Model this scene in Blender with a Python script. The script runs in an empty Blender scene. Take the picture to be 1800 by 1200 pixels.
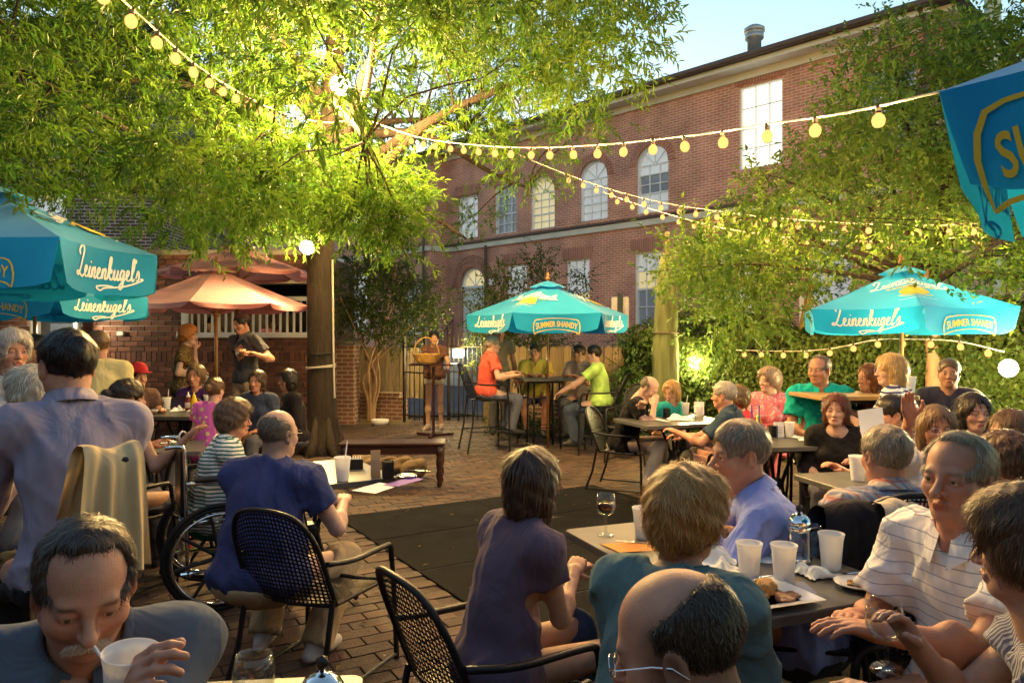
import bpy, math, random
import numpy as np
from mathutils import Vector, Matrix
SC = bpy.context.scene
COL = SC.collection
R = math.radians
# ------------------------------------------------------------------ camera, sky, sun, exposure
EYE, FPX, CX, CY = 1.53, 1290.0, 900.0, 597.0
cam_d = bpy.data.cameras.new('camera'); cam = bpy.data.objects.new('camera', cam_d); COL.objects.link(cam)
cam.location = (0, 0, EYE); cam.rotation_euler = (R(90), 0, 0)
cam_d.sensor_width = 36; cam_d.lens = 36 * FPX / 1800; cam_d.shift_y = -0.0017
cam_d.clip_start = .05; cam_d.clip_end = 2000
SC.camera = cam
W_ = bpy.data.worlds.new('World'); SC.world = W_; W_.use_nodes = True
nt = W_.node_tree; bg = nt.nodes['Background']
sky = nt.nodes.new('ShaderNodeTexSky'); sky.sky_type = 'NISHITA'; sky.sun_disc = False
SUN_EL, SUN_ROT = R(2.5), R(345)
sky.sun_elevation = SUN_EL; sky.sun_rotation = SUN_ROT; sky.air_density = 1.0; sky.dust_density = .15; sky.ozone_density = 1.5
nt.links.new(sky.outputs[0], bg.inputs[0]); bg.inputs[1].default_value = .15
sun_d = bpy.data.lights.new('sun', 'SUN'); sun_d.energy = .004; sun_d.angle = R(20); sun_d.color = (1, .86, .72)
sun = bpy.data.objects.new('sun', sun_d); COL.objects.link(sun)
# the sun has just gone down behind the house on the left; only a trace of direct light is left
_sd = Vector((math.sin(SUN_ROT) * math.cos(R(24)), math.cos(SUN_ROT) * math.cos(R(24)), math.sin(R(24))))
sun.rotation_euler = _sd.to_track_quat('Z', 'Y').to_euler()
SC.view_settings.view_transform = 'Standard'; SC.view_settings.look = 'None'
SC.view_settings.exposure = 2.5; SC.view_settings.gamma = 1; SC.view_settings.use_curve_mapping = False
SC.render.engine = 'CYCLES'
cy = SC.cycles
cy.use_denoising = True; cy.denoiser = 'OPENIMAGEDENOISE'; cy.max_bounces = 6; cy.diffuse_bounces = 3; cy.glossy_bounces = 3
cy.transmission_bounces = 6; cy.transparent_max_bounces = 8; cy.sample_clamp_indirect = 4; cy.caustics_reflective = False; cy.caustics_refractive = False
cy.use_light_tree = True; cy.use_adaptive_sampling = True; cy.adaptive_threshold = .02
rnd = random.Random(7); RN = np.random.default_rng(11)

# ------------------------------------------------------------------ helpers
def at(px, py, d):
    """point in the place seen at pixel (px, py) of the 1800 px photo, d metres in front of the lens"""
    return np.array([(px - CX) / FPX * d, d, EYE - (py - CY) / FPX * d])
def gd(py): return FPX * EYE / (py - CY)
def S(h):
    h = h.lstrip('#'); c = [int(h[i:i + 2], 16) / 255 for i in (0, 2, 4)]
    return tuple(x / 12.92 if x <= .04045 else ((x + .055) / 1.055) ** 2.4 for x in c)
MATS = {}
def mat(name, col=(.5, .5, .5), rough=.6, metal=0, var=0, vscale=8, bump=0, bscale=60, trans=0, spec=.4, attr=None, stretch=None,
        emis=None, es=0, transl=0, alpha=1, ior=1.45, sheen=0, coat=0):
    if name in MATS: return MATS[name]
    m = bpy.data.materials.new(name); m.use_nodes = True; t = m.node_tree; N = t.nodes; L = t.links
    b = N['Principled BSDF']; c4 = (*col, 1)
    b.inputs['Base Color'].default_value = c4; b.inputs['Roughness'].default_value = rough; b.inputs['Metallic'].default_value = metal
    b.inputs['Specular IOR Level'].default_value = spec; b.inputs['Transmission Weight'].default_value = trans; b.inputs['IOR'].default_value = ior
    b.inputs['Alpha'].default_value = alpha; b.inputs['Sheen Weight'].default_value = sheen; b.inputs['Coat Weight'].default_value = coat
    if emis: b.inputs['Emission Color'].default_value = (*emis, 1); b.inputs['Emission Strength'].default_value = es
    co = None
    def coord():
        nonlocal co
        if co is None:
            tc = N.new('ShaderNodeTexCoord'); mp = N.new('ShaderNodeMapping'); L.new(tc.outputs['Object'], mp.inputs[0])
            if stretch: mp.inputs['Scale'].default_value = stretch
            co = mp.outputs[0]
        return co
    src = None
    if attr:
        a = N.new('ShaderNodeAttribute'); a.attribute_name = attr; src = a.outputs['Color']
    if var:
        n = N.new('ShaderNodeTexNoise'); n.inputs['Scale'].default_value = vscale; n.inputs['Detail'].default_value = 5; L.new(coord(), n.inputs[0])
        r = N.new('ShaderNodeMapRange'); r.inputs[1].default_value = .25; r.inputs[2].default_value = .75
        r.inputs[3].default_value = 1 - var; r.inputs[4].default_value = 1 + var; L.new(n.outputs[0], r.inputs[0])
        mx = N.new('ShaderNodeMix'); mx.data_type = 'RGBA'; mx.blend_type = 'MULTIPLY'; mx.inputs[0].default_value = 1
        if src is None: mx.inputs[6].default_value = c4
        else: L.new(src, mx.inputs[6])
        L.new(r.outputs[0], mx.inputs[7]); src = mx.outputs[2]
    if src is not None: L.new(src, b.inputs['Base Color'])
    if bump:
        n = N.new('ShaderNodeTexNoise'); n.inputs['Scale'].default_value = bscale; n.inputs['Detail'].default_value = 4; L.new(coord(), n.inputs[0])
        bp = N.new('ShaderNodeBump'); bp.inputs['Strength'].default_value = bump; bp.inputs['Distance'].default_value = .02
        L.new(n.outputs[0], bp.inputs['Height']); L.new(bp.outputs[0], b.inputs['Normal'])
    if transl:
        tr = N.new('ShaderNodeBsdfTranslucent'); ms = N.new('ShaderNodeMixShader'); ms.inputs[0].default_value = transl
        if src is not None: L.new(src, tr.inputs[0])
        else: tr.inputs[0].default_value = c4
        L.new(b.outputs[0], ms.inputs[1]); L.new(tr.outputs[0], ms.inputs[2]); L.new(ms.outputs[0], N['Material Output'].inputs[0])
    MATS[name] = m
    return m
def mesh_np(name, V, F, smooth=False, cols=None, fcols=None):
    """V (n,3), F (m,k) constant k"""
    me = bpy.data.meshes.new(name); V = np.ascontiguousarray(V, np.float32); F = np.ascontiguousarray(F, np.int32); k = F.shape[1]; m = len(F)
    me.vertices.add(len(V)); me.vertices.foreach_set('co', V.ravel())
    me.loops.add(m * k); me.loops.foreach_set('vertex_index', F.ravel())
    me.polygons.add(m); me.polygons.foreach_set('loop_start', np.arange(0, m * k, k, dtype=np.int32))
    me.polygons.foreach_set('use_smooth', np.full(m, smooth))
    if cols is not None:
        a = me.color_attributes.new('Col', 'FLOAT_COLOR', 'POINT'); c = np.ones((len(V), 4), np.float32); c[:, :3] = cols; a.data.foreach_set('color', c.ravel())
    me.update(calc_edges=True)
    return me
def link(name, me, m=None, parent=None, loc=None, rz=None):
    o = bpy.data.objects.new(name, me); COL.objects.link(o)
    if m is not None and me is not None and not len(me.materials): me.materials.append(m)
    if parent is not None: o.parent = parent
    if loc is not None: o.location = [float(v) for v in loc]
    if rz is not None: o.rotation_euler = (0, 0, rz)
    return o
def tag(o, label=None, cat=None, group=None, kind=None):
    for k, v in (('label', label), ('category', cat), ('group', group), ('kind', kind)):
        if v: o[k] = v
    return o
def thing(name, label, cat, loc=(0, 0, 0), rz=0, group=None):
    return tag(link(name, None, None, None, loc, rz), label, cat, group)
def kids(o): return [c for c in CHILD.get(o.name, [])]
CHILD = {}
def copy_tree(o, parent=None, loc=None, rz=None):
    c = o.copy(); COL.objects.link(c); c.parent = parent
    if loc is not None: c.location = [float(v) for v in loc]
    if rz is not None: c.rotation_euler = (0, 0, rz)
    for ch in TREE[o]: copy_part(ch, c)
    return c
TREE = {}
def remember(o):
    """note the parts of a thing so that copies can be made without searching the scene"""
    for x in [o] + list(o.children_recursive): TREE[x] = list(x.children)
    return o
def copy_part(p, parent):
    c = p.copy(); COL.objects.link(c); c.parent = parent
    for ch in TREE[p]: copy_part(ch, c)
class MB:
    def __init__(s): s.v = []; s.f = []
    def add(s, V, F):
        n = len(s.v); s.v += [tuple(map(float, p)) for p in V]; s.f += [tuple(int(i) + n for i in q) for q in F]; return s
    def box(s, c, sz, rz=0, bev=0, M=None):
        x, y, z = [a / 2 for a in sz]
        if bev:
            b = min(bev, x * .9, y * .9, z * .9); V = []
            for k, (zz, i) in enumerate(((-z, b), (-z + b, 0), (z - b, 0), (z, b))):
                for sx, sy in ((-1, -1), (1, -1), (1, 1), (-1, 1)): V.append((sx * (x - i), sy * (y - i), zz))
            F = [(3, 2, 1, 0), (12, 13, 14, 15)] + [(k * 4 + j, k * 4 + (j + 1) % 4, k * 4 + 4 + (j + 1) % 4, k * 4 + 4 + j) for k in range(3) for j in range(4)]
        else:
            V = [(sx * x, sy * y, sz_ * z) for sz_ in (-1, 1) for sx, sy in ((-1, -1), (1, -1), (1, 1), (-1, 1))]
            F = [(3, 2, 1, 0), (4, 5, 6, 7)] + [(j, (j + 1) % 4, 4 + (j + 1) % 4, 4 + j) for j in range(4)]
        V = np.array(V)
        if M is not None: V = V @ np.array(M).T
        elif rz: cz, sn = math.cos(rz), math.sin(rz); V = np.stack([V[:, 0] * cz - V[:, 1] * sn, V[:, 0] * sn + V[:, 1] * cz, V[:, 2]], 1)
        return s.add(V + np.array(c), F)
    def tube(s, pts, r, n=8, closed=False, cap=True):
        P = np.array(pts, float); m = len(P); rr = np.full(m, r) if np.isscalar(r) else np.array(r, float)
        T = np.roll(P, -1, 0) - np.roll(P, 1, 0) if closed else np.gradient(P, axis=0)
        T /= np.linalg.norm(T, axis=1)[:, None] + 1e-9
        u = np.cross(T[0], (0, 0, 1.)); u = np.cross(T[0], (1., 0, 0)) if np.linalg.norm(u) < .1 else u; V = []
        for i in range(m):
            u = u - T[i] * (u @ T[i]); u /= np.linalg.norm(u) + 1e-9; w = np.cross(T[i], u)
            for k in range(n):
                a = 2 * math.pi * k / n; V.append(P[i] + rr[i] * (math.cos(a) * u + math.sin(a) * w))
        F = [(i * n + k, i * n + (k + 1) % n, ((i + 1) % m) * n + (k + 1) % n, ((i + 1) % m) * n + k) for i in range(m if closed else m - 1) for k in range(n)]
        if cap and not closed: F += [tuple(range(n))[::-1], tuple((m - 1) * n + k for k in range(n))]
        return s.add(V, F)
    def lathe(s, prof, n=24, c=(0, 0, 0)):
        V = []; m = len(prof)
        for r, z in prof:
            for k in range(n): a = 2 * math.pi * k / n; V.append((c[0] + r * math.cos(a), c[1] + r * math.sin(a), c[2] + z))
        F = [(i * n + k, i * n + (k + 1) % n, (i + 1) * n + (k + 1) % n, (i + 1) * n + k) for i in range(m - 1) for k in range(n)]
        if prof[0][0] > 1e-4: F.append(tuple(range(n))[::-1])
        if prof[-1][0] > 1e-4: F.append(tuple((m - 1) * n + k for k in range(n)))
        return s.add(V, F)
    def grid(s, fn, nu, nv):
        V = [fn(i / nu, j / nv) for j in range(nv + 1) for i in range(nu + 1)]; w = nu + 1
        return s.add(V, [(j * w + i, j * w + i + 1, (j + 1) * w + i + 1, (j + 1) * w + i) for j in range(nv) for i in range(nu)])
    def mesh(s, name, smooth=False):
        me = bpy.data.meshes.new(name); me.from_pydata(s.v, [], s.f)
        if smooth: me.polygons.foreach_set('use_smooth', [len(f) <= 4 for f in s.f])
        me.update(); return me
    def build(s, name, m, parent=None, loc=None, rz=None, smooth=False, label=None, kind=None):
        o = link(name, s.mesh(name, smooth), m, parent, loc, rz)
        if label: o['label'] = label
        if kind: o['kind'] = kind
        return o
def spline(pts, n=6):
    P = [np.array(p, float) for p in pts]; P = [2 * P[0] - P[1]] + P + [2 * P[-1] - P[-2]]; out = []
    for i in range(1, len(P) - 2):
        for k in range(n):
            t = k / n; a, b, c, d = P[i - 1:i + 3]
            out.append(.5 * (2 * b + (c - a) * t + (2 * a - 5 * b + 4 * c - d) * t * t + (3 * b - a - 3 * c + d) * t ** 3))
    return out + [P[-2]]
def rotz(a): c, s = math.cos(a), math.sin(a); return np.array([[c, -s, 0], [s, c, 0], [0, 0, 1.]])
def rotx(a): c, s = math.cos(a), math.sin(a); return np.array([[1., 0, 0], [0, c, -s], [0, s, c]])
def roty(a): c, s = math.cos(a), math.sin(a); return np.array([[c, 0, s], [0, 1., 0], [-s, 0, c]])
def boxes(C, H, A=None, bev=.08):
    """many bevelled bricks: centres C (n,3), half sizes H (n,3) -> V, F (top face bevelled)"""
    n = len(C); q = np.array([(-1, -1), (1, -1), (1, 1), (-1, 1)], float)
    V = np.zeros((n, 12, 3)); b = H.min(1) * bev * 2
    for k, (zz, ins) in enumerate(((-1, 0), (1, 0), (1, 1))):
        for j in range(4):
            V[:, k * 4 + j, 0] = q[j, 0] * (H[:, 0] - ins * b); V[:, k * 4 + j, 1] = q[j, 1] * (H[:, 1] - ins * b)
            V[:, k * 4 + j, 2] = zz * H[:, 2] - (b if k == 1 else 0)
    F = np.array([(k * 4 + j, k * 4 + (j + 1) % 4, k * 4 + 4 + (j + 1) % 4, k * 4 + 4 + j) for k in range(2) for j in range(4)] + [(8, 9, 10, 11)])
    return V, F
def inpoly(x, y, poly):
    ins = False; j = len(poly) - 1
    for i in range(len(poly)):
        xi, yi = poly[i]; xj, yj = poly[j]
        if (yi > y) != (yj > y) and x < (xj - xi) * (y - yi) / (yj - yi + 1e-12) + xi: ins = not ins
        j = i
    return ins
# ------------------------------------------------------------------ setting: ground, patio, mats
def sheet(name, poly, z, m):
    b = MB(); b.add([(x, y, z) for x, y in poly], [tuple(range(len(poly)))])
    return tag(b.build(name, m), kind='structure')
M_asph = mat('asphalt', (.11, .112, .12), .85, var=.25, vscale=3, bump=.3, bscale=120)
M_earth = mat('earth', (.06, .045, .03), .95, var=.4, vscale=6, bump=.5, bscale=40)
M_mortar = mat('paver_joint', (.07, .052, .042), .95, var=.3, bump=.3)
M_paver = mat('paver_brick', (.2, .1, .07), .75, var=.28, vscale=14, bump=.35, bscale=90, attr='Col')
sheet('ground', [(-400, -60), (400, -60), (400, 700), (-400, 700)], -.06, M_earth)
ANG = R(30); U = np.array([math.cos(ANG), math.sin(ANG)]); Vv = np.array([math.sin(ANG), -math.cos(ANG)])
patio = sheet('patio', [(-10.5, .2), (9, .2), (9, 8), (2.2, 13.6), (-3, 14.2), (-10.5, 12.6)], -.007, M_mortar)
sheet('street', [(-60, 14.9), (1.6, 15.2), (60, -30), (80, 20), (30, 60), (-60, 60)], -.03, M_asph)
PL, PW = .226, .108
C = []; 
for j in range(-170, 190):
    for i in range(-80, 90):
        c = np.array([-.5, 6.]) + U * ((i + (.5 if j % 2 else 0)) * PL) + Vv * (j * PW)
        if 1.0 < c[1] < 13.9 and abs(c[0]) < .72 * c[1] + .5 and c[1] < 14.2 - .0 * c[0] and (c[0] < 2.2 or c[1] < 13.6 - (c[0] - 2.2) * .82): C.append(c)
C = np.array(C); n = len(C)
pc = np.array([(.075, .045, .033), (.058, .034, .027), (.09, .054, .039), (.05, .033, .028), (.07, .048, .038)])
MAT_A = np.array([.84, 7.71]); MU = np.array([math.cos(R(31)), math.sin(R(31))]); MV = np.array([math.sin(R(31)), -math.cos(R(31))])
d = C - MAT_A; under = (d @ MU < .02) & (d @ MU > -2.75) & (d @ MV > -.02) & (d @ MV < 4.4)
px = CX + C[:, 0] / C[:, 1] * FPX; py = CY + EYE / C[:, 1] * FPX
cand = np.where(~under & (py < 1200) & (py > 760) & (px > 380) & (px < 1000))[0]; cand = cand[np.argsort(C[cand, 1])][:300]
single = np.zeros(n, bool); single[cand] = True
bm_ = []
for k in range(5):
    V, F = boxes(np.zeros((1, 3)), np.array([[PL / 2 - .0035, PW / 2 - .0035, .012]]), bev=.12)
    bm_.append(mesh_np('brick', V[0], F, cols=np.tile(pc[k], (12, 1))))
for i in np.where(single)[0]:
    o = link('brick', bm_[rnd.randrange(5)], M_paver, patio, (C[i, 0], C[i, 1], -.012 + rnd.uniform(-.002, .0025)), ANG)
    o.rotation_euler = (rnd.uniform(-.012, .012), rnd.uniform(-.012, .012), ANG + rnd.uniform(-.012, .012))
I = np.where(~single & ~under)[0]
V, F = boxes(C[I], np.tile([PL / 2 - .0035, PW / 2 - .0035, .012], (len(I), 1)), bev=.12)
rr = RN.normal(0, .009, (len(I), 2)); V[:, :, 2] += V[:, :, 0] * rr[:, :1] + V[:, :, 1] * rr[:, 1:] + RN.uniform(-.002, .002, (len(I), 1))
A = ANG + RN.normal(0, .007, len(I)); ca, sa = np.cos(A)[:, None], np.sin(A)[:, None]
x, y = V[:, :, 0] * ca - V[:, :, 1] * sa, V[:, :, 0] * sa + V[:, :, 1] * ca
V[:, :, 0] = x + C[I, 0][:, None]; V[:, :, 1] = y + C[I, 1][:, None]; V[:, :, 2] -= .012
cc = pc[RN.integers(0, 5, len(I))] * RN.uniform(.8, 1.15, (len(I), 1))
FF = (F[None] + (np.arange(len(I)) * 12)[:, None, None]).reshape(-1, 4)
link('paving_bricks', mesh_np('paving_bricks', V.reshape(-1, 3), FF, cols=np.repeat(cc, 12, 0)), M_paver, patio)['kind'] = 'stuff'
M_rubber = mat('rubber_mat', (.008, .008, .009), .9, spec=.12, var=.6, vscale=3.5, bump=.5, bscale=260)
M_rub_edge = mat('mat_edge', (.09, .085, .08), .7, var=.3)
MATN = ['farthest strip of the black rubber floor mat', 'black rubber mat strip second from the bench side', 'black rubber mat strip under the middle of the floor',
        'black rubber mat strip running under the empty chair edge', 'black rubber mat strip below the wine glass table']
for k in range(5):
    c = MAT_A - MU * 1.365 + MV * (.43 + .86 * k)
    o = thing('floor_mat', MATN[k], 'mat', (c[0], c[1], 0), R(31), 'black mats laid side by side')
    MB().box((0, 0, .005), (2.73, .845, .01), bev=.003).build('mat_sheet', M_rubber, o)
    MB().box((0, .424, .004), (2.73, .014, .006)).build('seam_strip', M_rub_edge, o)

# ------------------------------------------------------------------ brick helpers
def brick_mat(name, c1, c2, cm, bw, rh, ms, bump=.5, axis='XZ'):
    m = bpy.data.materials.new(name); m.use_nodes = True; t = m.node_tree; N, L = t.nodes, t.links; b = N['Principled BSDF']; b.inputs['Roughness'].default_value = .85
    tc = N.new('ShaderNodeTexCoord'); sp = N.new('ShaderNodeSeparateXYZ'); cb = N.new('ShaderNodeCombineXYZ'); L.new(tc.outputs['Object'], sp.inputs[0])
    ad = N.new('ShaderNodeMath'); ad.operation = 'ADD'; L.new(sp.outputs[0], ad.inputs[0]); L.new(sp.outputs[1], ad.inputs[1])
    L.new(ad.outputs[0], cb.inputs[0]); L.new(sp.outputs[2], cb.inputs[1])
    br = N.new('ShaderNodeTexBrick'); L.new(cb.outputs[0], br.inputs[0])
    br.inputs['Color1'].default_value = (*c1, 1); br.inputs['Color2'].default_value = (*c2, 1); br.inputs['Mortar'].default_value = (*cm, 1)
    br.inputs['Scale'].default_value = 1; br.inputs['Mortar Size'].default_value = ms; br.inputs['Brick Width'].default_value = bw; br.inputs['Row Height'].default_value = rh
    n = N.new('ShaderNodeTexNoise'); n.inputs['Scale'].default_value = 1.3; n.inputs['Detail'].default_value = 6; L.new(tc.outputs['Object'], n.inputs[0])
    r = N.new('ShaderNodeMapRange'); r.inputs[1].default_value = .3; r.inputs[2].default_value = .7; r.inputs[3].default_value = .72; r.inputs[4].default_value = 1.22; L.new(n.outputs[0], r.inputs[0])
    mx = N.new('ShaderNodeMix'); mx.data_type = 'RGBA'; mx.blend_type = 'MULTIPLY'; mx.inputs[0].default_value = 1
    L.new(br.outputs[0], mx.inputs[6]); L.new(r.outputs[0], mx.inputs[7]); L.new(mx.outputs[2], b.inputs[0])
    bp = N.new('ShaderNodeBump'); bp.inputs['Strength'].default_value = bump; bp.inputs['Distance'].default_value = -.01; L.new(br.outputs['Fac'], bp.inputs['Height']); L.new(bp.outputs[0], b.inputs['Normal'])
    return m
M_bricks = brick_mat('facade_brick', (.54, .215, .14), (.46, .16, .11), (.6, .46, .37), .225, .072, .010)
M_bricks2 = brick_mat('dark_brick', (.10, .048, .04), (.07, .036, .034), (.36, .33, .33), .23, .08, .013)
M_lintel = brick_mat('lintel_brick', (.42, .17, .11), (.36, .13, .09), (.45, .33, .26), .075, .5, .008)
M_white = mat('white_paint', (.72, .74, .76), .5, var=.06, vscale=3)
M_stone = mat('limestone', (.6, .57, .5), .8, var=.12, vscale=2)
M_slate = mat('slate_roof', (.045, .055, .075), .55, var=.35, vscale=5, bump=.4, bscale=14)
M_gutter = mat('gutter_metal', (.09, .06, .05), .5, var=.15)
M_iron = mat('black_iron', (.018, .018, .02), .45, metal=.3, var=.2)
def glass_mat(name, lit, s, dark):
    """window pane: reflective glass over a lit room or a pale blind"""
    return mat(name, dark, .08, spec=.8, emis=lit, es=s)
M_pane_warm = glass_mat('pane_lit', (1, .82, .42), .1, (.25, .22, .15))
M_pane_cool = glass_mat('pane_blind', (.9, .92, .9), .055, (.4, .43, .46))
M_pane_hot = glass_mat('pane_bright', (1, .93, .72), .27, (.5, .5, .45))
M_pane_dark = glass_mat('pane_dark', (.6, .65, .7), .02, (.1, .12, .16))
PANE = {}
def pane_mesh(w, h):
    k = (round(w, 3), round(h, 3))
    if k not in PANE: PANE[k] = MB().box((0, 0, 0), (w, .006, h)).mesh('pane')
    return PANE[k]
def window(parent, x, z0, w, h, y=0, cols=3, rows=4, pm=None, arch=False, sill=True, meeting=True, name='window'):
    """sash window as a part: frame and glazing bars with panes as sub-parts; set back in the wall plane y (facing -y)"""
    fr = MB(); t = .075
    for sx in (-1, 1): fr.box((sx * (w / 2 + t / 2 - .02), -.02, h / 2), (t, .13, h))
    fr.box((0, -.021, -t / 2 + .02), (w + t, .16, t * .9))
    if sill: fr.box((0, -.07, -.075), (w + .26, .17, .07))
    if arch:
        rr = w / 2 + t / 2 - .02; pts = [(rr * math.cos(a), rr * math.sin(a)) for a in np.linspace(0, math.pi, 17)]
        for i in range(16):
            p, q = pts[i], pts[i + 1]; L_ = math.hypot(p[0] - q[0], p[1] - q[1]); an = math.atan2(q[1] - p[1], q[0] - p[0])
            fr.box(((p[0] + q[0]) / 2, -.02, h + (p[1] + q[1]) / 2), (L_ + .02, .128, t), M=roty(-an))
    else: fr.box((0, -.022, h + t / 2 - .02), (w + t, .134, t))
    o = fr.build(name, M_white, parent, (x, y, z0))
    pw, ph = w / cols, h / rows
    bars = MB()
    for c in range(1, cols): bars.box((-w / 2 + c * pw, .0, h / 2), (.026, .035, h))
    for r in range(1, rows):
        bars.box((0, -.004 if meeting and r == rows // 2 else .001, r * ph), (w, .04, .05 if meeting and r == rows // 2 else .026))
    if arch:
        for a in (math.pi / 4, math.pi / 2, 3 * math.pi / 4):
            bars.box((math.cos(a) * w / 4, .0, h + math.sin(a) * w / 4), (w / 2, .03, .024), M=roty(-a))
        bars.box((0, .001, h), (w, .04, .03))
    bars.build('glazing_bars', M_white, o)
    for c in range(cols):
        for r in range(rows):
            m_ = pm if not isinstance(pm, (list, tuple)) else pm[min(len(pm) - 1, r * len(pm) // rows)]
            me = pane_mesh(pw, ph); key = (me.name, m_.name)
            if key not in PANE: mm = me.copy(); mm.materials.append(m_); PANE[key] = mm
            link('pane', PANE[key], None, o, (-w / 2 + (c + .5) * pw, .045, (r + .5) * ph))
    if arch:
        b = MB(); n = 16; b.add([(0, .045, h)] + [(w / 2 * math.cos(a), .045, h + w / 2 * math.sin(a)) for a in np.linspace(0, math.pi, n + 1)], [(0, i + 1, i + 2) for i in range(n)])
        m_ = pm if not isinstance(pm, (list, tuple)) else pm[-1]
        b.build('fan_pane', m_, o)
    return o
def wall_with_holes(parent, name, x0, x1, z0, z1, holes, y, m, depth=.3):
    """brick wall sheet built as a grid of blocks that leaves real openings; holes = (xa, xb, za, zb)"""
    xs = sorted({x0, x1, *[h[0] for h in holes], *[h[1] for h in holes]}); zs = sorted({z0, z1, *[h[2] for h in holes], *[h[3] for h in holes]})
    xs = [v for v in xs if x0 <= v <= x1]; zs = [v for v in zs if z0 <= v <= z1]; b = MB(); inside = lambda a, c: any(h[0] < a < h[1] and h[2] < c < h[3] for h in holes)
    for i in range(len(xs) - 1):
        for k in range(len(zs) - 1):
            a, c = (xs[i] + xs[i + 1]) / 2, (zs[k] + zs[k + 1]) / 2
            if inside(a, c): continue
            b.add([(xs[i], y, zs[k]), (xs[i + 1], y, zs[k]), (xs[i + 1], y, zs[k + 1]), (xs[i], y, zs[k + 1])], [(0, 1, 2, 3)])
    for xa, xb, za, zb in holes:
        q = [(xa, za), (xb, za), (xb, zb), (xa, zb)]
        for j in range(4):
            p, r_ = q[j], q[(j + 1) % 4]; b.add([(p[0], y, p[1]), (r_[0], y, r_[1]), (r_[0], y + depth, r_[1]), (p[0], y + depth, p[1])], [(3, 2, 1, 0)])
    return b.build(name, m, parent)

# ------------------------------------------------------------------ long brick building across the street
BO = np.array([3.74, 21.0]); BANG = math.atan2(-.7137, .7005)
def bw(px, py, y=0):
    """(x along the facade, z) for a pixel on the facade plane set y metres back"""
    r = (px - CX) / FPX; ox, oy = BO[0] + .7137 * y, BO[1] + .7005 * y
    t = (r * oy - ox) / (.7005 + .7137 * r); Y = oy - .7137 * t
    return t, EYE + (CY - py) * Y / FPX
bld = thing('brick_building', 'long two storey red brick building with white windows and slate roof', 'building', (BO[0], BO[1], 0), BANG)
XR, XL = 7.5, -8.81
ZB = bw(1130, 389)[1]; ZE = bw(1130, 176)[1]
ups = []; holes = []
def up(px, pt, pb, w, pm, arch=True, cols=3, rows=5):
    x, zt = bw(px, pt); zb = bw(px, pb)[1]; h = zt - zb - (w / 2 if arch else 0)
    ups.append((x, zb, w, h, pm, arch, cols, rows)); holes.append((x - w / 2 - .02, x + w / 2 + .02, zb - .02, zb + h + (w / 2 if arch else 0) + .02))
W1 = 1.05
up(1146, 255, 372, W1, [M_pane_cool, M_pane_dark, M_pane_cool]); up(1043, 283, 386, W1, M_pane_cool); up(953, 309, 401, W1, M_pane_warm); up(888, 325, 409, W1, M_pane_dark, False); up(822, 345, 418, W1, M_pane_cool, False)
up(1336, 146, 292, 1.12, M_pane_hot, False, 3, 4); up(1560, 120, 262, 1.1, M_pane_dark, False, 3, 4)
lows = []
up(1139, 444, 570, .92, [M_pane_dark, M_pane_warm, M_pane_cool], False, 3, 4); up(1015, 457, 568, .92, [M_pane_warm, M_pane_cool, M_pane_cool], False, 3, 4); up(908, 466, 566, .92, [M_pane_warm, M_pane_cool], False, 3, 4)
up(1290, 430, 573, .95, M_pane_cool, False, 3, 4); up(1460, 405, 575, .95, M_pane_cool, False, 3, 4); up(1600, 380, 577, .95, M_pane_dark, False, 3, 4)
dx = bw(830, 600)[0]; dz0 = bw(830, 606)[1]; dz1 = bw(830, 470)[1]; DW = 1.35
holes.append((dx - DW / 2 - .05, dx + DW / 2 + .05, -.05, dz1 + .03))
wall_with_holes(bld, 'wall', XL, XR, -.05, ZE, holes, 0, M_bricks, .25)
for (x, zb, w, h, pm, arch, c, r) in ups:
    window(bld, x, zb, w, h, .16, c, r, pm, arch)
    if arch:  # brick arch ring above, filling the spandrels of the square opening
        b = MB(); n = 14; top = h + w / 2 + .02
        for s_ in (-1, 1):
            arc = [(s_ * (w / 2 + .02) * math.cos(a), h + (w / 2 + .02) * math.sin(a)) for a in np.linspace(0, math.pi / 2, n)]
            b.add([(s_ * (w / 2 + .02), -.001, top)] + [(p[0], -.001, p[1]) for p in arc] , [(0, i + 1, i + 2) for i in range(n - 1)])
        b.build('spandrel', M_bricks, bld, (x, 0, zb))
        b = MB()
        for i in range(22):
            a = math.pi * (i + .5) / 22; b.box((math.cos(a) * (w / 2 + .13), -.012, h + math.sin(a) * (w / 2 + .13)), (.22, .03, .072), M=roty(-a))
        b.build('arch_course', M_lintel, bld, (x, 0, zb))
    else:
        b = MB()
        for i in range(17):
            a = (i - 8) / 8; b.box((a * (w / 2 + .1), -.012, h + .22), (.07, .035, .34), M=roty(a * .22))
        b.build('lintel', M_lintel, bld, (x, 0, zb))
b = MB(); b.add([(XL, .5, -.05), (XR, .5, -.05), (XR, .5, ZE), (XL, .5, ZE)], [(0, 1, 2, 3)]); b.build('inner_wall', M_stone, bld)
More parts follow.
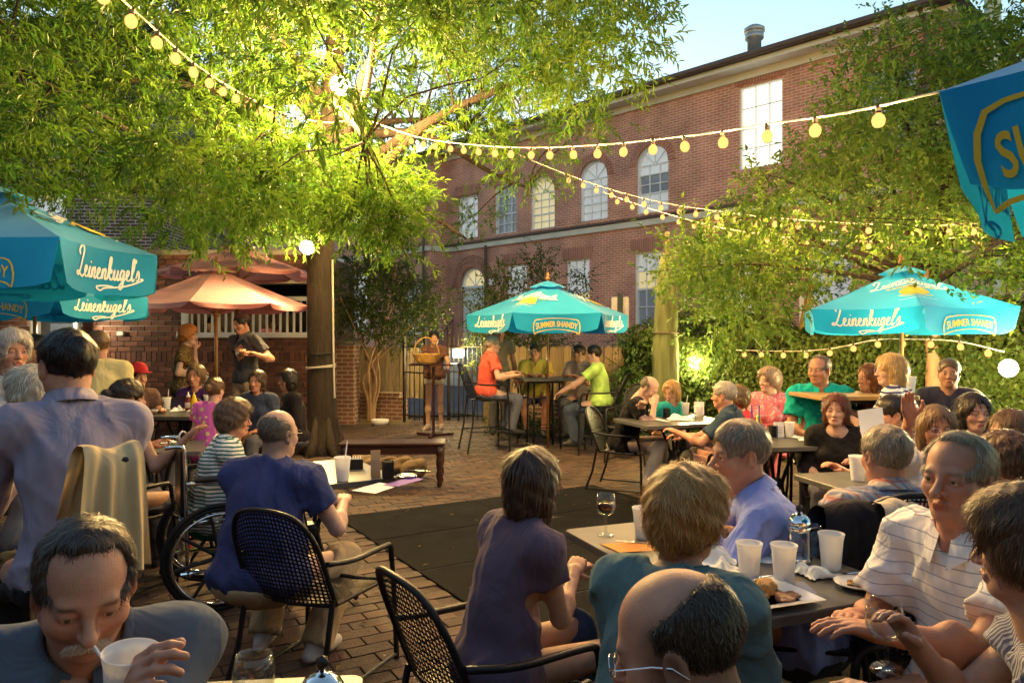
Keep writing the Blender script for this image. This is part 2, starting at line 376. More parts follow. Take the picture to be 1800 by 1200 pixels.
# door with fanlight, steps and rail
door = MB().box((0, 0, 1.02), (DW, .07, 2.04)).build('door', M_white, bld, (dx, .2, dz0))
b = MB()
for sx in (-1, 1):
    for z in (.35, .95, 1.55): b.box((sx * DW / 4, -.045, z), (DW / 2 - .22, .03, .44), bev=.012)
b.build('door_panel', M_white, door)
MB().tube([(.06, -.1, 1.0), (.06, -.1, 1.14)], .015).build('door_handle', M_iron, door)
fan = window(bld, dx, dz0 + 2.08, DW - .12, .02, .17, 3, 1, M_pane_warm, True, False, False, 'fanlight')
MB().box((0, .02, 0), (DW + .1, .16, .12)).build('door_header', M_white, bld, (dx, .15, dz0 + 2.06))
b = MB(); n = 14; hh = dz1 - dz0 - DW / 2
for s_ in (-1, 1):
    arc = [(s_ * (DW / 2) * math.cos(a), hh + (DW / 2) * math.sin(a)) for a in np.linspace(0, math.pi / 2, n)]
    b.add([(s_ * (DW / 2 + .05), -.001, hh + DW / 2 + .03), (s_ * (DW / 2 + .05), -.001, hh)] + [(p[0], -.001, p[1]) for p in arc] + [(0, -.001, hh + DW / 2 + .03)], [(0, i + 1, i + 2) for i in range(n + 1)])
b.build('door_spandrel', M_bricks, bld, (dx, 0, dz0))
b = MB()
for i in range(26):
    a = math.pi * (i + .5) / 26
    for k in range(2): b.box((math.cos(a) * (DW / 2 + .12 + .22 * k), -.014 - .004 * k, hh + math.sin(a) * (DW / 2 + .12 + .22 * k)), (.2, .035, .085 + .02 * k), M=roty(-a))
b.build('door_arch', M_lintel, bld, (dx, 0, dz0))
st = MB()
for k in range(5): st.box((0, -.15 - .3 * k, (dz0 - .05) * (5 - k) / 5 / 2 - .02), (DW + .5, .3, (dz0 - .05) * (5 - k) / 5))
st.build('door_steps', M_stone, bld, (dx, .1, 0))
for sx in (-1, 1):
    b = MB(); b.tube([(sx * .95, -.1, dz0 + .9), (sx * .95, -1.4, .95)], .02)
    for k in range(6): yy = -.1 - .26 * k; b.tube([(sx * .95, yy, .0), (sx * .95, yy, dz0 + .9 - (dz0 + .9 - .95) * k / 5)], .01, 6)
    b.build('stair_rail', M_iron, bld, (dx, 0, 0))
MB().box((0, -.03, .14), (XR - XL, .09, .17)).build('belt_course', M_stone, bld, ((XL + XR) / 2, 0, ZB - .2))
MB().box((0, -.05, .0), (XR - XL, .14, .07)).build('belt_cap', M_gutter, bld, ((XL + XR) / 2, 0, ZB + .08))
MB().box((0, .05, .0), (XR - XL + .1, .5, .12)).build('cornice', M_white, bld, ((XL + XR) / 2 + .05, -.28, ZE + .02))
MB().box((0, 0, 0), (XR - XL + .06, .06, .2)).build('frieze', M_stone, bld, ((XL + XR) / 2 + .03, -.04, ZE - .14))
MB().box((0, 0, 0), (XR - XL + .9, .16, .14), bev=.03).build('gutter', M_gutter, bld, ((XL + XR) / 2 + .45, -.62, ZE + .14))
D = 11.0; e = .7; xa, xb = -30., XR + e
b = MB(); z0 = ZE + .1; zr = ZE + 2.6
b.add([(xa, -e, z0), (xb, -e, z0), (xb, D + e, z0), (xa, D + e, z0), (xa, D / 2, zr), (xb - D / 2 - e, D / 2, zr)], [(0, 1, 5, 4), (1, 2, 5), (2, 3, 4, 5), (3, 0, 4), (3, 2, 1, 0)])
roof = b.build('roof', M_slate, bld)
b = MB()
nrm = np.array([0, -(zr - z0), D / 2 + e]); nrm /= np.linalg.norm(nrm)
for k in range(1, 26):
    f = k / 26; yy = -e + (D / 2 + e) * f; zz = z0 + (zr - z0) * f
    b.box(((xa + xb - (D / 2 + e) * f) / 2, yy, zz + .012), (xb - (D / 2 + e) * f - xa - .02, .03, .02))
b.build('slate_courses', M_slate, roof)
# side wall at the right end, left wing
b = MB(); b.add([(XR, 0, -.05), (XR, D, -.05), (XR, D, ZE), (XR, 0, ZE)], [(0, 1, 2, 3)]); b.build('side_wall', M_bricks, bld)
MB().box((.22, D / 2, 0), (.5, D + .6, .12)).build('side_cornice', M_white, bld, (XR, 0, ZE + .02))
MB().tube([(XR - .12, -.1, 0), (XR - .12, -.1, ZE - .3), (XR - .12, -.55, ZE + .1)], .05).build('downpipe', M_gutter, bld)
WY = -.8
wh = []; wins = []
for (pxx, pt, pb, w, pm) in ((706, 345, 396, .95, M_pane_cool), (633, 483, 578, 1.0, M_pane_cool), (632, 360, 405, .95, M_pane_dark), (728, 500, 582, .9, M_pane_dark)):
    x, zt = bw(pxx, pt, WY); zb = bw(pxx, pb, WY)[1]; wins.append((x, zb, w, zt - zb, pm)); wh.append((x - w / 2 - .02, x + w / 2 + .02, zb - .02, zt + .02))
wall_with_holes(bld, 'wing_wall', -30, XL, -.05, ZE, wh, WY, M_bricks, .25)
for (x, zb, w, h, pm) in wins: window(bld, x, zb, w, h, WY + .14, 3, 4, pm)
b = MB(); b.add([(XL, WY, -.05), (XL, 0, -.05), (XL, 0, ZE), (XL, WY, ZE)], [(0, 1, 2, 3)]); b.build('wing_return', M_bricks, bld)
MB().box((0, 0, .14), (30 + XL + .06, .09, .17)).build('wing_belt', M_stone, bld, ((XL - 30) / 2 + .03, WY - .03, ZB - .2))
MB().box((0, 0, .14), (.08, -WY - .09, .168)).build('wing_belt_return', M_stone, bld, (XL + .025, WY / 2 + .05, ZB - .2))
MB().tube([(XL - .25, WY - .09, 0), (XL - .25, WY - .09, ZE)], .05).build('downpipe', M_gutter, bld)
xp, _ = bw(857, 500); MB().tube([(xp, -.09, 0), (xp, -.09, ZB - .1)], .05).build('downpipe', M_gutter, bld)
xp, zp = bw(866, 496); MB().box((xp, -.05, zp), (.2, .1, .22), bev=.02).build('junction_box', M_white, bld)
xv, zv = bw(1326, 72, 3.0)
v = MB().lathe([(.2, 0), (.2, .55), (.27, .6), (.27, .72), (.2, .74), (.3, .8), (.3, .9), (.18, .98), (0, .98)], 20).build('roof_vent', mat('vent_metal', (.35, .36, .38), .4, .6), bld, (xv, 3.0, zv - .55), smooth=True)
# second building set back on the left
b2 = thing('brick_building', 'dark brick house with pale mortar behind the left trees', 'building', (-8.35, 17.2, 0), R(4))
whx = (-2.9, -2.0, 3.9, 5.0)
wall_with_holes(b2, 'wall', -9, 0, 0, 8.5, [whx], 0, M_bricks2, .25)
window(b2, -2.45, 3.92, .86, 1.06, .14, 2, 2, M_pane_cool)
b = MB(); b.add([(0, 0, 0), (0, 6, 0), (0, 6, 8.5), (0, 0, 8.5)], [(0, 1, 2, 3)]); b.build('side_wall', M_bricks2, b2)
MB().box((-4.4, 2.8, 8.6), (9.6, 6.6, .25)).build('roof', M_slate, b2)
# small sign posts along the street
sp = at(1090, 600, 13.2); o = thing('sign_post', 'street sign seen from behind on a green post', 'sign', (sp[0], sp[1], 0), R(-8))
M_grn = mat('green_post', (.03, .05, .045), .6, var=.2)
MB().box((0, 0, 1.18), (.1, .04, 2.36)).build('post', M_grn, o)
MB().box((0, .035, 2.02), (.31, .012, .56), bev=.004).build('sign_board', mat('grey_aluminium', (.35, .35, .36), .45, .6, var=.15), o)
sp = at(1421, 540, 12.6); o = thing('sign_post', 'white street sign with red mark left of the right umbrella', 'sign', (sp[0], sp[1], 0), R(-5))
MB().box((0, .03, 1.15), (.06, .04, 2.3)).build('post', M_grn, o)
MB().box((0, 0, 2.05), (.3, .012, .46), bev=.004).build('sign_board', M_white, o)
M_red = mat('sign_red', (.55, .03, .03), .5)
b = MB(); b.tube([(.07 * math.cos(a), -.012, 2.17 + .07 * math.sin(a)) for a in np.linspace(0, 6.283, 20, False)], .010, 5, True); b.box((0, -.012, 2.17), (.13, .006, .018), M=roty(R(45))); b.build('no_parking_ring', M_red, o)
b = MB(); b.box((.02, -.01, 2.0), (.16, .006, .03)); b.add([(-.12, -.012, 2.0), (-.05, -.012, 2.04), (-.05, -.012, 1.96)], [(0, 2, 1)]); b.build('arrow', M_red, o)
b = MB(); [b.box((0, -.01, 1.92 - k * .03), (.18 - .05 * k, .004, .014)) for k in range(2)]; b.build('small_print', mat('sign_ink', (.05, .05, .05)), o)
# wrapped pole beside the ivy
sp = at(1168, 600, 9.7); o = thing('wrapped_column', 'tall column wrapped in green canvas beside the ivy lamp', 'column', (sp[0], sp[1], 0))
M_wrap = mat('pole_wrap', (.12, .14, .06), .9, var=.35, vscale=5, bump=.8, bscale=9, stretch=(3, 3, .5))
def wrapf(u, v):
    a = 2 * math.pi * u; r_ = (.195 - .06 * v - .05 * v ** 6) * (1 + .055 * math.sin(a * 7 + 2.2 * v) + .03 * math.sin(a * 13 - 5 * v)) * (1 - .1 * math.exp(-((v - .62) / .03) ** 2)); return (r_ * math.cos(a) + .03 * v, r_ * math.sin(a), 2.62 * v)
MB().grid(wrapf, 48, 26).build('canvas_wrap', M_wrap, o, smooth=True)
MB().tube([(.165 * math.cos(a) + .018, .165 * math.sin(a), 1.62) for a in np.linspace(0, 6.283, 24, False)], .009, 6, True).build('tie_rope', M_gutter, o)
MB().tube([(.03, 0, 2.5), (.035, 0, 2.95)], .03, 10).build('pole_tip', mat('pole_wood', (.12, .08, .05), .85, var=.3, bump=.4), o)
sp = at(1745, 600, 16); o = thing('street_pole', 'pale green utility pole rising above the roof at far right', 'pole', (sp[0], sp[1], 0))
MB().tube([(0, 0, 0), (0, 0, 11)], [.2, .15], 14).build('shaft', mat('pole_pale', (.5, .52, .4), .7, var=.2), o)

# ------------------------------------------------------------------ restaurant wall on the left
M_wb = mat('wall_brick', (.2, .08, .05), .85, var=.3, vscale=20, bump=.4, bscale=80, attr='Col')
M_wm = mat('wall_mortar', (.3, .27, .24), .9, var=.15)
rest = thing('restaurant_wall', 'brown brick restaurant wall with a white railed opening behind the red umbrella', 'wall', (-9.6, 12.0, 0))
RH = 3.0
op = (at(322, 0, 12)[0] + 9.6, at(548, 0, 12)[0] + 9.6 + .05, 1.56, 2.45); dr = (1.72, 2.55, -.02, 2.1)
wall_with_holes(rest, 'wall_core', 0, 6.38, 0, RH, [op, dr], .012, M_wm, .35)
b = MB(); b.add([(6.38, .012, 0), (6.38, .8, 0), (6.38, .8, RH), (6.38, .012, RH)], [(0, 1, 2, 3)]); b.build('wall_end', M_wm, rest)
BL, BH = .225, .0835
cs = []; nrow = int(RH / BH)
for r_ in range(nrow):
    for i in range(-1, 30):
        x = (i + .5 + (.5 if r_ % 2 else 0)) * BL; z = (r_ + .5) * BH
        xl, xh = max(x - BL / 2, 0), min(x + BL / 2, 6.38)
        for hx in (op, dr):
            if hx[2] < z < hx[3] + .02:
                if xl < hx[0] < xh: xh = hx[0]
                elif xl < hx[1] < xh: xl = hx[1]
                elif hx[0] <= xl and xh <= hx[1]: xh = xl
        if 14 <= r_ <= 15 and xl > 2.7: continue
        if xh - xl > .05: cs.append(((xl + xh) / 2, z, xh - xl))
full = [c for c in cs if abs(c[2] - BL) < .002]
pick = sorted([c for c in full if 2.6 < c[0] < 6.38 and .35 < c[1] < 2.25], key=lambda c: -c[1])[:300]
pk = set(pick); wc = np.array([(.15, .062, .042), (.12, .05, .036), (.18, .08, .055), (.1, .045, .035)])
wmesh = []
def wall_brick_arr(cl, hs):
    V, F = boxes(np.zeros((len(cl), 3)), hs, bev=.06); V = V[:, :, [0, 2, 1]]; V[:, :, 1] *= -1
    return V, F
for k in range(4):
    V, F = wall_brick_arr([0], np.array([[BL / 2 - .006, BH / 2 - .006, .012]])); wmesh.append(mesh_np('brick', V[0], F, cols=np.tile(wc[k], (12, 1))))
for c in pick: link('brick', wmesh[rnd.randrange(4)], M_wb, rest, (c[0], rnd.uniform(-.002, .002), c[1]))
ot = [c for c in cs if c not in pk]; ot2 = [(2.75 + .0835 * i, 14.99 * BH, .0835, 1) for i in range(43) if 2.75 + .0835 * i < 6.36]
A_ = [(c[0], c[1], c[2] / 2 - .006, BH / 2 - .006) for c in ot] + [(c[0], c[1], c[2] / 2 - .006, BH - .006) for c in ot2]
A_ = np.array(A_); hs = np.stack([A_[:, 2], A_[:, 3], np.full(len(A_), .012)], 1); V, F = wall_brick_arr(A_, hs)
V[:, :, 0] += A_[:, :1]; V[:, :, 2] += A_[:, 1:2]; V[:, :, 1] += RN.uniform(-.002, .002, (len(A_), 1))
link('wall_bricks', mesh_np('wall_bricks', V.reshape(-1, 3), (F[None] + (np.arange(len(A_)) * 12)[:, None, None]).reshape(-1, 4), cols=np.repeat(wc[RN.integers(0, 4, len(A_))] * RN.uniform(.8, 1.2, (len(A_), 1)), 12, 0)), M_wb, rest)['kind'] = 'stuff'
# unseen brick walls added left and behind to block sky light, shading the foreground
b = MB()
for x0, y0, x1, y1 in ((-.3, .5, -.3, -16), (-.3, -16, 19, -16)):
    b.add([(x0, y0, 0), (x1, y1, 0), (x1, y1, 5.2), (x0, y0, 5.2)], [(0, 1, 2, 3)])
b.build('added_shade_walls', M_bricks2, rest)
rail = thing('white_railing', 'white painted railing with thin balusters in the restaurant opening', 'railing', (-9.6, 12.0, 0))
MB().box(((op[0] + op[1]) / 2, -.01, op[2] + .045), (op[1] - op[0] + .05, .1, .09), bev=.01).build('bottom_rail', M_white, rail)
MB().box(((op[0] + op[1]) / 2, .0, 2.2), (op[1] - op[0] - .16, .07, .07)).build('top_rail', M_white, rail)
for xx in (op[0] + .04, op[1] - .03): MB().box((xx, -.012, (op[2] + op[3]) / 2 + .05), (.09, .1, op[3] - op[2] - .1)).build('post', M_white, rail)
bal = MB().box((0, 0, .29), (.032, .032, .58)).mesh('baluster'); nb = 18
for k in range(nb): link('baluster', bal, M_white, rail, (op[0] + .14 + (op[1] - op[0] - .26) * k / (nb - 1), .01, op[2] + .09))
# dim porch room behind the railing
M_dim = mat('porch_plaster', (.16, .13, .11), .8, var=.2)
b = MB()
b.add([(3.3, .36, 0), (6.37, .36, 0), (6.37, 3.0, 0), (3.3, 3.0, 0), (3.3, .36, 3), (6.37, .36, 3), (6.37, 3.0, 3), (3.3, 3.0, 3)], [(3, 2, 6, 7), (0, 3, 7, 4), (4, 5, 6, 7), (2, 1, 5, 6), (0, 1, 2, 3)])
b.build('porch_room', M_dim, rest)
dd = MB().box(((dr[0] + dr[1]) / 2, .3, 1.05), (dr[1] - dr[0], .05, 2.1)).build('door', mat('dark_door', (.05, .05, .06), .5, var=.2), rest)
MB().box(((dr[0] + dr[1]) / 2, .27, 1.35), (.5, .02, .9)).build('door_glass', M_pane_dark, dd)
MB().tube([(dr[1] - .12, .25, .95), (dr[1] - .12, .22, 1.1)], .012).build('door_handle', M_iron, dd)
MB().box((.12, -.03, 1.2), (.12, .09, 2.4)).build('white_post', M_white, rest)
MB().box((3.22, -.04, 1.63), (.1, .05, .07), bev=.01).build('outlet_box', mat('outlet', (.5, .5, .48), .5), rest)

# ------------------------------------------------------------------ brick pier, low wall, fences, gate
M_pier = brick_mat('pier_brick', (.2, .085, .055), (.16, .07, .05), (.33, .28, .23), .215, .075, .010)
sp = at(611, 600, 13.4); o = thing('brick_pier', 'square brick pier with pointed cap behind the tree trunk', 'pier', (sp[0], sp[1], 0), R(-6))
MB().box((0, 0, .72), (.34, .34, 1.44)).build('shaft', M_pier, o)
b = MB(); b.box((0, 0, 1.47), (.42, .42, .06)); b.add([(-.2, -.2, 1.5), (.2, -.2, 1.5), (.2, .2, 1.5), (-.2, .2, 1.5), (0, 0, 1.68)], [(0, 1, 4), (1, 2, 4), (2, 3, 4), (3, 0, 4)]); b.build('cap', mat('pier_cap', (.14, .13, .12), .8, var=.2), o)
def low_wall(label, a, c, h):
    a = np.array(a); c = np.array(c); L_ = np.linalg.norm(c - a); an = math.atan2(c[1] - a[1], c[0] - a[0])
    o = thing('low_brick_wall', label, 'wall', (a[0], a[1], 0), an)
    MB().box((L_ / 2, 0, h / 2), (L_, .22, h)).build('brickwork', M_pier, o)
    b = MB(); k = int(L_ / .085)
    for i in range(k): b.box((.045 + i * .085, 0, h + .05), (.075, .25, .1), bev=.006)
    b.build('coping_bricks', M_pier, o, kind='stuff'); return o
low_wall('low brick planter wall below the wooden fence at the tree', at(622, 700, 14.3)[:2], at(712, 700, 14.0)[:2], .42)
low_wall('low brick planter wall behind the bar table', at(905, 700, 13.0)[:2], at(1140, 700, 11.6)[:2], .5)
M_fw = [mat('fence_wood_%s' % k, c, .85, var=.4, vscale=4, bump=.5, bscale=30, stretch=(6, 6, .7)) for k, c in zip('abc', ((.26, .19, .1), (.2, .15, .08), (.31, .23, .13)))]
def fence(label, a, c, h, z0=0, n=None, pw=.13):
    a = np.array(a); c = np.array(c); L_ = np.linalg.norm(c - a); an = math.atan2(c[1] - a[1], c[0] - a[0]); n = int(L_ / (pw + .012))
    o = thing('wooden_fence', label, 'fence', (a[0], a[1], 0), an); me = []
    for k in range(3):
        b = MB(); w = pw / 2; P = [(-w, 0), (w, 0), (w, h - .05), (w - .028, h - .012), (w - .05, h), (-w + .05, h), (-w + .028, h - .012), (-w, h - .05)]
        b.add([(p[0], yy, p[1]) for yy in (-.01, .01) for p in P], [tuple(range(8)), tuple(range(15, 7, -1))] + [(i, 8 + i, 8 + (i + 1) % 8, (i + 1) % 8) for i in range(8)])
        m_ = b.mesh('picket'); m_.materials.append(M_fw[k]); me.append(m_)
    for i in range(n):
        p = link('picket', me[rnd.randrange(3)], None, o, ((i + .5) * L_ / n, rnd.uniform(-.004, .004), z0 + rnd.uniform(-.012, .012))); p.rotation_euler = (0, rnd.uniform(-.012, .012), 0)
    for z in (.3, h - .25): MB().box((L_ / 2, .035, z0 + z), (L_, .045, .09)).build('rail', M_fw[1], o)
    return o
fence('weathered picket fence behind the slender tree and the lectern', at(618, 600, 14.5)[:2], at(752, 600, 14.2)[:2], 1.0, .4)
fence('weathered picket fence behind the bar table group', at(850, 600, 13.3)[:2], at(1150, 600, 12.0)[:2], 1.42, 0)
M_bar = mat('gate_bar', (.03, .022, .018), .5, metal=.4, var=.2)
def gate(label, a, c, h, arch=.0, sp_=.115):
    a = np.array(a); c = np.array(c); L_ = np.linalg.norm(c - a); an = math.atan2(c[1] - a[1], c[0] - a[0]); n = int(L_ / sp_)
    o = thing('iron_gate', label, 'gate', (a[0], a[1], 0), an)
    for i in range(n + 1):
        x = i * L_ / n; hh = h + arch * math.sin(math.pi * i / n)
        MB().tube([(x, 0, .06), (x, 0, hh), (x, 0, hh + .09)], [.009, .009, .001], 6).build('bar', M_bar, o)
    for z in (.14, h * .62, h - .1): MB().box((L_ / 2, 0, z), (L_, .03, .022)).build('cross_rail', M_bar, o)
    for x in (-.02, L_ + .02): MB().box((x, 0, h / 2 + .05), (.045, .045, h + .1)).build('gate_post', M_bar, o)
    return o
gate('black iron gate leaf beside the picket fence at the lectern', at(712, 700, 13.6)[:2], at(746, 700, 13.2)[:2], 1.5)
gate('black iron gate with arched top open to the street', at(790, 700, 13.9)[:2], at(856, 700, 13.3)[:2], 1.5, .22)
# leaf litter bed
sheet('planting_bed', [(-3.6, 13.3), (-1.9, 13.3), (-1.9, 14.1), (-3.6, 14.2)], .004, mat('leaf_litter', (.16, .12, .06), .95, var=.6, vscale=25, bump=.9, bscale=50))
sheet('planting_bed', [(.1, 11.9), (2.9, 10.3), (6.5, 6.6), (7.2, 7.3), (3.2, 11.3), (.3, 12.9)], .005, M_earth)
# ------------------------------------------------------------------ trees and plants
def leaf_arrays(P, D, Nn, Lc, Wd, bend=.15):
    """kite shaped leaves folded on the midrib: base P, direction D, side vector from normal Nn"""
    D = D / (np.linalg.norm(D, axis=1)[:, None] + 1e-9); Sd = np.cross(D, Nn); Sd /= np.linalg.norm(Sd, axis=1)[:, None] + 1e-9; up = np.cross(Sd, D)
    Lc = Lc[:, None]; Wd = Wd[:, None]
    V = np.stack([P, P + D * Lc * .45 + Sd * Wd + up * Wd * .35, P + D * Lc - up * Lc * bend, P + D * Lc * .45 - Sd * Wd + up * Wd * .35], 1)
    return V
def leaf_mesh(name, V, cols):
    n = len(V); F = (np.array([[0, 1, 2], [0, 2, 3]])[None] + (np.arange(n) * 4)[:, None, None]).reshape(-1, 3)
    return mesh_np(name, V.reshape(-1, 3), F, cols=np.repeat(cols, 4, 0))
def rdir(n): v = RN.normal(size=(n, 3)); return v / np.linalg.norm(v, axis=1)[:, None]
def twigs(centres, rad, nt, nl, tl, ll, lw, droop, base, spread=.5, nf=.6):
    """leafy twigs around clump centres; returns leaf quads and colours"""
    c = np.repeat(centres, nt, 0); r_ = np.repeat(np.asarray(rad), nt); o = rdir(len(c)) * (RN.uniform(0, 1, len(c)) ** (1 / 2.2))[:, None] * r_[:, None]; o[:, 2] *= .7
    s = c + o; td = o / (np.linalg.norm(o, axis=1)[:, None] + 1e-9) * .8 + rdir(len(c)) * spread; td[:, 2] -= droop; td /= np.linalg.norm(td, axis=1)[:, None]
    tlen = tl * RN.uniform(.6, 1.2, len(c)); f = (np.arange(nl) + .5) / nl
    P = s[:, None] + td[:, None] * (f[None, :, None] * tlen[:, None, None]); P[:, :, 2] -= (f ** 2)[None] * tlen[:, None] * droop * .35
    P = P.reshape(-1, 3); n = len(P); D = np.repeat(td, nl, 0) * .7 + rdir(n) * .75; D[:, 2] -= droop * .6
    V = leaf_arrays(P, D, rdir(n) * nf + np.array([0, 0, 1.]), ll * RN.uniform(.6, 1.25, n), lw * RN.uniform(.7, 1.2, n))
    k = np.repeat(RN.uniform(.7, 1.25, len(c)), nl)[:, None] * RN.uniform(.8, 1.2, (n, 1)); yv = np.repeat(RN.uniform(0, 1, len(c)), nl)[:, None]
    cols = (np.array(base[0]) * (1 - yv) + np.array(base[1]) * yv) * k
    return V, cols, s, td, tlen
def sample_clumps(n, lo, hi, poly, dmin, reject=None):
    out = []; t = 0
    while len(out) < n and t < 200000:
        t += 1; p = np.array([rnd.uniform(lo[i], hi[i]) for i in range(3)])
        if p[1] < .5: continue
        x, y = CX + p[0] / p[1] * FPX, CY - (p[2] - EYE) / p[1] * FPX
        if not inpoly(x, y, poly): continue
        if reject and reject(p, x, y): continue
        if any(((p - q) ** 2).sum() < dmin * dmin for q in out[-60:]): continue
        out.append(p)
    return np.array(out)
def leaf_mat(name, transl=.45): return mat(name, (.08, .14, .03), .5, attr='Col', transl=transl, spec=.3)
M_leaf = leaf_mat('oak_leaf', .5); M_leaf2 = leaf_mat('myrtle_leaf', .45); M_ivy = leaf_mat('ivy_leaf', .3)
def bark(name, c): return mat(name, c, .9, var=.45, vscale=6, bump=1.0, bscale=22, stretch=(3, 3, .55))
M_bark = bark('oak_bark', (.036, .026, .019)); M_bark2 = mat('myrtle_bark', (.3, .19, .11), .7, var=.35, vscale=7, bump=.4, bscale=14, stretch=(2, 2, .6))
def limb(b, a, c, r0, r1, sag=.0, wig=.12, n=7, seg=10):
    a, c = np.array(a), np.array(c); L_ = np.linalg.norm(c - a); P = []
    w = [rnd.uniform(-1, 1) for _ in range(6)]
    for i in range(seg + 1):
        t = i / seg; p = a + (c - a) * t; e = math.sin(math.pi * t)
        p = p + np.array([w[0] * math.sin(5 * t + w[1] * 3), w[2] * math.sin(4 * t + w[3] * 3), w[4] * math.sin(4.5 * t + 2 * w[5])]) * wig * e * L_ * .3 + np.array([0, 0, sag * e * L_]); P.append(p)
    b.tube(P, np.linspace(r0, r1, seg + 1), n); return P
# ---- the big oak
TB = np.array([-2.56, 9.9, 0.]); oak = thing('oak_tree', 'large oak with narrow leaves and dark trunk lit by string lights', 'tree', TB)
b = MB(); b.tube([(0, 0, -.05), (.01, 0, .12), (.0, 0, .5), (-.02, 0, 1.5), (-.03, 0, 2.4), (-.02, 0, 3.2), (.1, .05, 4.2), (.15, .1, 5.5), (.1, .1, 7.5)], [.33, .24, .2, .178, .17, .18, .16, .12, .07], 18)
# root flare ridges
for k in range(7): a = k * .9; b.tube([(.17 * math.cos(a), .17 * math.sin(a), .5), (.25 * math.cos(a), .25 * math.sin(a), .12), (.42 * math.cos(a), .42 * math.sin(a), -.03)], [.03, .07, .05], 7)
b.build('trunk', M_bark, oak, smooth=True)
OAKP = [(-250, -500), (1080, -500), (1110, 0), (1100, 90), (1050, 150), (1075, 190), (1030, 240), (1020, 300), (980, 330), (900, 380), (850, 400), (780, 380), (730, 370), (690, 385), (640, 395), (560, 375), (470, 380), (450, 405), (330, 415), (270, 410), (200, 370), (100, 330), (-250, 340)]
STRP = spline([(648, 212, 9.4), (632, 208, 9.3), (576, 216, 8.6), (500, 200, 7.4), (434, 170, 6.2), (350, 118, 4.9), (262, 42, 3.9)], 5) + spline([(648, 212, 9.4), (742, 243, 8.3), (877, 258, 6.8), (1015, 257, 5.7)], 5)
def near_string(p, x, y):
    # branches are pruned back around the light strings
    return any(abs(x - q[0]) < 75 and abs(y - q[1]) < 70 and p[1] < q[2] + .5 for q in STRP)
def oak_rej(p, x, y):
    if near_string(p, x, y): return True
    e = ((p[0] + 2.9) / 6.2) ** 2 + ((p[1] - 8.8) / 4.4) ** 2 + ((p[2] - 5.2) / 4.2) ** 2
    if e > 1: return True
    if x > 760 and y > 235 and rnd.random() < .86: return True
    if 640 < x <= 760 and y > 300 and rnd.random() < .5: return True
    if 600 < x < 760 and 60 < y < 220 and rnd.random() < .2: return True
    if x < 620 and y > 300 and rnd.random() < .45: return True
    if y < 180 and 700 < x < 1080 and rnd.random() < .1: return True
    return False
CL = sample_clumps(480, (-8.5, 5.0, 2.5), (3, 13, 9), OAKP, .34, oak_rej)
CL = np.concatenate([CL, [at(rnd.uniform(420, 730), rnd.uniform(290, 395), rnd.uniform(7.7, 9.2)) for _ in range(30)]]); CL = np.array([p for p in CL if not near_string(p, CX + p[0] / p[1] * FPX, CY - (p[2] - EYE) / p[1] * FPX)])
V, cols, s, td, tl = twigs(CL, RN.uniform(.35, .62, len(CL)), 40, 14, .26, .095, .012, .16, ((.06, .155, .02), (.13, .215, .022)))
rep = link('foliage', leaf_mesh('foliage', V - TB, cols), M_leaf, oak); rep['kind'] = 'stuff'
tb = MB(); pickt = RN.choice(len(s), 1500, False)
for i in pickt: tb.tube([s[i] - TB - td[i] * .12, s[i] - TB + td[i] * tl[i]], [.004, .0015], 3, cap=False)
tb.build('twigs', M_bark, oak, kind='stuff')
targets = [at(960, 110, 9.2), at(1080, 60, 9.0), at(690, 60, 8.6), at(420, 60, 9), at(150, 160, 8.6), at(60, 340, 9.3), at(330, 350, 9.6), at(820, 420, 10.6), at(930, 330, 11.2), at(300, -60, 7.5), at(700, -80, 7.4), at(480, 230, 7.6), at(150, 60, 11), at(820, 230, 11.8), at(640, 250, 7.4), at(30, 120, 7)]
LP = []
for i, t in enumerate(targets):
    bl = MB(); zst = 3.0 + (i % 5) * .45
    st = np.array([.02 * (i % 3), .03, zst]); P = limb(bl, st, t - TB, .085 if i < 9 else .07, .018, .04, .22, 8, 12); LP += [q for q in P[3:]]
    bl.build('branch', M_bark, oak, smooth=True)
LP = np.array(LP); sb = MB()
for c in CL:
    dd_ = ((LP - (c - TB)) ** 2).sum(1); k = int(dd_.argmin())
    if dd_[k] < 4: limb(sb, LP[k], c - TB, .016, .004, .03, .25, 5, 5)
sb.build('small_branches', M_bark, oak, kind='stuff')
# cable wraps and conduit on the trunk
# ---- leaning crape myrtle on the right
MBs = np.array([4.6, 8.02, 0.]); myr = thing('crape_myrtle', 'crape myrtle with pale peeling trunk behind the right umbrella', 'tree', MBs)
b = MB(); b.tube([(0, 0, -.05), (.0, 0, .6), (.01, 0, 1.3), (-.02, .03, 1.9), (-.03, .05, 2.3)], [.1, .085, .08, .075, .07], 14); b.build('trunk', M_bark2, myr, smooth=True)
MYP = [(1215, 525), (1200, 470), (1180, 440), (1220, 405), (1320, 410), (1290, 380), (1340, 330), (1400, 310), (1430, 250), (1400, 230), (1420, 170), (1450, 190), (1440, 110), (1480, 80), (1500, 100), (1550, 50), (1600, 30), (1640, 60), (1700, 40), (1900, -40), (2000, -40), (2000, 530), (1700, 470), (1560, 480), (1430, 500), (1380, 560), (1300, 590), (1240, 570), (1190, 530)]
def my_rej(p, x, y):
    if x < 1330 and y < 400 and rnd.random() < .7: return True
    if y < 180 and rnd.random() < .35: return True
    if 1300 < x < 1372 and 140 < y < 300 and rnd.random() < .8: return True
    return False
CM = sample_clumps(215, (1.2, 6.6, 1.7), (7, 10.8, 6.2), MYP, .22, my_rej)
V, cols, s, td, tl = twigs(CM, RN.uniform(.22, .42, len(CM)), 20, 13, .46, .078, .0215, .12, ((.075, .165, .025), (.13, .2, .028)), .8, .35)
link('foliage', leaf_mesh('foliage', V - MBs, cols), M_leaf2, myr)['kind'] = 'stuff'
LP = []
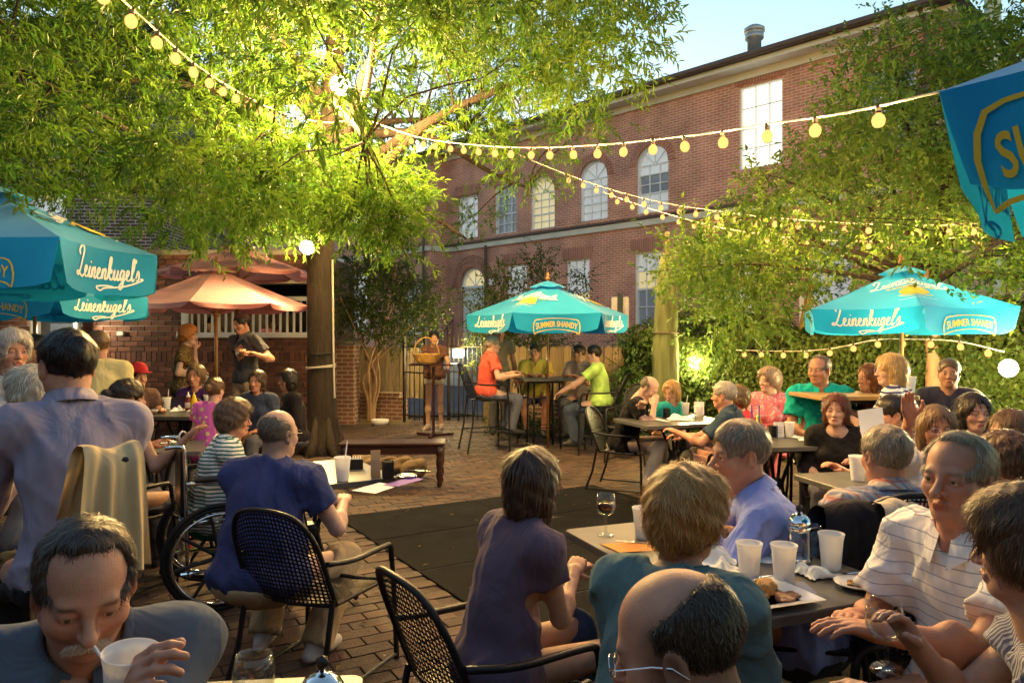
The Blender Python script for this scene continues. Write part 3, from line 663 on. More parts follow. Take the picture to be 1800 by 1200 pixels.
for i, t in enumerate([at(1230, 470, 8.6), at(1330, 300, 8.8), at(1460, 120, 8.6), at(1560, 60, 8), at(1700, 200, 7.2), at(1790, 420, 6.6), at(1400, 430, 8.2), at(1480, 330, 8.9), at(1650, 120, 9), at(1240, 390, 9.3)]):
    bl = MB(); P = limb(bl, (-.02, .04, 2.05 + .04 * (i % 4)), t - MBs, .042, .01, .07, .18, 7, 12); LP += P[2:]; bl.build('branch', M_bark, myr, smooth=True)
LP = np.array(LP); sb = MB()
for c in CM:
    dd_ = ((LP - (c - MBs)) ** 2).sum(1); k = int(dd_.argmin())
    if dd_[k] < 2.5: limb(sb, LP[k], c - MBs, .008, .003, .04, .25, 4, 4)
sb.build('small_branches', M_bark, myr, kind='stuff')
# ---- multi stem crape myrtle by the fence
def bush(label, base, poly, lo, hi, ncl, stems, rad, nt, ll, lw, m, base_c, stem_r=.03, cat='tree', name='crape_myrtle', reject=None, twl=.4):
    base = np.array(base); o = thing(name, label, cat, base)
    c = sample_clumps(ncl, lo, hi, poly, .2, reject); V, cols, s, td, tl = twigs(c, RN.uniform(rad * .7, rad * 1.2, len(c)), nt, 12, twl, ll, lw, .1, base_c, .7, .4)
    link('foliage', leaf_mesh('foliage', V - base, cols), m, o)['kind'] = 'stuff'
    for i in range(stems):
        a = 6.28 * i / stems; t = c[int(i * len(c) / stems)]; bl = MB(); s0 = np.array([.05 * math.cos(a), .05 * math.sin(a), -.02])
        mid = s0 + np.array([.1 * math.cos(a), .1 * math.sin(a), .75 * (t - base)[2] * .55]); P = spline([s0, s0 * 1.3 + (0, 0, .4 * (t - base)[2] * .5), mid, (mid + (t - base)) / 2 + (0, 0, .05), t - base], 5); bl.tube(P, np.linspace(stem_r, stem_r * .25, len(P)), 7); bl.build('stem', M_bark2, o, smooth=True)
    return o
bush('slender multi stem crape myrtle at the picket fence', (-2.6, 13.55, 0), [(590, 560), (600, 460), (640, 440), (700, 450), (770, 500), (775, 560), (720, 600), (640, 590)], (-3.6, 12.6, 1.5), (-1.1, 14.4, 3.8), 60, 8, .3, 15, .08, .02, M_leaf2, ((.045, .09, .022), (.09, .11, .025)), .035)
bush('leafy shrub lit from below behind the bar table', (-.05, 13.9, 0), [(835, 640), (840, 560), (870, 470), (885, 440), (900, 520), (960, 560), (985, 600), (980, 650)], (-1, 13.3, .9), (1.2, 14.6, 3.4), 44, 6, .24, 13, .075, .021, M_leaf2, ((.06, .1, .022), (.12, .14, .03)), .018, 'shrub', 'shrub')
bush('sprigs of shrub rising behind the middle umbrella', (.75, 14.4, 0), [(925, 520), (935, 440), (960, 440), (975, 500), (1000, 520), (1020, 470), (1030, 480), (1010, 545)], (.1, 13.9, 2), (1.6, 14.9, 3.4), 16, 4, .14, 11, .07, .02, M_leaf2, ((.05, .09, .022), (.08, .11, .03)), .014, 'shrub', 'shrub')
bush('dense vine shrub climbing beside the wrapped pole', (1.62, 10.9, 0), [(1085, 740), (1095, 640), (1110, 590), (1135, 600), (1150, 700), (1140, 760)], (1.2, 10.2, .1), (2.3, 11.4, 1.75), 34, 5, .16, 12, .05, .017, M_ivy, ((.05, .1, .02), (.09, .14, .03)), .014, 'shrub', 'shrub')
bush('low green shrub at the foot of the brick planter', (.55, 12.0, 0), [(880, 775), (890, 720), (930, 735), (1000, 745), (1100, 750), (1110, 790)], (-.4, 11.2, .02), (2.2, 12.6, .5), 34, 4, .15, 10, .055, .017, M_ivy, ((.04, .085, .02), (.08, .12, .03)), .01, 'shrub', 'shrub')
# ---- ivy covered fence on the right
IA, IB = np.array([1.75, 10.9]), np.array([6.8, 6.1]); il = np.linalg.norm(IB - IA); iu = (IB - IA) / il; inn = np.array([iu[1], -iu[0]])
ivy = thing('ivy_hedge', 'ivy covered fence along the right side of the patio', 'hedge', (IA[0], IA[1], 0), math.atan2(iu[1], iu[0]))
MB().box((il / 2, .16, .72), (il, .05, 1.44)).build('fence_core', mat('dark_fence', (.02, .018, .012), .95, var=.3), ivy)
n = 30000; x = RN.uniform(0, il, n); z = RN.uniform(0, 1, n) ** .85 * (1.5 + .1 * np.sin(x * 2.1) + .07 * np.sin(x * 5.3)); y = -RN.uniform(0, .22, n) * (.6 + .4 * np.sin(x * 3 + z * 4)) - .02 + .1 * np.cos(z * 2)
tp = RN.random(n) < .12; y[tp] = RN.uniform(-.2, .35, tp.sum()); z[tp] = 1.42 + RN.uniform(0, .22, tp.sum()) + .06 * np.sin(x[tp] * 4)
P = np.stack([x, y, z], 1); D = rdir(n) * .7 + np.array([0, -.25, -.75]); NN = rdir(n) * .5 + np.array([0, -1, .5])
cl = np.array([.045, .085, .018]) * RN.uniform(.6, 1.5, (n, 1)) + np.array([.03, .02, 0]) * RN.uniform(0, 1, (n, 1))
link('foliage', leaf_mesh('foliage', leaf_arrays(P, D, NN, RN.uniform(.04, .085, n), RN.uniform(.018, .032, n), .2), cl), M_ivy, ivy)['kind'] = 'stuff'
# thicker evergreen mass behind the ivy
n = 16000; x = RN.uniform(-.3, il, n); P = np.stack([x, RN.uniform(.2, 1.5, n), 1.35 + RN.uniform(0, .45, n) * (1 + .5 * np.sin(x * 1.7))], 1)
V = leaf_arrays(P, rdir(n) + np.array([0, -.3, -.3]), rdir(n), RN.uniform(.05, .09, n), RN.uniform(.015, .026, n))
link('upper_foliage', leaf_mesh('upper_foliage', V, np.array([.05, .09, .02]) * RN.uniform(.6, 1.5, (n, 1))), M_leaf2, ivy)['kind'] = 'stuff'
# wooden brace
sp = at(1385, 600, 10.4); o = thing('timber_brace', 'leaning yellow timber brace behind the ivy', 'brace', (sp[0], sp[1], 0))
MB().box((.06, 0, 1.2), (.06, .05, 2.4), M=roty(R(14)) @ np.eye(3)).build('plank', mat('yellow_wood', (.35, .26, .07), .7, var=.2), o)
# ------------------------------------------------------------------ figures: one smooth surface per body, clothing as children
def n3(v): return v / (np.linalg.norm(v) + 1e-9)
class Field:
    def __init__(s, lo, hi, h):
        s.lo = np.array(lo, np.float32); s.h = h; s.n = np.maximum(np.ceil((np.array(hi) - s.lo) / h).astype(int) + 1, 4)
        s.F = np.full(s.n, .5, np.float32); s.ax = [s.lo[i] + h * np.arange(s.n[i], dtype=np.float32) for i in range(3)]
    def _sl(s, lo, hi):
        a = np.clip(((np.array(lo) - s.lo) / s.h).astype(int), 0, s.n); b = np.clip(((np.array(hi) - s.lo) / s.h).astype(int) + 2, 0, s.n)
        if (b <= a).any(): return None
        sl = tuple(slice(a[i], b[i]) for i in range(3)); return sl, s.ax[0][sl[0]][:, None, None], s.ax[1][sl[1]][None, :, None], s.ax[2][sl[2]][None, None, :]
    def _mix(s, sl, d, k, op):
        A = s.F[sl]
        if op == 'u':
            if k <= 0: s.F[sl] = np.minimum(A, d); return
            h = np.clip(.5 + .5 * (d - A) / k, 0, 1); s.F[sl] = d + (A - d) * h - k * h * (1 - h)
        else:
            if k <= 0: s.F[sl] = np.maximum(A, -d); return
            h = np.clip(.5 - .5 * (A + d) / k, 0, 1); s.F[sl] = A + (-d - A) * h + k * h * (1 - h)
    def cap(s, a, b, ra, rb=None, k=.02, op='u'):
        rb = ra if rb is None else rb; a = np.asarray(a, np.float32); b = np.asarray(b, np.float32); m = max(ra, rb) + k + 3 * s.h
        q = s._sl(np.minimum(a, b) - m, np.maximum(a, b) + m)
        if q is None: return s
        sl, x, y, z = q; ab = b - a; L2 = float(ab @ ab) + 1e-9
        x = x - a[0]; y = y - a[1]; z = z - a[2]; t = np.clip((x * ab[0] + y * ab[1] + z * ab[2]) / L2, 0, 1)
        d = np.sqrt((x - t * ab[0]) ** 2 + (y - t * ab[1]) ** 2 + (z - t * ab[2]) ** 2) - (ra + t * (rb - ra)); s._mix(sl, d, k, op); return s
    def ell(s, c, r, k=.02, Rm=None, op='u'):
        c = np.asarray(c, np.float32); r = np.asarray(r, np.float32); m = (r.max() if Rm is not None else r) + k + 3 * s.h
        q = s._sl(c - m, c + m)
        if q is None: return s
        sl, x, y, z = q; x = x - c[0]; y = y - c[1]; z = z - c[2]
        if Rm is not None:
            Rm = np.asarray(Rm, np.float32); x, y, z = (x * Rm[0, i] + y * Rm[1, i] + z * Rm[2, i] for i in range(3))
        k0 = np.sqrt((x / r[0]) ** 2 + (y / r[1]) ** 2 + (z / r[2]) ** 2); k1 = np.sqrt((x / r[0] ** 2) ** 2 + (y / r[1] ** 2) ** 2 + (z / r[2] ** 2) ** 2) + 1e-6
        s._mix(sl, k0 * (k0 - 1) / k1, k, op); return s
    def cut(s, p, nrm, c=None, rad=9):
        """remove the side of the plane that nrm points to, within rad of c"""
        p = np.asarray(p); nrm = n3(np.asarray(nrm, float)); c = p if c is None else c; q = s._sl(c - rad, c + rad)
        if q is None: return s
        sl, x, y, z = q; d = (x - p[0]) * nrm[0] + (y - p[1]) * nrm[1] + (z - p[2]) * nrm[2]; A = s.F[sl]
        if rad < 5: msk = ((x - c[0]) ** 2 + (y - c[1]) ** 2 + (z - c[2]) ** 2) < rad * rad; s.F[sl] = np.where(msk, np.maximum(A, d), A)
        else: s.F[sl] = np.maximum(A, d)
        return s
    def wrinkle(s, amp, f, seed=0):
        x, y, z = s.ax[0][:, None, None], s.ax[1][None, :, None], s.ax[2][None, None, :]; q = np.random.default_rng(seed).uniform(0, 6, 6)
        w = np.sin(f * (x * 1.2 + .5 * z) + 2 * np.sin(f * .45 * z + q[0]) + q[1]) + .8 * np.sin(f * 1.7 * (.5 * y + z * .9 - .3 * x) + 1.8 * np.sin(f * .6 * x + q[2]) + q[3]) + .6 * np.sin(f * 2.6 * (y - .4 * z) + 2 * np.sin(f * .7 * z + q[4]))
        s.F += (amp * w).astype(np.float32); return s
    def folds(s, amp, seed=0, wl=.11):
        """ridged cloth folds running in a few directions, strong in patches"""
        g = np.random.default_rng(seed); x, y, z = s.ax[0][:, None, None], s.ax[1][None, :, None], s.ax[2][None, None, :]
        for i in range(5):
            a = g.uniform(0, 6.28); tilt = g.uniform(-.9, .9); d = np.array([math.cos(a), math.sin(a), tilt]); d /= np.linalg.norm(d); k = 3.14 / (wl * g.uniform(.7, 1.5)); q = g.uniform(0, 6.28, 4)
            ph = k * (x * d[0] + y * d[1] + z * d[2]) + 1.3 * np.sin(7 * z + 5 * x * d[1] + q[0]) + q[1]; m = np.clip(.35 + .75 * np.sin(6.5 * z + q[2] + 4 * x) * np.cos(5.5 * y + 4.5 * x + q[3]), 0, 1)
            s.F -= (amp * m * ((1 - np.abs(np.sin(ph))) ** 2.2 - .2)).astype(np.float32)
        return s
    def mesh(s):
        F = s.F; I = F < 0; nx, ny, nz = F.shape; cnt = np.zeros((nx - 1, ny - 1, nz - 1), np.int8)
        for i in (0, 1):
            for j in (0, 1):
                for k in (0, 1): cnt += I[i:nx - 1 + i, j:ny - 1 + j, k:nz - 1 + k]
        cells = np.argwhere((cnt > 0) & (cnt < 8))
        if not len(cells): return np.zeros((0, 3)), np.zeros((0, 4), int)
        idx = np.full((nx - 1, ny - 1, nz - 1), -1, np.int32); idx[cells[:, 0], cells[:, 1], cells[:, 2]] = np.arange(len(cells))
        acc = np.zeros((len(cells), 3), np.float32); ne = np.zeros(len(cells), np.float32); ci, cj, ck = cells.T
        co = [(i, j, k) for i in (0, 1) for j in (0, 1) for k in (0, 1)]; vals = {c: F[ci + c[0], cj + c[1], ck + c[2]] for c in co}
        for a in co:
            for x_ in range(3):
                if a[x_]: continue
                b = list(a); b[x_] = 1; b = tuple(b); va, vb = vals[a], vals[b]; m = (va < 0) != (vb < 0); t = np.where(m, va / np.where(m, va - vb, 1), 0)
                p = np.tile(np.array(a, np.float32), (len(cells), 1)); p[:, x_] = t; acc += p * m[:, None]; ne += m
        V = s.lo + s.h * (cells + acc / ne[:, None]); Q = []
        for x_ in range(3):
            o1, o2 = [(1, 2), (2, 0), (0, 1)][x_]; sa = [slice(1, -1)] * 3; sa[x_] = slice(0, -1); sb = list(sa); sb[x_] = slice(1, None)
            A, B = I[tuple(sa)], I[tuple(sb)]; e = np.argwhere(A != B)
            if not len(e): continue
            inside = A[e[:, 0], e[:, 1], e[:, 2]]; g = e + 1; g[:, x_] = e[:, x_]; q = []
            for d1, d2 in ((-1, -1), (0, -1), (0, 0), (-1, 0)):
                c = g.copy(); c[:, o1] += d1; c[:, o2] += d2; q.append(idx[c[:, 0], c[:, 1], c[:, 2]])
            q = np.stack(q, 1); q[~inside] = q[~inside][:, ::-1]; Q.append(q)
        Q = np.concatenate(Q); return V.astype(np.float32), Q[(Q >= 0).all(1)]
def ik(a, c, l1, l2, pole):
    a, c = np.array(a, float), np.array(c, float); d = np.linalg.norm(c - a); mx = (l1 + l2) * .995
    if d > mx: c = a + (c - a) * mx / d; d = mx
    d = max(d, abs(l1 - l2) + .02); x = (l1 * l1 - l2 * l2 + d * d) / (2 * d); h = math.sqrt(max(l1 * l1 - x * x, 0)); u = n3(c - a); p = np.array(pole, float) - u * (np.array(pole, float) @ u)
    return a + u * x + n3(p) * h, c
HEADC = {}
def head_field(h, fem, o):
    f = Field((-.105, -.13, -.2), (.105, .135, .135), h); w = o.get('fw', 1.0); nz = o.get('nose', 1.0); j = .92 if fem else 1.0
    f.ell((0, -.012, .032), (.074, .094, .082), .02); f.ell((0, .022, -.03), (.06 * w, .062, .08), .03)
    for s in (-1, 1):
        f.cap((s * .05 * w * j, -.004, -.05), (s * .02, .052, -.093), .021, .018, .025); f.ell((s * .04 * w, .05, -.03), (.024, .024, .022), .025)
    f.ell((0, .062, -.096), (.022 * j, .019, .017), .02); f.cap((-.034, .072, .013), (.034, .072, .013), .012, None, .018)
    f.cap((0, -.02, -.06), (0, -.035, -.2), .05 if fem else .057, .054 if fem else .064, .03); f.cap((0, .03, -.09), (0, .0, -.18), .025, .03, .03)
    for s in (-1, 1):
        f.ell((s * .032, .086, -.004), (.019, .013, .012), .014, op='d'); f.ell((s * .032, .0725, -.001), (.0165, .0145, .0125), .005); f.ell((s * .031, .0885, -.0048), (.013, .006, .0042), .003, op='d')
    f.cap((0, .078, .008), (0, .1 * (.5 + .5 * nz), -.036), .0075, .0115, .012); f.ell((0, .098 * (.5 + .5 * nz), -.036), (.0125, .011, .0105), .008)
    for s in (-1, 1): f.ell((s * .0125, .09, -.041), (.0085, .009, .007), .006); f.ell((s * .006, .098, -.0475), (.0038, .005, .003), .002, op='d')
    f.cap((-.02, .08, -.067), (0, .087, -.064), .0055, .0068, .006); f.cap((.02, .08, -.067), (0, .087, -.064), .0055, .0068, .006)
    f.cap((-.016, .08, -.0765), (.016, .08, -.0765), .0068, None, .007); f.cap((-.021, .0905, -.0705), (.021, .0905, -.0705), .0032, None, .003, op='d')
    if o.get('old'):
        for s in (-1, 1): f.cap((s * .018, .09, -.045), (s * .031, .078, -.072), .0035, None, .008, op='d'); f.cap((s * .026, .089, -.014), (s * .04, .08, -.018), .003, None, .006, op='d')
        for z in (.045, .058, .03): f.cap((-.035, .093 - abs(z - .03) * .3, z), (.035, .093 - abs(z - .03) * .3, z), .0028, None, .006, op='d')
    for s in (-1, 1):
        Rm = rotz(s * R(-22)); c = np.array([s * .077, -.012, -.01]); f.ell(c, (.0085, .019, .032), .006, Rm); f.ell(c + (s * .008, .003, .004), (.006, .011, .02), .004, Rm, 'd'); f.ell(c + (-s * .002, .006, -.024), (.006, .008, .01), .005)
    return f
def head_mesh(h, fem, o):
    key = (h, fem, o.get('fw', 1), o.get('nose', 1), bool(o.get('old')))
    if key not in HEADC: HEADC[key] = head_field(h, fem, o).mesh()
    return HEADC[key]
def head_cols(V, skin, o, fem):
    skin = np.array(skin); C = np.tile(skin, (len(V), 1)); x, y, z = V.T; g = lambda cx, cy_, cz, rx, ry, rz: np.exp(-(((np.abs(x) - cx) / rx) ** 2 + ((y - cy_) / ry) ** 2 + ((z - cz) / rz) ** 2))
    def mixc(w, c): nonlocal C; w = np.clip(w, 0, 1)[:, None]; C = C * (1 - w) + np.array(c) * w
    mixc(.45 * g(.042, .06, -.028, .022, .03, .02), skin * (1.0, .68, .62)); mixc(.4 * g(0, .105, -.038, .014, .02, .014), skin * (1.02, .72, .66)); mixc(.4 * g(.077, -.01, -.01, .012, .03, .035), skin * (1, .7, .62))
    lip = (.42, .13, .11) if fem else skin * (.85, .52, .47)
    mixc(.95 * np.clip(g(.0, .087, -.0705, .021, .012, .0095) * 1.6, 0, 1), lip)
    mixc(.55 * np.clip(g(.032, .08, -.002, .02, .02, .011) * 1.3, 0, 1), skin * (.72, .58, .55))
    br = np.array(o.get('brow', (.08, .05, .03))); mixc(.85 * np.clip(g(.034, .083, .0165 , .017, .02, .0042) * 1.7, 0, 1), br)
    if o.get('stubble'): mixc(o['stubble'] * np.clip(1.2 * g(0, .05, -.085, .06, .06, .028), 0, 1), skin * (.62, .62, .66))
    if o.get('scalp') is not None:
        k0 = np.sqrt((x / .1) ** 2 + ((y - .05) / .125) ** 2 + ((z - .11) / .092) ** 2); w = np.clip((k0 - .86) / .22, 0, 1) * np.clip((.045 - y) / .03, 0, 1) * np.clip((z + .07 - .5 * y) / .03, 0, 1); mixc(.62 * w, o['scalp'])
    mixc(.2 * RN.random(len(V)), skin * (.92, .82, .8)); return C
def hair_field(style, h, o):
    L_ = o.get('hl', 0); f = Field((-.14, -.17, -.32), (.14, .14, .17), h); e = {'short': .010, 'receding': .009, 'bald': .0035, 'bob': .018, 'long': .017, 'shortf': .024, 'curly': .008, 'bun': .014}[style]
    f.ell((0, -.012, .032), (.074 + e, .094 + e, .082 + e), .01)
    hl = .036 if style != 'receding' else .045
    if style in ('bob', 'long'):
        lo = -.105 - L_ if style == 'bob' else -.2 - L_
        f.ell((0, -.03, -.03), (.092, .082, .12), .03)
        for s in (-1, 1): f.cap((s * .068, -.008, .0), (s * .07, -.01, lo), .024, .02, .03)
        f.cap((0, -.06, -.02), (0, -.062, lo - .01), .05, .045, .04)
        f.ell((0, .1, -.05), (.058, .09, .125), .015, op='d'); f.cut((0, 0, lo), (0, .12, -1)); f.ell((0, .02, -.16), (.052, .07, .085), .02, op='d')
    elif style == 'shortf':
        f.ell((0, -.045, -.02), (.082, .075, .085), .04); f.ell((0, .02, .07), (.075, .075, .055), .04)
        for s in (-1, 1): f.ell((s * .068, .0, -.01), (.024, .04, .045), .03)
        f.ell((0, .112, -.035), (.06, .075, .1), .015, op='d'); f.cut((0, -.05, -.088 - L_), (0, .5, -1)); f.ell((0, .03, -.14), (.06, .08, .07), .02, op='d')
    else:
        if style == 'curly':
            for i in range(26):
                a = 2.4 * i; zz = 1 - 1.15 * i / 26; r_ = math.sqrt(max(0, 1 - zz * zz)); f.ell((.085 * r_ * math.cos(a), -.015 + .1 * r_ * math.sin(a), .035 + .09 * zz), (.015, .015, .014), .014)
        f.ell((0, .118, -.04), (.068, .075, .1 + hl - .026), .012, op='d')
        if style in ('receding', 'bald'):
            if style == 'bald':
                f.ell((0, .05, .11), (.1, .125, .092), .006, op='d')
                for s in (-1, 1): f.ell((s * .075, .075, .02), (.05, .065, .08), .01, op='d')
            else:
                f.ell((0, .1, .08), (.06, .062, .055), .02, op='d')
                for s in (-1, 1): f.ell((s * .05, .07, .07), (.03, .05, .045), .02, op='d')
        f.cut((0, -.0, -.032), (0, .55, -1))
        for s in (-1, 1): f.ell((s * .082, -.006, -.012), (.022, .024, .034), .008, op='d'); f.ell((s * .08, .05, -.03), (.03, .03, .045), .01, op='d')
        if style == 'bun': f.ell((0, -.125, .03), (.035, .035, .035), .01)
    f.wrinkle({'bald': .0006, 'receding': .0016, 'short': .0014, 'curly': .004}.get(style, .0022), 75, 3)
    return f
HAIRC = {}
def hair_build(style, h, o, col, near):
    key = (style, round(h, 4), o.get('hl', 0))
    if key not in HAIRC: HAIRC[key] = hair_field(style, h, o).mesh()
    V, Q = HAIRC[key]; V = V.copy()
    if not len(V): return None
    Nn = np.zeros_like(V); fn = np.cross(V[Q[:, 2]] - V[Q[:, 0]], V[Q[:, 3]] - V[Q[:, 1]]); [np.add.at(Nn, Q[:, i], fn) for i in range(4)]; Nn /= np.linalg.norm(Nn, axis=1)[:, None] + 1e-9
    col = np.array(col); ns = {2: 4200, 1: 1300, 0: 380}[near]; wd = {2: .0008, 1: .0017, 0: .003}[near]
    out = np.where((Nn * (V - (0, -.01, .02))).sum(1) > .0)[0]; pk = RN.choice(out, ns); p, nn = V[pk], Nn[pk]
    crown = np.array([0, -.045, .125]); fl = p - crown; fl[:, 2] -= .06
    if style in ('bob', 'long'): fl = fl * (.8, .8, 1) ; fl[:, 2] -= .12
    if o.get('part'): fl[:, 0] += .05 * np.sign(p[:, 0] - .02)
    fl += RN.normal(0, {'curly': .06, 'shortf': .05, 'bald': .05}.get(style, .032), fl.shape); fl -= nn * (fl * nn).sum(1)[:, None]; fl /= np.linalg.norm(fl, axis=1)[:, None] + 1e-9
    L_ = {'bald': .018, 'receding': .026, 'short': .028, 'curly': .05, 'shortf': .05, 'bob': .075, 'long': .09, 'bun': .04}[style] * RN.uniform(.6, 1.2, ns)
    if style in ('bald', 'receding', 'short'): p = p + fl * RN.uniform(-.010, .004, (ns, 1))
    seg = 4; side = np.cross(fl, nn); Rc = .1; pts = []
    lift = RN.uniform(0, {'curly': .009, 'shortf': .009, 'bob': .006, 'long': .006}.get(style, .004), ns)
    for i in range(seg + 1):
        t = i / seg; sL = (L_ * t)[:, None]; q = p + fl * sL - nn * (sL ** 2 / (2 * Rc) * (.9 if style not in ('bob', 'long') else .6)) + nn * (lift[:, None] * math.sin(t * 2.4) + .0015)
        if style == 'curly': q = q + side * (np.sin(t * 6 + pk[:, None]) * .004)
        ww = wd * (1 - .75 * t); pts += [q + side * ww, q - side * ww]
    RV = np.stack(pts, 1); RF = np.array([(2 * i, 2 * i + 2, 2 * i + 3, 2 * i + 1) for i in range(seg)])
    rv = RV.reshape(-1, 3); rf = (RF[None] + (np.arange(ns) * (2 * seg + 2))[:, None, None]).reshape(-1, 4) + len(V)
    tone = RN.uniform(.65, 1.45, ns); rc = np.repeat(col[None] * tone[:, None], 2 * seg + 2, 0); sc = np.tile(col * .75, (len(V), 1))
    return np.concatenate([V, rv]), np.concatenate([Q, rf]), np.concatenate([sc, rc])
def hand_mesh(h, side, curl, thumb=.5):
    """hand local: y along the fingers, z out of the back of the hand, x towards the little finger side for side=+1"""
    f = Field((-.09, -.06, -.11), (.09, .2, .06), h); s = side
    f.cap((0, -.05, 0), (0, .01, 0), .026, .026, .01); f.ell((0, .045, 0), (.038, .05, .0155), .02); f.ell((-s * .022, .03, -.008), (.02, .034, .016), .015)
    for i, (x, l, r) in enumerate(((-.027, .07, .0092), (-.009, .078, .0094), (.0095, .073, .009), (.0265, .058, .008))):
        p = np.array([s * x, .082 - abs(x + .005) * .25, .003]); a = curl * (.8 + .12 * i); an = -a * .35
        f.cap(p - (0, .03, 0), p, .0105, r, .008)
        for k, fr in enumerate((.45, .31, .24)):
            an -= a * (.75 if k else .35); q = p + l * fr * np.array([s * x * .8 * (1 - curl * .5), math.cos(an), math.sin(an)]); f.cap(p, q, r, r * .9, .004); p = q; r *= .9
    p = np.array([-s * .026, .012, -.008]); q = p + np.array([-s * .03, .03, -.012 - .012 * curl]); t = q + np.array([-s * (.016 - .03 * curl * thumb), .03, -.012 * curl]); t2 = t + np.array([s * .012 * curl, .024, -.01 * curl])
    f.cap(p, q, .0135, .0115, .01); f.cap(q, t, .011, .0102, .004); f.cap(t, t2, .0102, .0085, .004)
    return f.mesh()
HANDC = {}
def fabric(name, col, pat=None, c2=None, sc=1.0, rough=.85, c3=None, bump=.6):
    """cloth with a weave bump and an optional woven pattern"""
    if name in MATS: return MATS[name]
    m = mat(name, col, rough, var=.12, vscale=7, bump=bump, bscale=5.2, sheen=.04, spec=.15, stretch=(1, 1, .65))
    for n_ in m.node_tree.nodes:
        if n_.type == 'TEX_NOISE' and abs(n_.inputs['Scale'].default_value - 5.2) < .01: n_.inputs['Detail'].default_value = 3; n_.inputs['Distortion'].default_value = 1.3
        if n_.type == 'BUMP': n_.inputs['Distance'].default_value = .05
    if not pat: return m
    t = m.node_tree; N, L = t.nodes, t.links; b = N['Principled BSDF']; tc = N.new('ShaderNodeTexCoord'); sp = N.new('ShaderNodeSeparateXYZ'); L.new(tc.outputs['Object'], sp.inputs[0])
    def band(sock, per, duty, soft=.03, off=0.):
        a = N.new('ShaderNodeMath'); a.operation = 'MULTIPLY_ADD'; a.inputs[1].default_value = 1 / per; a.inputs[2].default_value = 50 + off; L.new(sock, a.inputs[0]); fr = N.new('ShaderNodeMath'); fr.operation = 'FRACT'; L.new(a.outputs[0], fr.inputs[0])
        r = N.new('ShaderNodeMapRange'); r.inputs[1].default_value = duty - soft; r.inputs[2].default_value = duty + soft; r.inputs[3].default_value = 1; r.inputs[4].default_value = 0; L.new(fr.outputs[0], r.inputs[0]); return r.outputs[0]
    def mix(fac, c): 
        mx = N.new('ShaderNodeMix'); mx.data_type = 'RGBA'; L.new(fac, mx.inputs[0]); src = b.inputs[0].links[0].from_socket; L.new(src, mx.inputs[6]); mx.inputs[7].default_value = (*c, 1); L.new(mx.outputs[2], b.inputs[0])
    def warp(sock):
        n = N.new('ShaderNodeTexNoise'); n.inputs['Scale'].default_value = 4; L.new(tc.outputs['Object'], n.inputs[0]); a = N.new('ShaderNodeMath'); a.operation = 'MULTIPLY_ADD'; a.inputs[1].default_value = .05; L.new(n.outputs[0], a.inputs[0]); L.new(sock, a.inputs[2]); return a.outputs[0]
    if pat == 'stripe': mix(band(warp(sp.outputs[2]), .034 * sc, .42), c2)
    elif pat == 'thin': mix(band(warp(sp.outputs[2]), .042 * sc, .09), c2)
    elif pat == 'vstripe': mix(band(warp(sp.outputs[0]), .02 * sc, .4, .08), c2)
    elif pat == 'plaid':
        h = N.new('ShaderNodeMath'); h.operation = 'ADD'; L.new(sp.outputs[0], h.inputs[0]); L.new(sp.outputs[1], h.inputs[1])
        for sock, off in ((h.outputs[0], 0), (sp.outputs[2], .3)):
            for per, du, o_, c, w in ((.075, .26, 0, c2, .6), (.075, .14, .45, c3, .7), (.0375, .08, .2, (.6, .58, .55), .4)):
                bd = band(warp(sock), per * sc, du, .05, o_ + off); k = N.new('ShaderNodeMath'); k.operation = 'MULTIPLY'; k.inputs[1].default_value = w; L.new(bd, k.inputs[0]); mix(k.outputs[0], c)
    elif pat == 'floral':
        v = N.new('ShaderNodeTexVoronoi'); v.inputs['Scale'].default_value = 45 / sc; L.new(tc.outputs['Object'], v.inputs[0]); r = N.new('ShaderNodeMapRange'); r.inputs[1].default_value = .32; r.inputs[2].default_value = .38; r.inputs[3].default_value = 1; r.inputs[4].default_value = 0; L.new(v.outputs[0], r.inputs[0]); mix(r.outputs[0], c2)
    return m
M_skin = mat('skin', (.5, .3, .22), .5, attr='Col', var=.1, vscale=30, bump=.08, bscale=190, spec=.4)
M_hair = mat('hair', (.1, .06, .03), .38, attr='Col', spec=.5)
M_eye = mat('eye', (.8, .8, .8), .1, attr='Col', spec=.7)
M_lens = mat('lens', (.01, .01, .01), .03, alpha=.1, spec=.6)
M_steel = mat('steel', (.62, .62, .63), .18, metal=1)
SKIN = {'pale': (.52, .33, .25), 'mid': (.46, .27, .19), 'tan': (.38, .2, .125), 'ruddy': (.54, .27, .17)}
HC = {'grey': (.34, .31, .27), 'white': (.6, .57, .5), 'brown': (.075, .042, .022), 'dark': (.022, .015, .011), 'blond': (.42, .27, .11), 'lblond': (.55, .42, .22), 'auburn': (.16, .06, .025), 'sandy': (.27, .19, .11), 'grizzled': (.14, .115, .09), 'lbrown': (.16, .095, .045)}
PEOPLE = []; GROUPP = 'people on the patio'
EYEM = {}
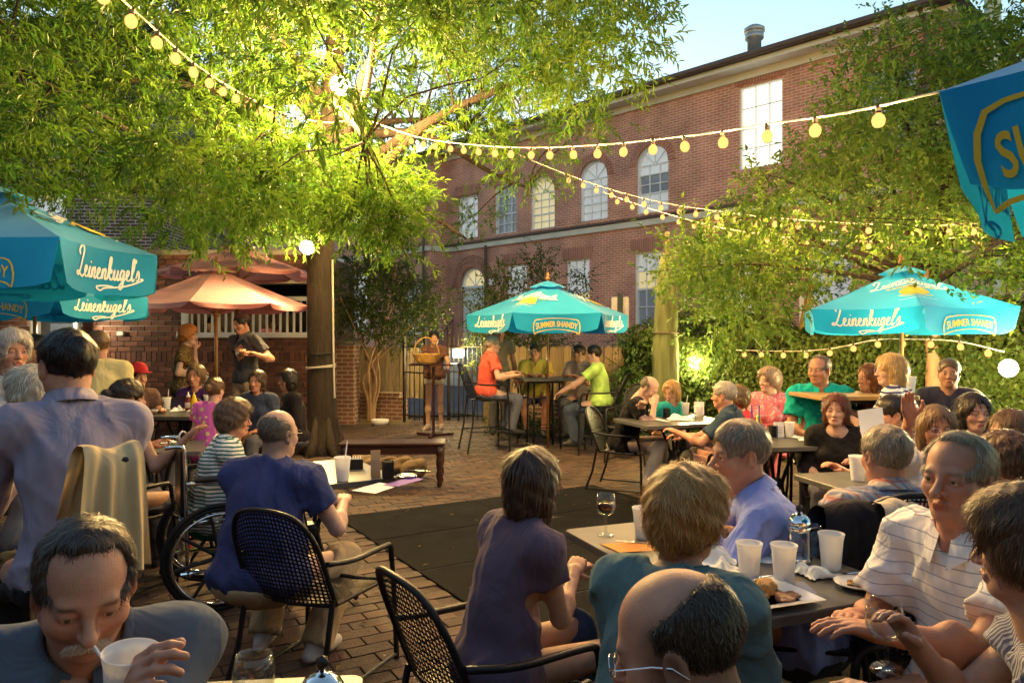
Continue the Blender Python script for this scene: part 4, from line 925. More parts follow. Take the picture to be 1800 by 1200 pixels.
def eye_mesh(iris):
    if iris in EYEM: return EYEM[iris]
    b = MB(); pr = [(math.sin(a) * .0118, -math.cos(a) * .0118) for a in np.linspace(0, math.pi, 15)]; b.lathe(pr, 16); V = np.array(b.v); V = V[:, [0, 2, 1]]
    me = bpy.data.meshes.new('eye'); me.from_pydata([tuple(v) for v in V], [], b.f); me.polygons.foreach_set('use_smooth', [True] * len(b.f)); ang = np.arccos(np.clip(V[:, 1] / .0118, -1, 1)); c = np.ones((len(V), 4), np.float32)
    c[:, :3] = np.where((ang < .22)[:, None], (.01, .01, .01), np.where((ang < .5)[:, None], iris, (.62, .58, .55))); at_ = me.color_attributes.new('Col', 'FLOAT_COLOR', 'POINT'); at_.data.foreach_set('color', c.ravel()); me.update(); me.materials.append(M_eye); EYEM[iris] = me; return me
def person(label, head, yaw, lean=5, side=0, hunch=8, hy=None, hp=0, ht=0, fem=False, size=1.0, girth=1.0, belly=0., skin='mid', hair='short', hc='brown', hopt=None, shirt=(.3, .3, .3), smat=None, sleeve=.45, neck='crew', collar=False,
           pants=(.1, .1, .12), shorts=0, shoes=(.03, .03, .03), pose='sit', hands=None, seat=None, glasses=None, lod=None, twist=0, extra=None, tuck=False, face=None, curl=.55, loose=1.0, elbow=None, feet=None, bust=None, hat=None, shirt_low=None, nolegs=False, armless=None):
    """head = pixel x, pixel y, distance of the head centre; yaw: 0 away from the lens, 90 to the left, 180 towards it, -90 to the right"""
    hopt = hopt or {}; face = dict(face or {})
    if hair == 'bald': face['scalp'] = np.array(HC[hc] if isinstance(hc, str) else hc)
    Hw = at(*head); dist = head[2]
    if lod is None: lod = 2 if dist < 2.3 else 1 if dist < 4.6 else 0
    hb, hh, hn = {2: (.0105, .0038, .0036), 1: (.0145, .0052, .0052), 0: (.021, .0085, .0085)}[lod]; k = size
    # ---- skeleton with the pelvis at the origin
    Rt = rotz(R(0)) @ roty(R(side)) @ rotx(R(-lean)); t1 = Rt @ (0, 0, 1.); Ru = Rt @ rotx(R(-hunch)) @ rotz(R(twist)); t2 = Ru @ (0, 0, 1.)
    P = np.zeros(3); CH = P + t1 * .27 * k; NK = CH + t2 * .235 * k; rx, fy = Ru[:, 0], Ru[:, 1]; prx, pfy = Rt[:, 0], Rt[:, 1]
    hrel = (hy - yaw) if hy is not None else 0; Hm = rotz(R(hrel)) @ rotx(R(-hp)) @ roty(R(ht)); neckv = n3(t2 * .75 + np.array([0, 0, .45]) + Hm[:, 2] * .5)
    HD = NK + neckv * .15 * k + Hm[:, 1] * .022 * k; yw = rotz(R(yaw)); base = Hw - yw @ HD; pz = base[2]
    if seat is not None: pass
    org = np.array([base[0], base[1], 0.]); P = np.array([0, 0, pz]); CH = CH + P; NK = NK + P; HD = HD + P
    sw = (.15 if fem else .172) * k * (1 + .25 * (girth - 1)); SH = [NK - t2 * .055 * k + rx * s * sw for s in (-1, 1)]; HP = [P + prx * s * .088 * k for s in (-1, 1)]
    tol = lambda w: yw.T @ (np.array(w) - org)
    hands = hands or ('lap', 'lap'); HT = []
    for i, s in enumerate((-1, 1)):
        hnd = hands[i]
        if isinstance(hnd, str):
            off = {'lap': (s * .07, .24, .12), 'knee': (s * .12, .40, .13), 'table': (s * .1, .40, .30), 'chin': (s * .05, .2, .0), 'side': (s * .27, .02, -.12), 'cross': (-s * .1, .24, .22), 'arm': (s * .28, .26, .2), 'high': (s * .12, .36, .36)}[hnd]; tg = P + np.array(off) * k
            if hnd == 'chin': tg = HD + Hm @ np.array((s * .03, .07, -.16)) 
        elif len(hnd) == 3 and hnd[0] > 20: tg = tol(at(*hnd))
        else: tg = P + np.array(hnd) * k
        HT.append(tg)
    AR = []
    for i, s in enumerate((-1, 1)):
        pole = (elbow[i] if elbow and elbow[i] else (s * .55, -.5, -.8)); EL, WR = ik(SH[i], HT[i], .285 * k, .25 * k, pole); AR.append((EL, WR))
    LG = []
    for i, s in enumerate((-1, 1)):
        if pose == 'stand': ft = np.array([s * .1, -.0 + .06 * s, .075]); pole = (0, 1, 0)
        elif pose == 'stool': ft = np.array([s * .12, .32, max(pz - .52, .12)]); pole = (s * .2, 1, .6)
        else: ft = np.array([s * .11, .42 - .06 * s, .075]); pole = (s * .12, .8, 1)
        if feet and feet[i] is not None: ft = np.array(feet[i], float)
        KN, AN = ik(HP[i], ft, .43 * k, .425 * k, pole); LG.append((KN, AN))
    sk = np.array(SKIN[skin]); g = girth
    # ---- body
    pts = np.array([P, NK, HD, *SH, *HP] + [q for a in AR for q in a] + [q for a in LG for q in a]); m = .2; f = Field(pts.min(0) - m, pts.max(0) + m, hb * 1.2)
    def torso(f, e, bl=belly):
        f.ell(P + t1 * .03 * k, np.array((.158 * g, .112 * g, .11)) * k + e, .04, Rt); f.ell(P + t1 * .16 * k + pfy * bl * .5, (np.array((.138 * g, .1 * g, .14)) * k + e) + (bl * .5, bl * .6, 0), .05, Rt)
        f.ell(CH + t2 * .055 * k, np.array((.152 * (.93 if fem else 1) * (.6 + .4 * g), .105 * (.6 + .4 * g), .165)) * k + e, .05, Ru); f.cap(SH[0], SH[1], .056 * k + e, None, .05)
        for s_ in SH: f.cap(NK - t2 * .01 * k, s_, .05 * k + e * .7, .05 * k + e, .04)
        if bust or fem:
            for s_ in (-1, 1): f.ell(CH + t2 * .05 * k + rx * s_ * .07 * k + fy * .085 * k, np.array((.06, .05, .06)) * k + e, .03, Ru)
    torso(f, -.014); f.cap(NK - t2 * .03, HD - Hm[:, 2] * .08 * k, .054 * k if fem else .06 * k, .048 * k if fem else .055 * k, .03)
    am = .9 if fem else 1.0
    for i in range(2):
        EL, WR = AR[i]; f.cap(SH[i], EL, .047 * k * am * (.5 + .5 * g), .038 * k * am, .02); f.cap(EL, WR, .039 * k * am, .0265 * k * am, .015); mid = EL * .72 + WR * .28; f.ell(mid, np.array((.043, .043, .06)) * k * am, .02)
        if nolegs: continue
        KN, AN = LG[i]; f.cap(HP[i], KN, .075 * k, .05 * k, .03); f.cap(KN, AN, .05 * k, .036 * k, .02); cm = KN * .68 + AN * .32; bk = n3(np.cross(np.cross(AN - KN, pfy), AN - KN) * -1); f.ell(cm - bk * .012, np.array((.053, .053, .09)) * k, .03)
    V, Q = f.mesh(); C = np.tile(sk, (len(V), 1)); parts = [(V, Q, C)]
    Vh, Qh = head_mesh(hh, fem, face); ch = head_cols(Vh, sk, face, fem); parts.append((HD + (Vh * k) @ Hm.T, Qh, ch))
    for i, s in enumerate((-1, 1)):
        if armless and armless[i]: continue
        EL, WR = AR[i]; cu = curl[i] if isinstance(curl, (list, tuple)) else curl; fw = n3(WR - EL); dn = np.array([0, 0, 1.]); 
        if extra and extra.get('palm') and extra['palm'][i] is not None: dn = np.array(extra['palm'][i], float)
        if extra and extra.get('hdir') and extra['hdir'][i] is not None: fw = n3(np.array(extra['hdir'][i], float))
        xx = n3(np.cross(fw, dn)); zz = np.cross(xx, fw); B = np.stack([xx, fw, zz], 1); key = (hn, s, round(cu, 2))
        if key not in HANDC: HANDC[key] = hand_mesh(hn, s, cu)
        Vx, Qx = HANDC[key]; parts.append((WR + (Vx * k * (.9 if fem else 1)) @ B.T, Qx, np.tile(sk * (.97, .88, .86), (len(Vx), 1))))
    off = 0; VV, QQ, CC = [], [], []
    for v, q, c in parts: VV.append(v); QQ.append(q + off); CC.append(c); off += len(v)
    body = link('person', mesh_np('person', np.concatenate(VV), np.concatenate(QQ), True, np.concatenate(CC)), M_skin, None, org, R(yaw)); tag(body, label, 'person', GROUPP)
    # ---- eyes
    if lod or abs(((hy if hy is not None else yaw) + 180) % 360 - 180) > 60:
        for s in (-1, 1):
            e_ = link('eye', eye_mesh(face.get('iris', (.12, .07, .03))), None, body, HD + Hm @ (np.array((s * .032, .0745, -.0035)) * k)); e_.rotation_euler = Matrix([list(map(float, r_)) for r_ in Hm]).to_euler(); e_.scale = (k, k, k)
    # ---- hair
    if hair and hair != 'none':
        res = hair_build(hair, {2: .005, 1: .0065, 0: .01}[lod], hopt, HC[hc] if isinstance(hc, str) else hc, lod)
        if res: link('hair', mesh_np('hair', HD + (res[0] * k) @ Hm.T, res[1], True, res[2]), M_hair, body)
    if face.get('mustache') is not None:
        nm = 700; x = RN.uniform(-.033, .033, nm); p = np.stack([x, .0955 - np.abs(x) * .35, -.0535 - np.abs(x) * .18 + RN.uniform(-.004, .004, nm)], 1); dr_ = np.stack([np.sign(x) * .5 + RN.normal(0, .2, nm), np.full(nm, .25), np.full(nm, -1.)], 1); dr_ /= np.linalg.norm(dr_, axis=1)[:, None]
        Vm = leaf_arrays(p, dr_, np.tile((0, 1., 0), (nm, 1)), RN.uniform(.013, .02, nm), np.full(nm, .0014)); Vm = HD + (Vm.reshape(-1, 3) * k) @ Hm.T; mc = np.repeat(np.array(face['mustache'])[None] * RN.uniform(.6, 1.3, (nm, 1)), 4, 0)
        link('mustache', mesh_np('mustache', Vm, np.arange(nm * 4).reshape(-1, 4), False, mc), M_hair, body)
    if glasses:
        gb = MB(); gls = []
        for s in (-1, 1):
            ring = [(s * .034 + .023 * math.cos(a), .0985 - .004 * math.cos(a) * s, -.006 + .0165 * math.sin(a)) for a in np.linspace(0, 6.283, 20, False)]; gb.tube(ring, .0011, 5, True)
            gb.tube([(s * .057, .095, -.002), (s * .074, .08, .0), (s * .08, .02, .002), (s * .083, -.01, -.002), (s * .081, -.03, -.02)], .0014, 5)
            gl = MB(); gl.add([(s * .034, .0985, -.006)] + ring, [(0, i + 1, (i + 1) % 20 + 1) for i in range(20)]); gls.append((gl, 'lens', M_lens))
        gb.tube([(-.011, .0995, -.003), (0, .102, .001), (.011, .0995, -.003)], .0012, 5)
        for bb, nm_, mm in [(gb, 'glasses', M_steel if glasses != 'dark' else M_iron)] + gls:
            vv = HD + (np.array(bb.v) * k) @ Hm.T; me = bpy.data.meshes.new(nm_); me.from_pydata([tuple(map(float, v)) for v in vv], [], bb.f); me.update(); g0 = link(nm_, me, mm, body if nm_ == 'glasses' else gg); gg = g0 if nm_ == 'glasses' else gg
    if hat:
        b = MB(); b.lathe([(.1, -.0), (.1, .03), (.09, .07), (.06, .1), (0, .112)], 18, (0, -.01, .04)); b.box((0, .1, .045), (.13, .1, .008)); vv = HD + (np.array(b.v) * k) @ Hm.T; me = bpy.data.meshes.new('cap'); me.from_pydata([tuple(map(float, v)) for v in vv], [], b.f); me.polygons.foreach_set('use_smooth', [True] * len(b.f)); me.update(); link('cap', me, fabric('cap_cloth', hat), body)
    # ---- shirt
    e = .008 + .006 * loose; f = Field(np.array([P, NK, *SH, *[a[0] for a in AR], *[a[1] for a in AR]]).min(0) - .24, np.array([P, NK, *SH, *[a[0] for a in AR], *[a[1] for a in AR]]).max(0) + .24, hb)
    torso(f, e)
    f.ell(P - t1 * .0 , np.array((.178 * g, .135 * g, .1)) * k + e, .04, Rt)
    for i in range(2):
        EL, WR = AR[i]; 
        if sleeve <= 0: continue
        L1 = .285 * k; 
        if sleeve <= 1:
            hem = SH[i] + (EL - SH[i]) * sleeve; d_ = n3(EL - SH[i]); f.cap(SH[i], hem + d_ * .03, .049 * k + e, .046 * k + e * (1.0 + 1.2 * (1 - .3 * fem)), .03); f.cut(hem, d_, hem + d_ * .05, .11)
        else:
            hem = EL + (WR - EL) * min(sleeve - 1, .97); d_ = n3(WR - EL); f.cap(SH[i], EL, .05 * k + e, .042 * k + e, .03); f.cap(EL, hem + d_ * .03, .042 * k + e, .032 * k + e, .025); f.cut(hem, d_, hem + d_ * .05, .075)
    low = shirt_low if shirt_low is not None else (.06 if tuck else -.075); f.cut(P + t1 * low * k, -t1, P + t1 * (low - .12) * k, .34)
    nr = {'crew': .066, 'collar': .068, 'scoop': .095, 'wide': .11, 'tank': .12}[neck] * k; nc = NK + t2 * .035 * k + fy * {'crew': .012, 'collar': .01, 'scoop': .05, 'wide': .04, 'tank': .05}[neck]
    f.cap(nc, nc + t2 * .2 + neckv * .05, nr * .95, nr * 1.2, .006, 'd')
    if neck == 'collar': f.cap(NK + fy * .09 * k - t2 * .02 * k, NK + fy * .1 * k + t2 * .1, .03, .06, .01, 'd')
    if sleeve <= 0:
        for i in range(2): f.ell(SH[i] + rx * (i * 2 - 1) * .035 * k, np.array((.05, .12, .09)) * k, .01, Ru, 'd')
    f.wrinkle(.0012, 22, int(abs(head[0]))); f.folds((.011 if lod else .008) * (.5 + .5 * loose), int(abs(head[0])), .085)
    V, Q = f.mesh(); sm = smat or fabric('cloth_%03d' % len(PEOPLE), shirt); so = link('shirt', mesh_np('shirt', V, Q, True), sm, body)
    if collar:
        b = MB(); cr = .073 * k; nA = 28; cc0 = NK + t2 * .02 * k + fy * .006; rows = []
        for (rr_, zz, op_) in ((cr * .98, -.012, 0), (cr * .9, .034, 0), (cr * .98, .04, .0), (cr * 1.28, -.004, .05), (cr * 1.3, -.008, .05)):
            row = []
            for j in range(nA + 1):
                a = R(90) + R(14) + (2 * math.pi - 2 * R(14)) * j / nA; fr = (1 + math.sin(a)) / 2; dip = -.045 * fr ** 3; pt = (1.1 * fr ** 6 * .03 if op_ else 0)
                row.append(cc0 + rx * rr_ * 1.02 * math.cos(a) + fy * (rr_ + pt) * math.sin(a) + t2 * (zz + dip - pt))
            rows.append(row)
        V = [p for r_ in rows for p in r_]; w = nA + 1; b.add(V, [(j * w + i, j * w + i + 1, (j + 1) * w + i + 1, (j + 1) * w + i) for j in range(4) for i in range(nA)]); b.build('collar', sm, so, smooth=True)
    # ---- trousers and shoes
    if not nolegs:
        pe = .012 * loose + .004; f = Field(np.array([P, *HP, *[a for l in LG for a in l]]).min(0) - .22, np.array([P, *HP, *[a for l in LG for a in l]]).max(0) + .2, hb * 1.15)
        f.ell(P + t1 * .02 * k, np.array((.162 * g, .118 * g, .115)) * k + pe, .04, Rt); f.ell(P - t1 * .02 * k, np.array((.15 * g, .13 * g, .1)) * k + pe, .04, Rt)
        for i in range(2):
            KN, AN = LG[i]; f.cap(HP[i], KN, .08 * k * (.5 + .5 * g) + pe, .056 * k + pe, .04)
            if shorts <= 0: d_ = n3(AN - KN); f.cap(KN, AN + d_ * .03, .056 * k + pe, .047 * k + pe * 1.4, .03); f.cut(AN + d_ * .005, d_, AN + d_ * .06, .09)
            else: hem = HP[i] + (KN - HP[i]) * shorts; d_ = n3(KN - HP[i]); f.cut(hem, d_, KN, .3 * max(.35, 1.15 - shorts) + .12)
        f.cut(P + t1 * ((low + .045) if not tuck else .1) * k, t1, P + t1 * .25 * k, .4); f.wrinkle(.0015, 22, int(head[1])); f.folds(.009, int(head[1]), .09)
        V, Q = f.mesh(); link('trousers' if shorts <= 0 else 'shorts', mesh_np('trousers', V, Q, True), pants if not isinstance(pants, tuple) else fabric('trouser_cloth_%03d' % len(PEOPLE), pants), body)
        for i, s in enumerate((-1, 1)):
            KN, AN = LG[i]; a = R(s * 10); fd = rotz(-a) @ (0, 1., 0); toe = AN + fd * .15 * k + (0, 0, -.035); heel = AN - fd * .045 * k + (0, 0, -.04)
            f = Field(np.minimum(toe, heel) - .09, np.maximum(toe, heel) + .13, max(hb, .01)); f.cap(heel, toe, .036 * k, .034 * k, .01); f.cap(AN, AN * .5 + toe * .5, .044 * k, .036 * k, .03); f.cap(AN + (0, 0, .03), AN, .042 * k, None, .02); f.cut((0, 0, AN[2] - .072), (0, 0, -1.)); V, Q = f.mesh()
            if len(V): link('shoe', mesh_np('shoe', V, Q, True), mat('shoe_%s' % str(shoes), shoes, .45, var=.15), body)
    info = dict(body=body, org=org, yaw=yaw, pz=pz, head=HD, Hm=Hm, hands=[org + yw @ a[1] for a in AR], label=label); PEOPLE.append(info); print('P', len(PEOPLE), label[:40], 'pz %.2f' % pz, 'org %.2f %.2f' % (org[0], org[1])); return info
# ------------------------------------------------------------------ furniture
M_blk = mat('black_powder_coat', (.014, .014, .016), .42, metal=.2, var=.25, vscale=30)
def lattice(fn, nu, nv, w, seg=9):
    """expanded metal panel: thin crossing strips over fn(u, v)"""
    b = MB()
    for fam, n in ((0, nu), (1, nv)):
        for i in range(n + 1):
            c = i / n; P = []; 
            for k in range(seg + 1):
                t = k / seg; a = (c, t) if fam == 0 else (t, c); dv = w / 2; e = (min(max(a[0] - (dv if fam == 0 else 0), 0), 1), min(max(a[1] - (dv if fam else 0), 0), 1)); g_ = (min(a[0] + (dv if fam == 0 else 0), 1), min(a[1] + (dv if fam else 0), 1)); P += [fn(*e), fn(*g_)]
            b.add(P, [(2 * k, 2 * k + 1, 2 * k + 3, 2 * k + 2) for k in range(seg)])
    return b
def make_chair(high=False, solid=False):
    z = .74 if high else .44; o = link('bar_stool' if high else 'patio_chair', None)
    sf = lambda u, v: (( u - .5) * .44, -.2 + .42 * v, z + .012 * math.cos((v - .3) * 5) + .02 * (2 * u - 1) ** 2)
    bt = .49
    bf = lambda u, v: ((u - .5) * (.46 - .05 * v * v), -.2 - .14 * v - .05 * (1 - (2 * u - 1) ** 2), z + .03 + bt * v - .09 * abs(2 * u - 1) ** 2.5 * v)
    lattice(sf, 24, 22, .018).build('seat', M_blk, o); lattice(bf, 24, 22, .018).build('backrest', M_blk, o)
    MB().tube(spline([bf(0, .0), bf(0, .5), bf(.01, .85), bf(.12, 1), bf(.3, 1), bf(.5, 1), bf(.7, 1), bf(.88, 1), bf(.99, .85), bf(1, .5), bf(1, 0)], 4), .012, 7).build('back_frame', M_blk, o, smooth=True)
    MB().tube([sf(0, 0), sf(0, 1), sf(.25, 1), sf(.75, 1), sf(1, 1), sf(1, 0), sf(.5, 0)], .011, 7, True).build('seat_frame', M_blk, o)
    for s in (-1, 1):
        MB().tube(spline([(s * .235, -.27, z + .25), (s * .26, -.1, z + .225), (s * .26, .14, z + .22), (s * .255, .2, z + .2), (s * .25, .22, z + .12)], 4), .014, 7).build('arm', M_blk, o, smooth=True)
        MB().tube([(s * .25, .22, z + .14), (s * .25, .24, z - .05), (s * .26, .25, .0)], .0125, 7).build('leg', M_blk, o)
        MB().tube([(s * .23, -.22, z + .06), (s * .23, -.27, z * .5), (s * .25, -.34, .0)], .0125, 7).build('leg', M_blk, o)
    if high:
        b = MB(); b.tube([(-.255, .245, .3), (.255, .245, .3), (.24, -.3, .3), (-.24, -.3, .3)], .01, 7, True); b.build('foot_ring', M_blk, o)
    else:
        MB().tube([(-.26, .25, .03), (-.25, -.34, .03)], .01, 6).build('stretcher', M_blk, o); MB().tube([(.26, .25, .03), (.25, -.34, .03)], .01, 6).build('stretcher', M_blk, o)
    return remember(o)
CH0, ST0 = make_chair(), make_chair(True); CH0_used = []
def stool(label, x, y, h):
    o = thing('round_stool', label, 'stool', (x, y, 0), 0, 'backless round stools'); MB().lathe([(0, h - .04), (.17, h - .04), (.185, h - .02), (.18, h), (0, h + .006)], 26).build('seat', M_blk, o, smooth=True)
    for k in range(4): a = R(45 + 90 * k); MB().tube([(.11 * math.cos(a), .11 * math.sin(a), h - .04), (.2 * math.cos(a), .2 * math.sin(a), 0)], .012, 7).build('leg', M_blk, o)
    MB().tube([(.165 * math.cos(a), .165 * math.sin(a), h * .38) for a in np.linspace(0, 6.283, 24, False)], .009, 6, True).build('foot_ring', M_blk, o); return o
def chair(label, x, y, yaw, seat=.44, high=False, group=None):
    src = ST0 if high else CH0
    if src in CH0_used: o = copy_tree(src)
    else: o = src; CH0_used.append(src)
    o.location = (float(x), float(y), 0); o.rotation_euler = (0, 0, R(yaw)); o.scale = (1, 1, min(max(seat / (.74 if high else .44), .86), 1.15))
    return tag(o, label, 'stool' if high else 'chair', group or ('tall stools at the bar table' if high else 'black metal patio chairs'))
def chair_for(p, label, high=False, back=.02, dyaw=0):
    s = p['pz'] - .105; c = p['org'][:2] - (rotz(R(p['yaw'])) @ (0, back - .03, 0))[:2]; return chair(label, c[0], c[1], p['yaw'] + dyaw, max(s, .3), high)
def rrect(w, d, r, n=5):
    P = []
    for cx_, cy_, a0 in ((w / 2 - r, d / 2 - r, 0), (-w / 2 + r, d / 2 - r, 90), (-w / 2 + r, -d / 2 + r, 180), (w / 2 - r, -d / 2 + r, 270)):
        for k in range(n + 1): a = R(a0 + 90 * k / n); P.append((cx_ + r * math.cos(a), cy_ + r * math.sin(a)))
    return P
M_top = mat('table_top', (.085, .085, .08), .34, var=.3, vscale=9, bump=.05, bscale=200)
M_pale = mat('pale_table_top', (.3, .25, .17), .4, var=.12, vscale=6)
def table(label, x, y, rz, w, d, h=.74, top=None, tall=False, thick=.03, legs='curve'):
    o = thing('bar_table' if tall else 'cafe_table', label, 'table', (x, y, 0), rz, None if tall else 'cafe tables'); P = rrect(w, d, .03); n = len(P); b = MB(); rings = [(1, -thick), (1, -.004), (.994, 0)]
    b.add([(p[0] * s, p[1] * s, h + z) for s, z in rings for p in P], [tuple(range(n))[::-1], tuple(range(2 * n, 3 * n))] + [(k * n + i, k * n + (i + 1) % n, (k + 1) * n + (i + 1) % n, (k + 1) * n + i) for k in range(2) for i in range(n)])
    b.build('table_top', top or M_top, o)
    MB().box((0, 0, h - thick - .02), (w * .6, d * .6, .03)).build('top_bracket', M_blk, o)
    for k in range(4):
        a = R(45 + 90 * k); c, s = math.cos(a), math.sin(a); f = min(w, d) * .62
        if tall: P = [(c * f * .55, s * f * .55, h - .05), (c * f * .6, s * f * .6, 0)]
        else: P = spline([(c * f * .34, s * f * .34, h - .04), (c * .06, s * .06, h * .62), (c * .055, s * .055, h * .48), (c * f * .3, s * f * .3, h * .2), (c * f * .62, s * f * .62, .02)], 5)
        MB().tube(P, .014, 8).build('leg', M_blk, o, smooth=True)
    if tall: b = MB(); q = min(w, d) * .62 * .58; b.tube([(q * .7, q * .7, .3), (-q * .7, q * .7, .3), (-q * .7, -q * .7, .3), (q * .7, -q * .7, .3)], .01, 6, True); b.build('foot_rail', M_blk, o)
    else: MB().lathe([(.05, h * .5), (.06, h * .53), (.06, h * .57), (.05, h * .6)], 14).build('leg_collar', M_blk, o)
    return o
# ------------------------------------------------------------------ lettering
def text_mesh(s, size=1.0, bold=0.0, shear=0.0):
    cu = bpy.data.curves.new('txt', 'FONT'); cu.body = s; cu.align_x = 'CENTER'; cu.size = size; cu.offset = bold; cu.shear = shear; cu.resolution_u = 3; ob = bpy.data.objects.new('txt', cu); COL.objects.link(ob)
    dg = bpy.context.evaluated_depsgraph_get(); me = ob.evaluated_get(dg).to_mesh(); V = np.array([v.co[:] for v in me.vertices]); F = [tuple(p.vertices) for p in me.polygons]; ob.evaluated_get(dg).to_mesh_clear(); bpy.data.objects.remove(ob); bpy.data.curves.remove(cu)
    return V[:, :2], F
STK = {'L': ([[(.25, 1.75), (.1, 2.2), (.45, 2.6), (.75, 2.3), (.62, 1.5), (.35, .6), (.05, .05), (-.25, .1), (-.1, .35), (.3, .15), (.7, -.05), (1.0, .2)]], 1.0), 'e': ([[(0, .2), (.3, .5), (.42, .82), (.25, .97), (.1, .6), (.22, .1), (.5, .05), (.72, .25)]], .68),
       'i': ([[(0, .2), (.2, .95), (.13, .25), (.28, .02), (.48, .25)], [(.24, 1.3), (.3, 1.42)]], .45), 'n': ([[(0, .25), (.16, .95), (.12, .02), (.2, .6), (.42, .97), (.52, .7), (.47, .15), (.62, .02), (.8, .25)]], .75),
       'k': ([[(0, .25), (.3, 1.2), (.36, 1.9), (.22, 2.05), (.13, 1.5), (.1, .02)], [(.1, .45), (.42, .95), (.5, .7), (.2, .5), (.5, .02), (.78, .25)]], .72), 'u': ([[(0, .25), (.16, .95), (.12, .25), (.28, .02), (.5, .4), (.58, .95), (.53, .25), (.68, .02), (.86, .25)]], .8),
       'g': ([[(.5, .8), (.28, .97), (.08, .5), (.25, .03), (.48, .5), (.54, .95), (.46, -.4), (.25, -.8), (.04, -.6), (.4, -.1), (.8, .25)]], .74), 'l': ([[(0, .25), (.35, 1.2), (.4, 1.95), (.26, 2.1), (.15, 1.5), (.14, .25), (.3, .02), (.5, .25)]], .46), "'": ([[(.16, 2.1), (.1, 1.7)]], .2), 's': ([[(0, .25), (.28, 1.0), (.42, .45), (.3, .05), (.05, .1)]], .5)}
def script_strokes(word, swash=True):
    x = 0; out = []
    for ch in word:
        st, adv = STK[ch]; [out.append([(p[0] + x + p[1] * .12, p[1]) for p in s_]) for s_ in st]; x += adv
    if swash: out.append([(x + .1, .25), (x + .45, .1), (x * .75, -.55), (x * .5, -.75), (x * .42, -1.0), (x * .36, -.7), (x * .5, -.55), (x * .62, -.6)])
    return [[(p[0] - x / 2, p[1]) for p in s_] for s_ in out], x
def ribbon2d(strokes, w, n=5):
    V, F = [], []
    for st in strokes:
        P = np.array(spline([(p[0], p[1], 0) for p in st], n))[:, :2]; T = np.gradient(P, axis=0); T /= np.linalg.norm(T, axis=1)[:, None] + 1e-9; Nn = np.stack([-T[:, 1], T[:, 0]], 1); m = len(P); tp = np.clip(np.minimum(np.arange(m), m - 1 - np.arange(m)) / 2.5 + .45, 0, 1)[:, None]
        wv = w * (.75 + .5 * np.abs(T[:, 1:2])) * tp; n0 = len(V); V += [tuple(p) for pr in zip(P + Nn * wv, P - Nn * wv) for p in pr]; F += [(n0 + 2 * i, n0 + 2 * i + 1, n0 + 2 * i + 3, n0 + 2 * i + 2) for i in range(m - 1)]
    return np.array(V), F
SCRIPT, SW_ = script_strokes("Leinenkugel's"); SCV, SCF = ribbon2d(SCRIPT, .085)
SUMV, SUMF = text_mesh('SUMMER SHANDY', 1.0, .018)
TXW = SUMV[:, 0].max() - SUMV[:, 0].min()
def flat(name, V3, F, m, parent): b = MB(); b.add(V3, F); return b.build(name, m, parent, kind='stuff')
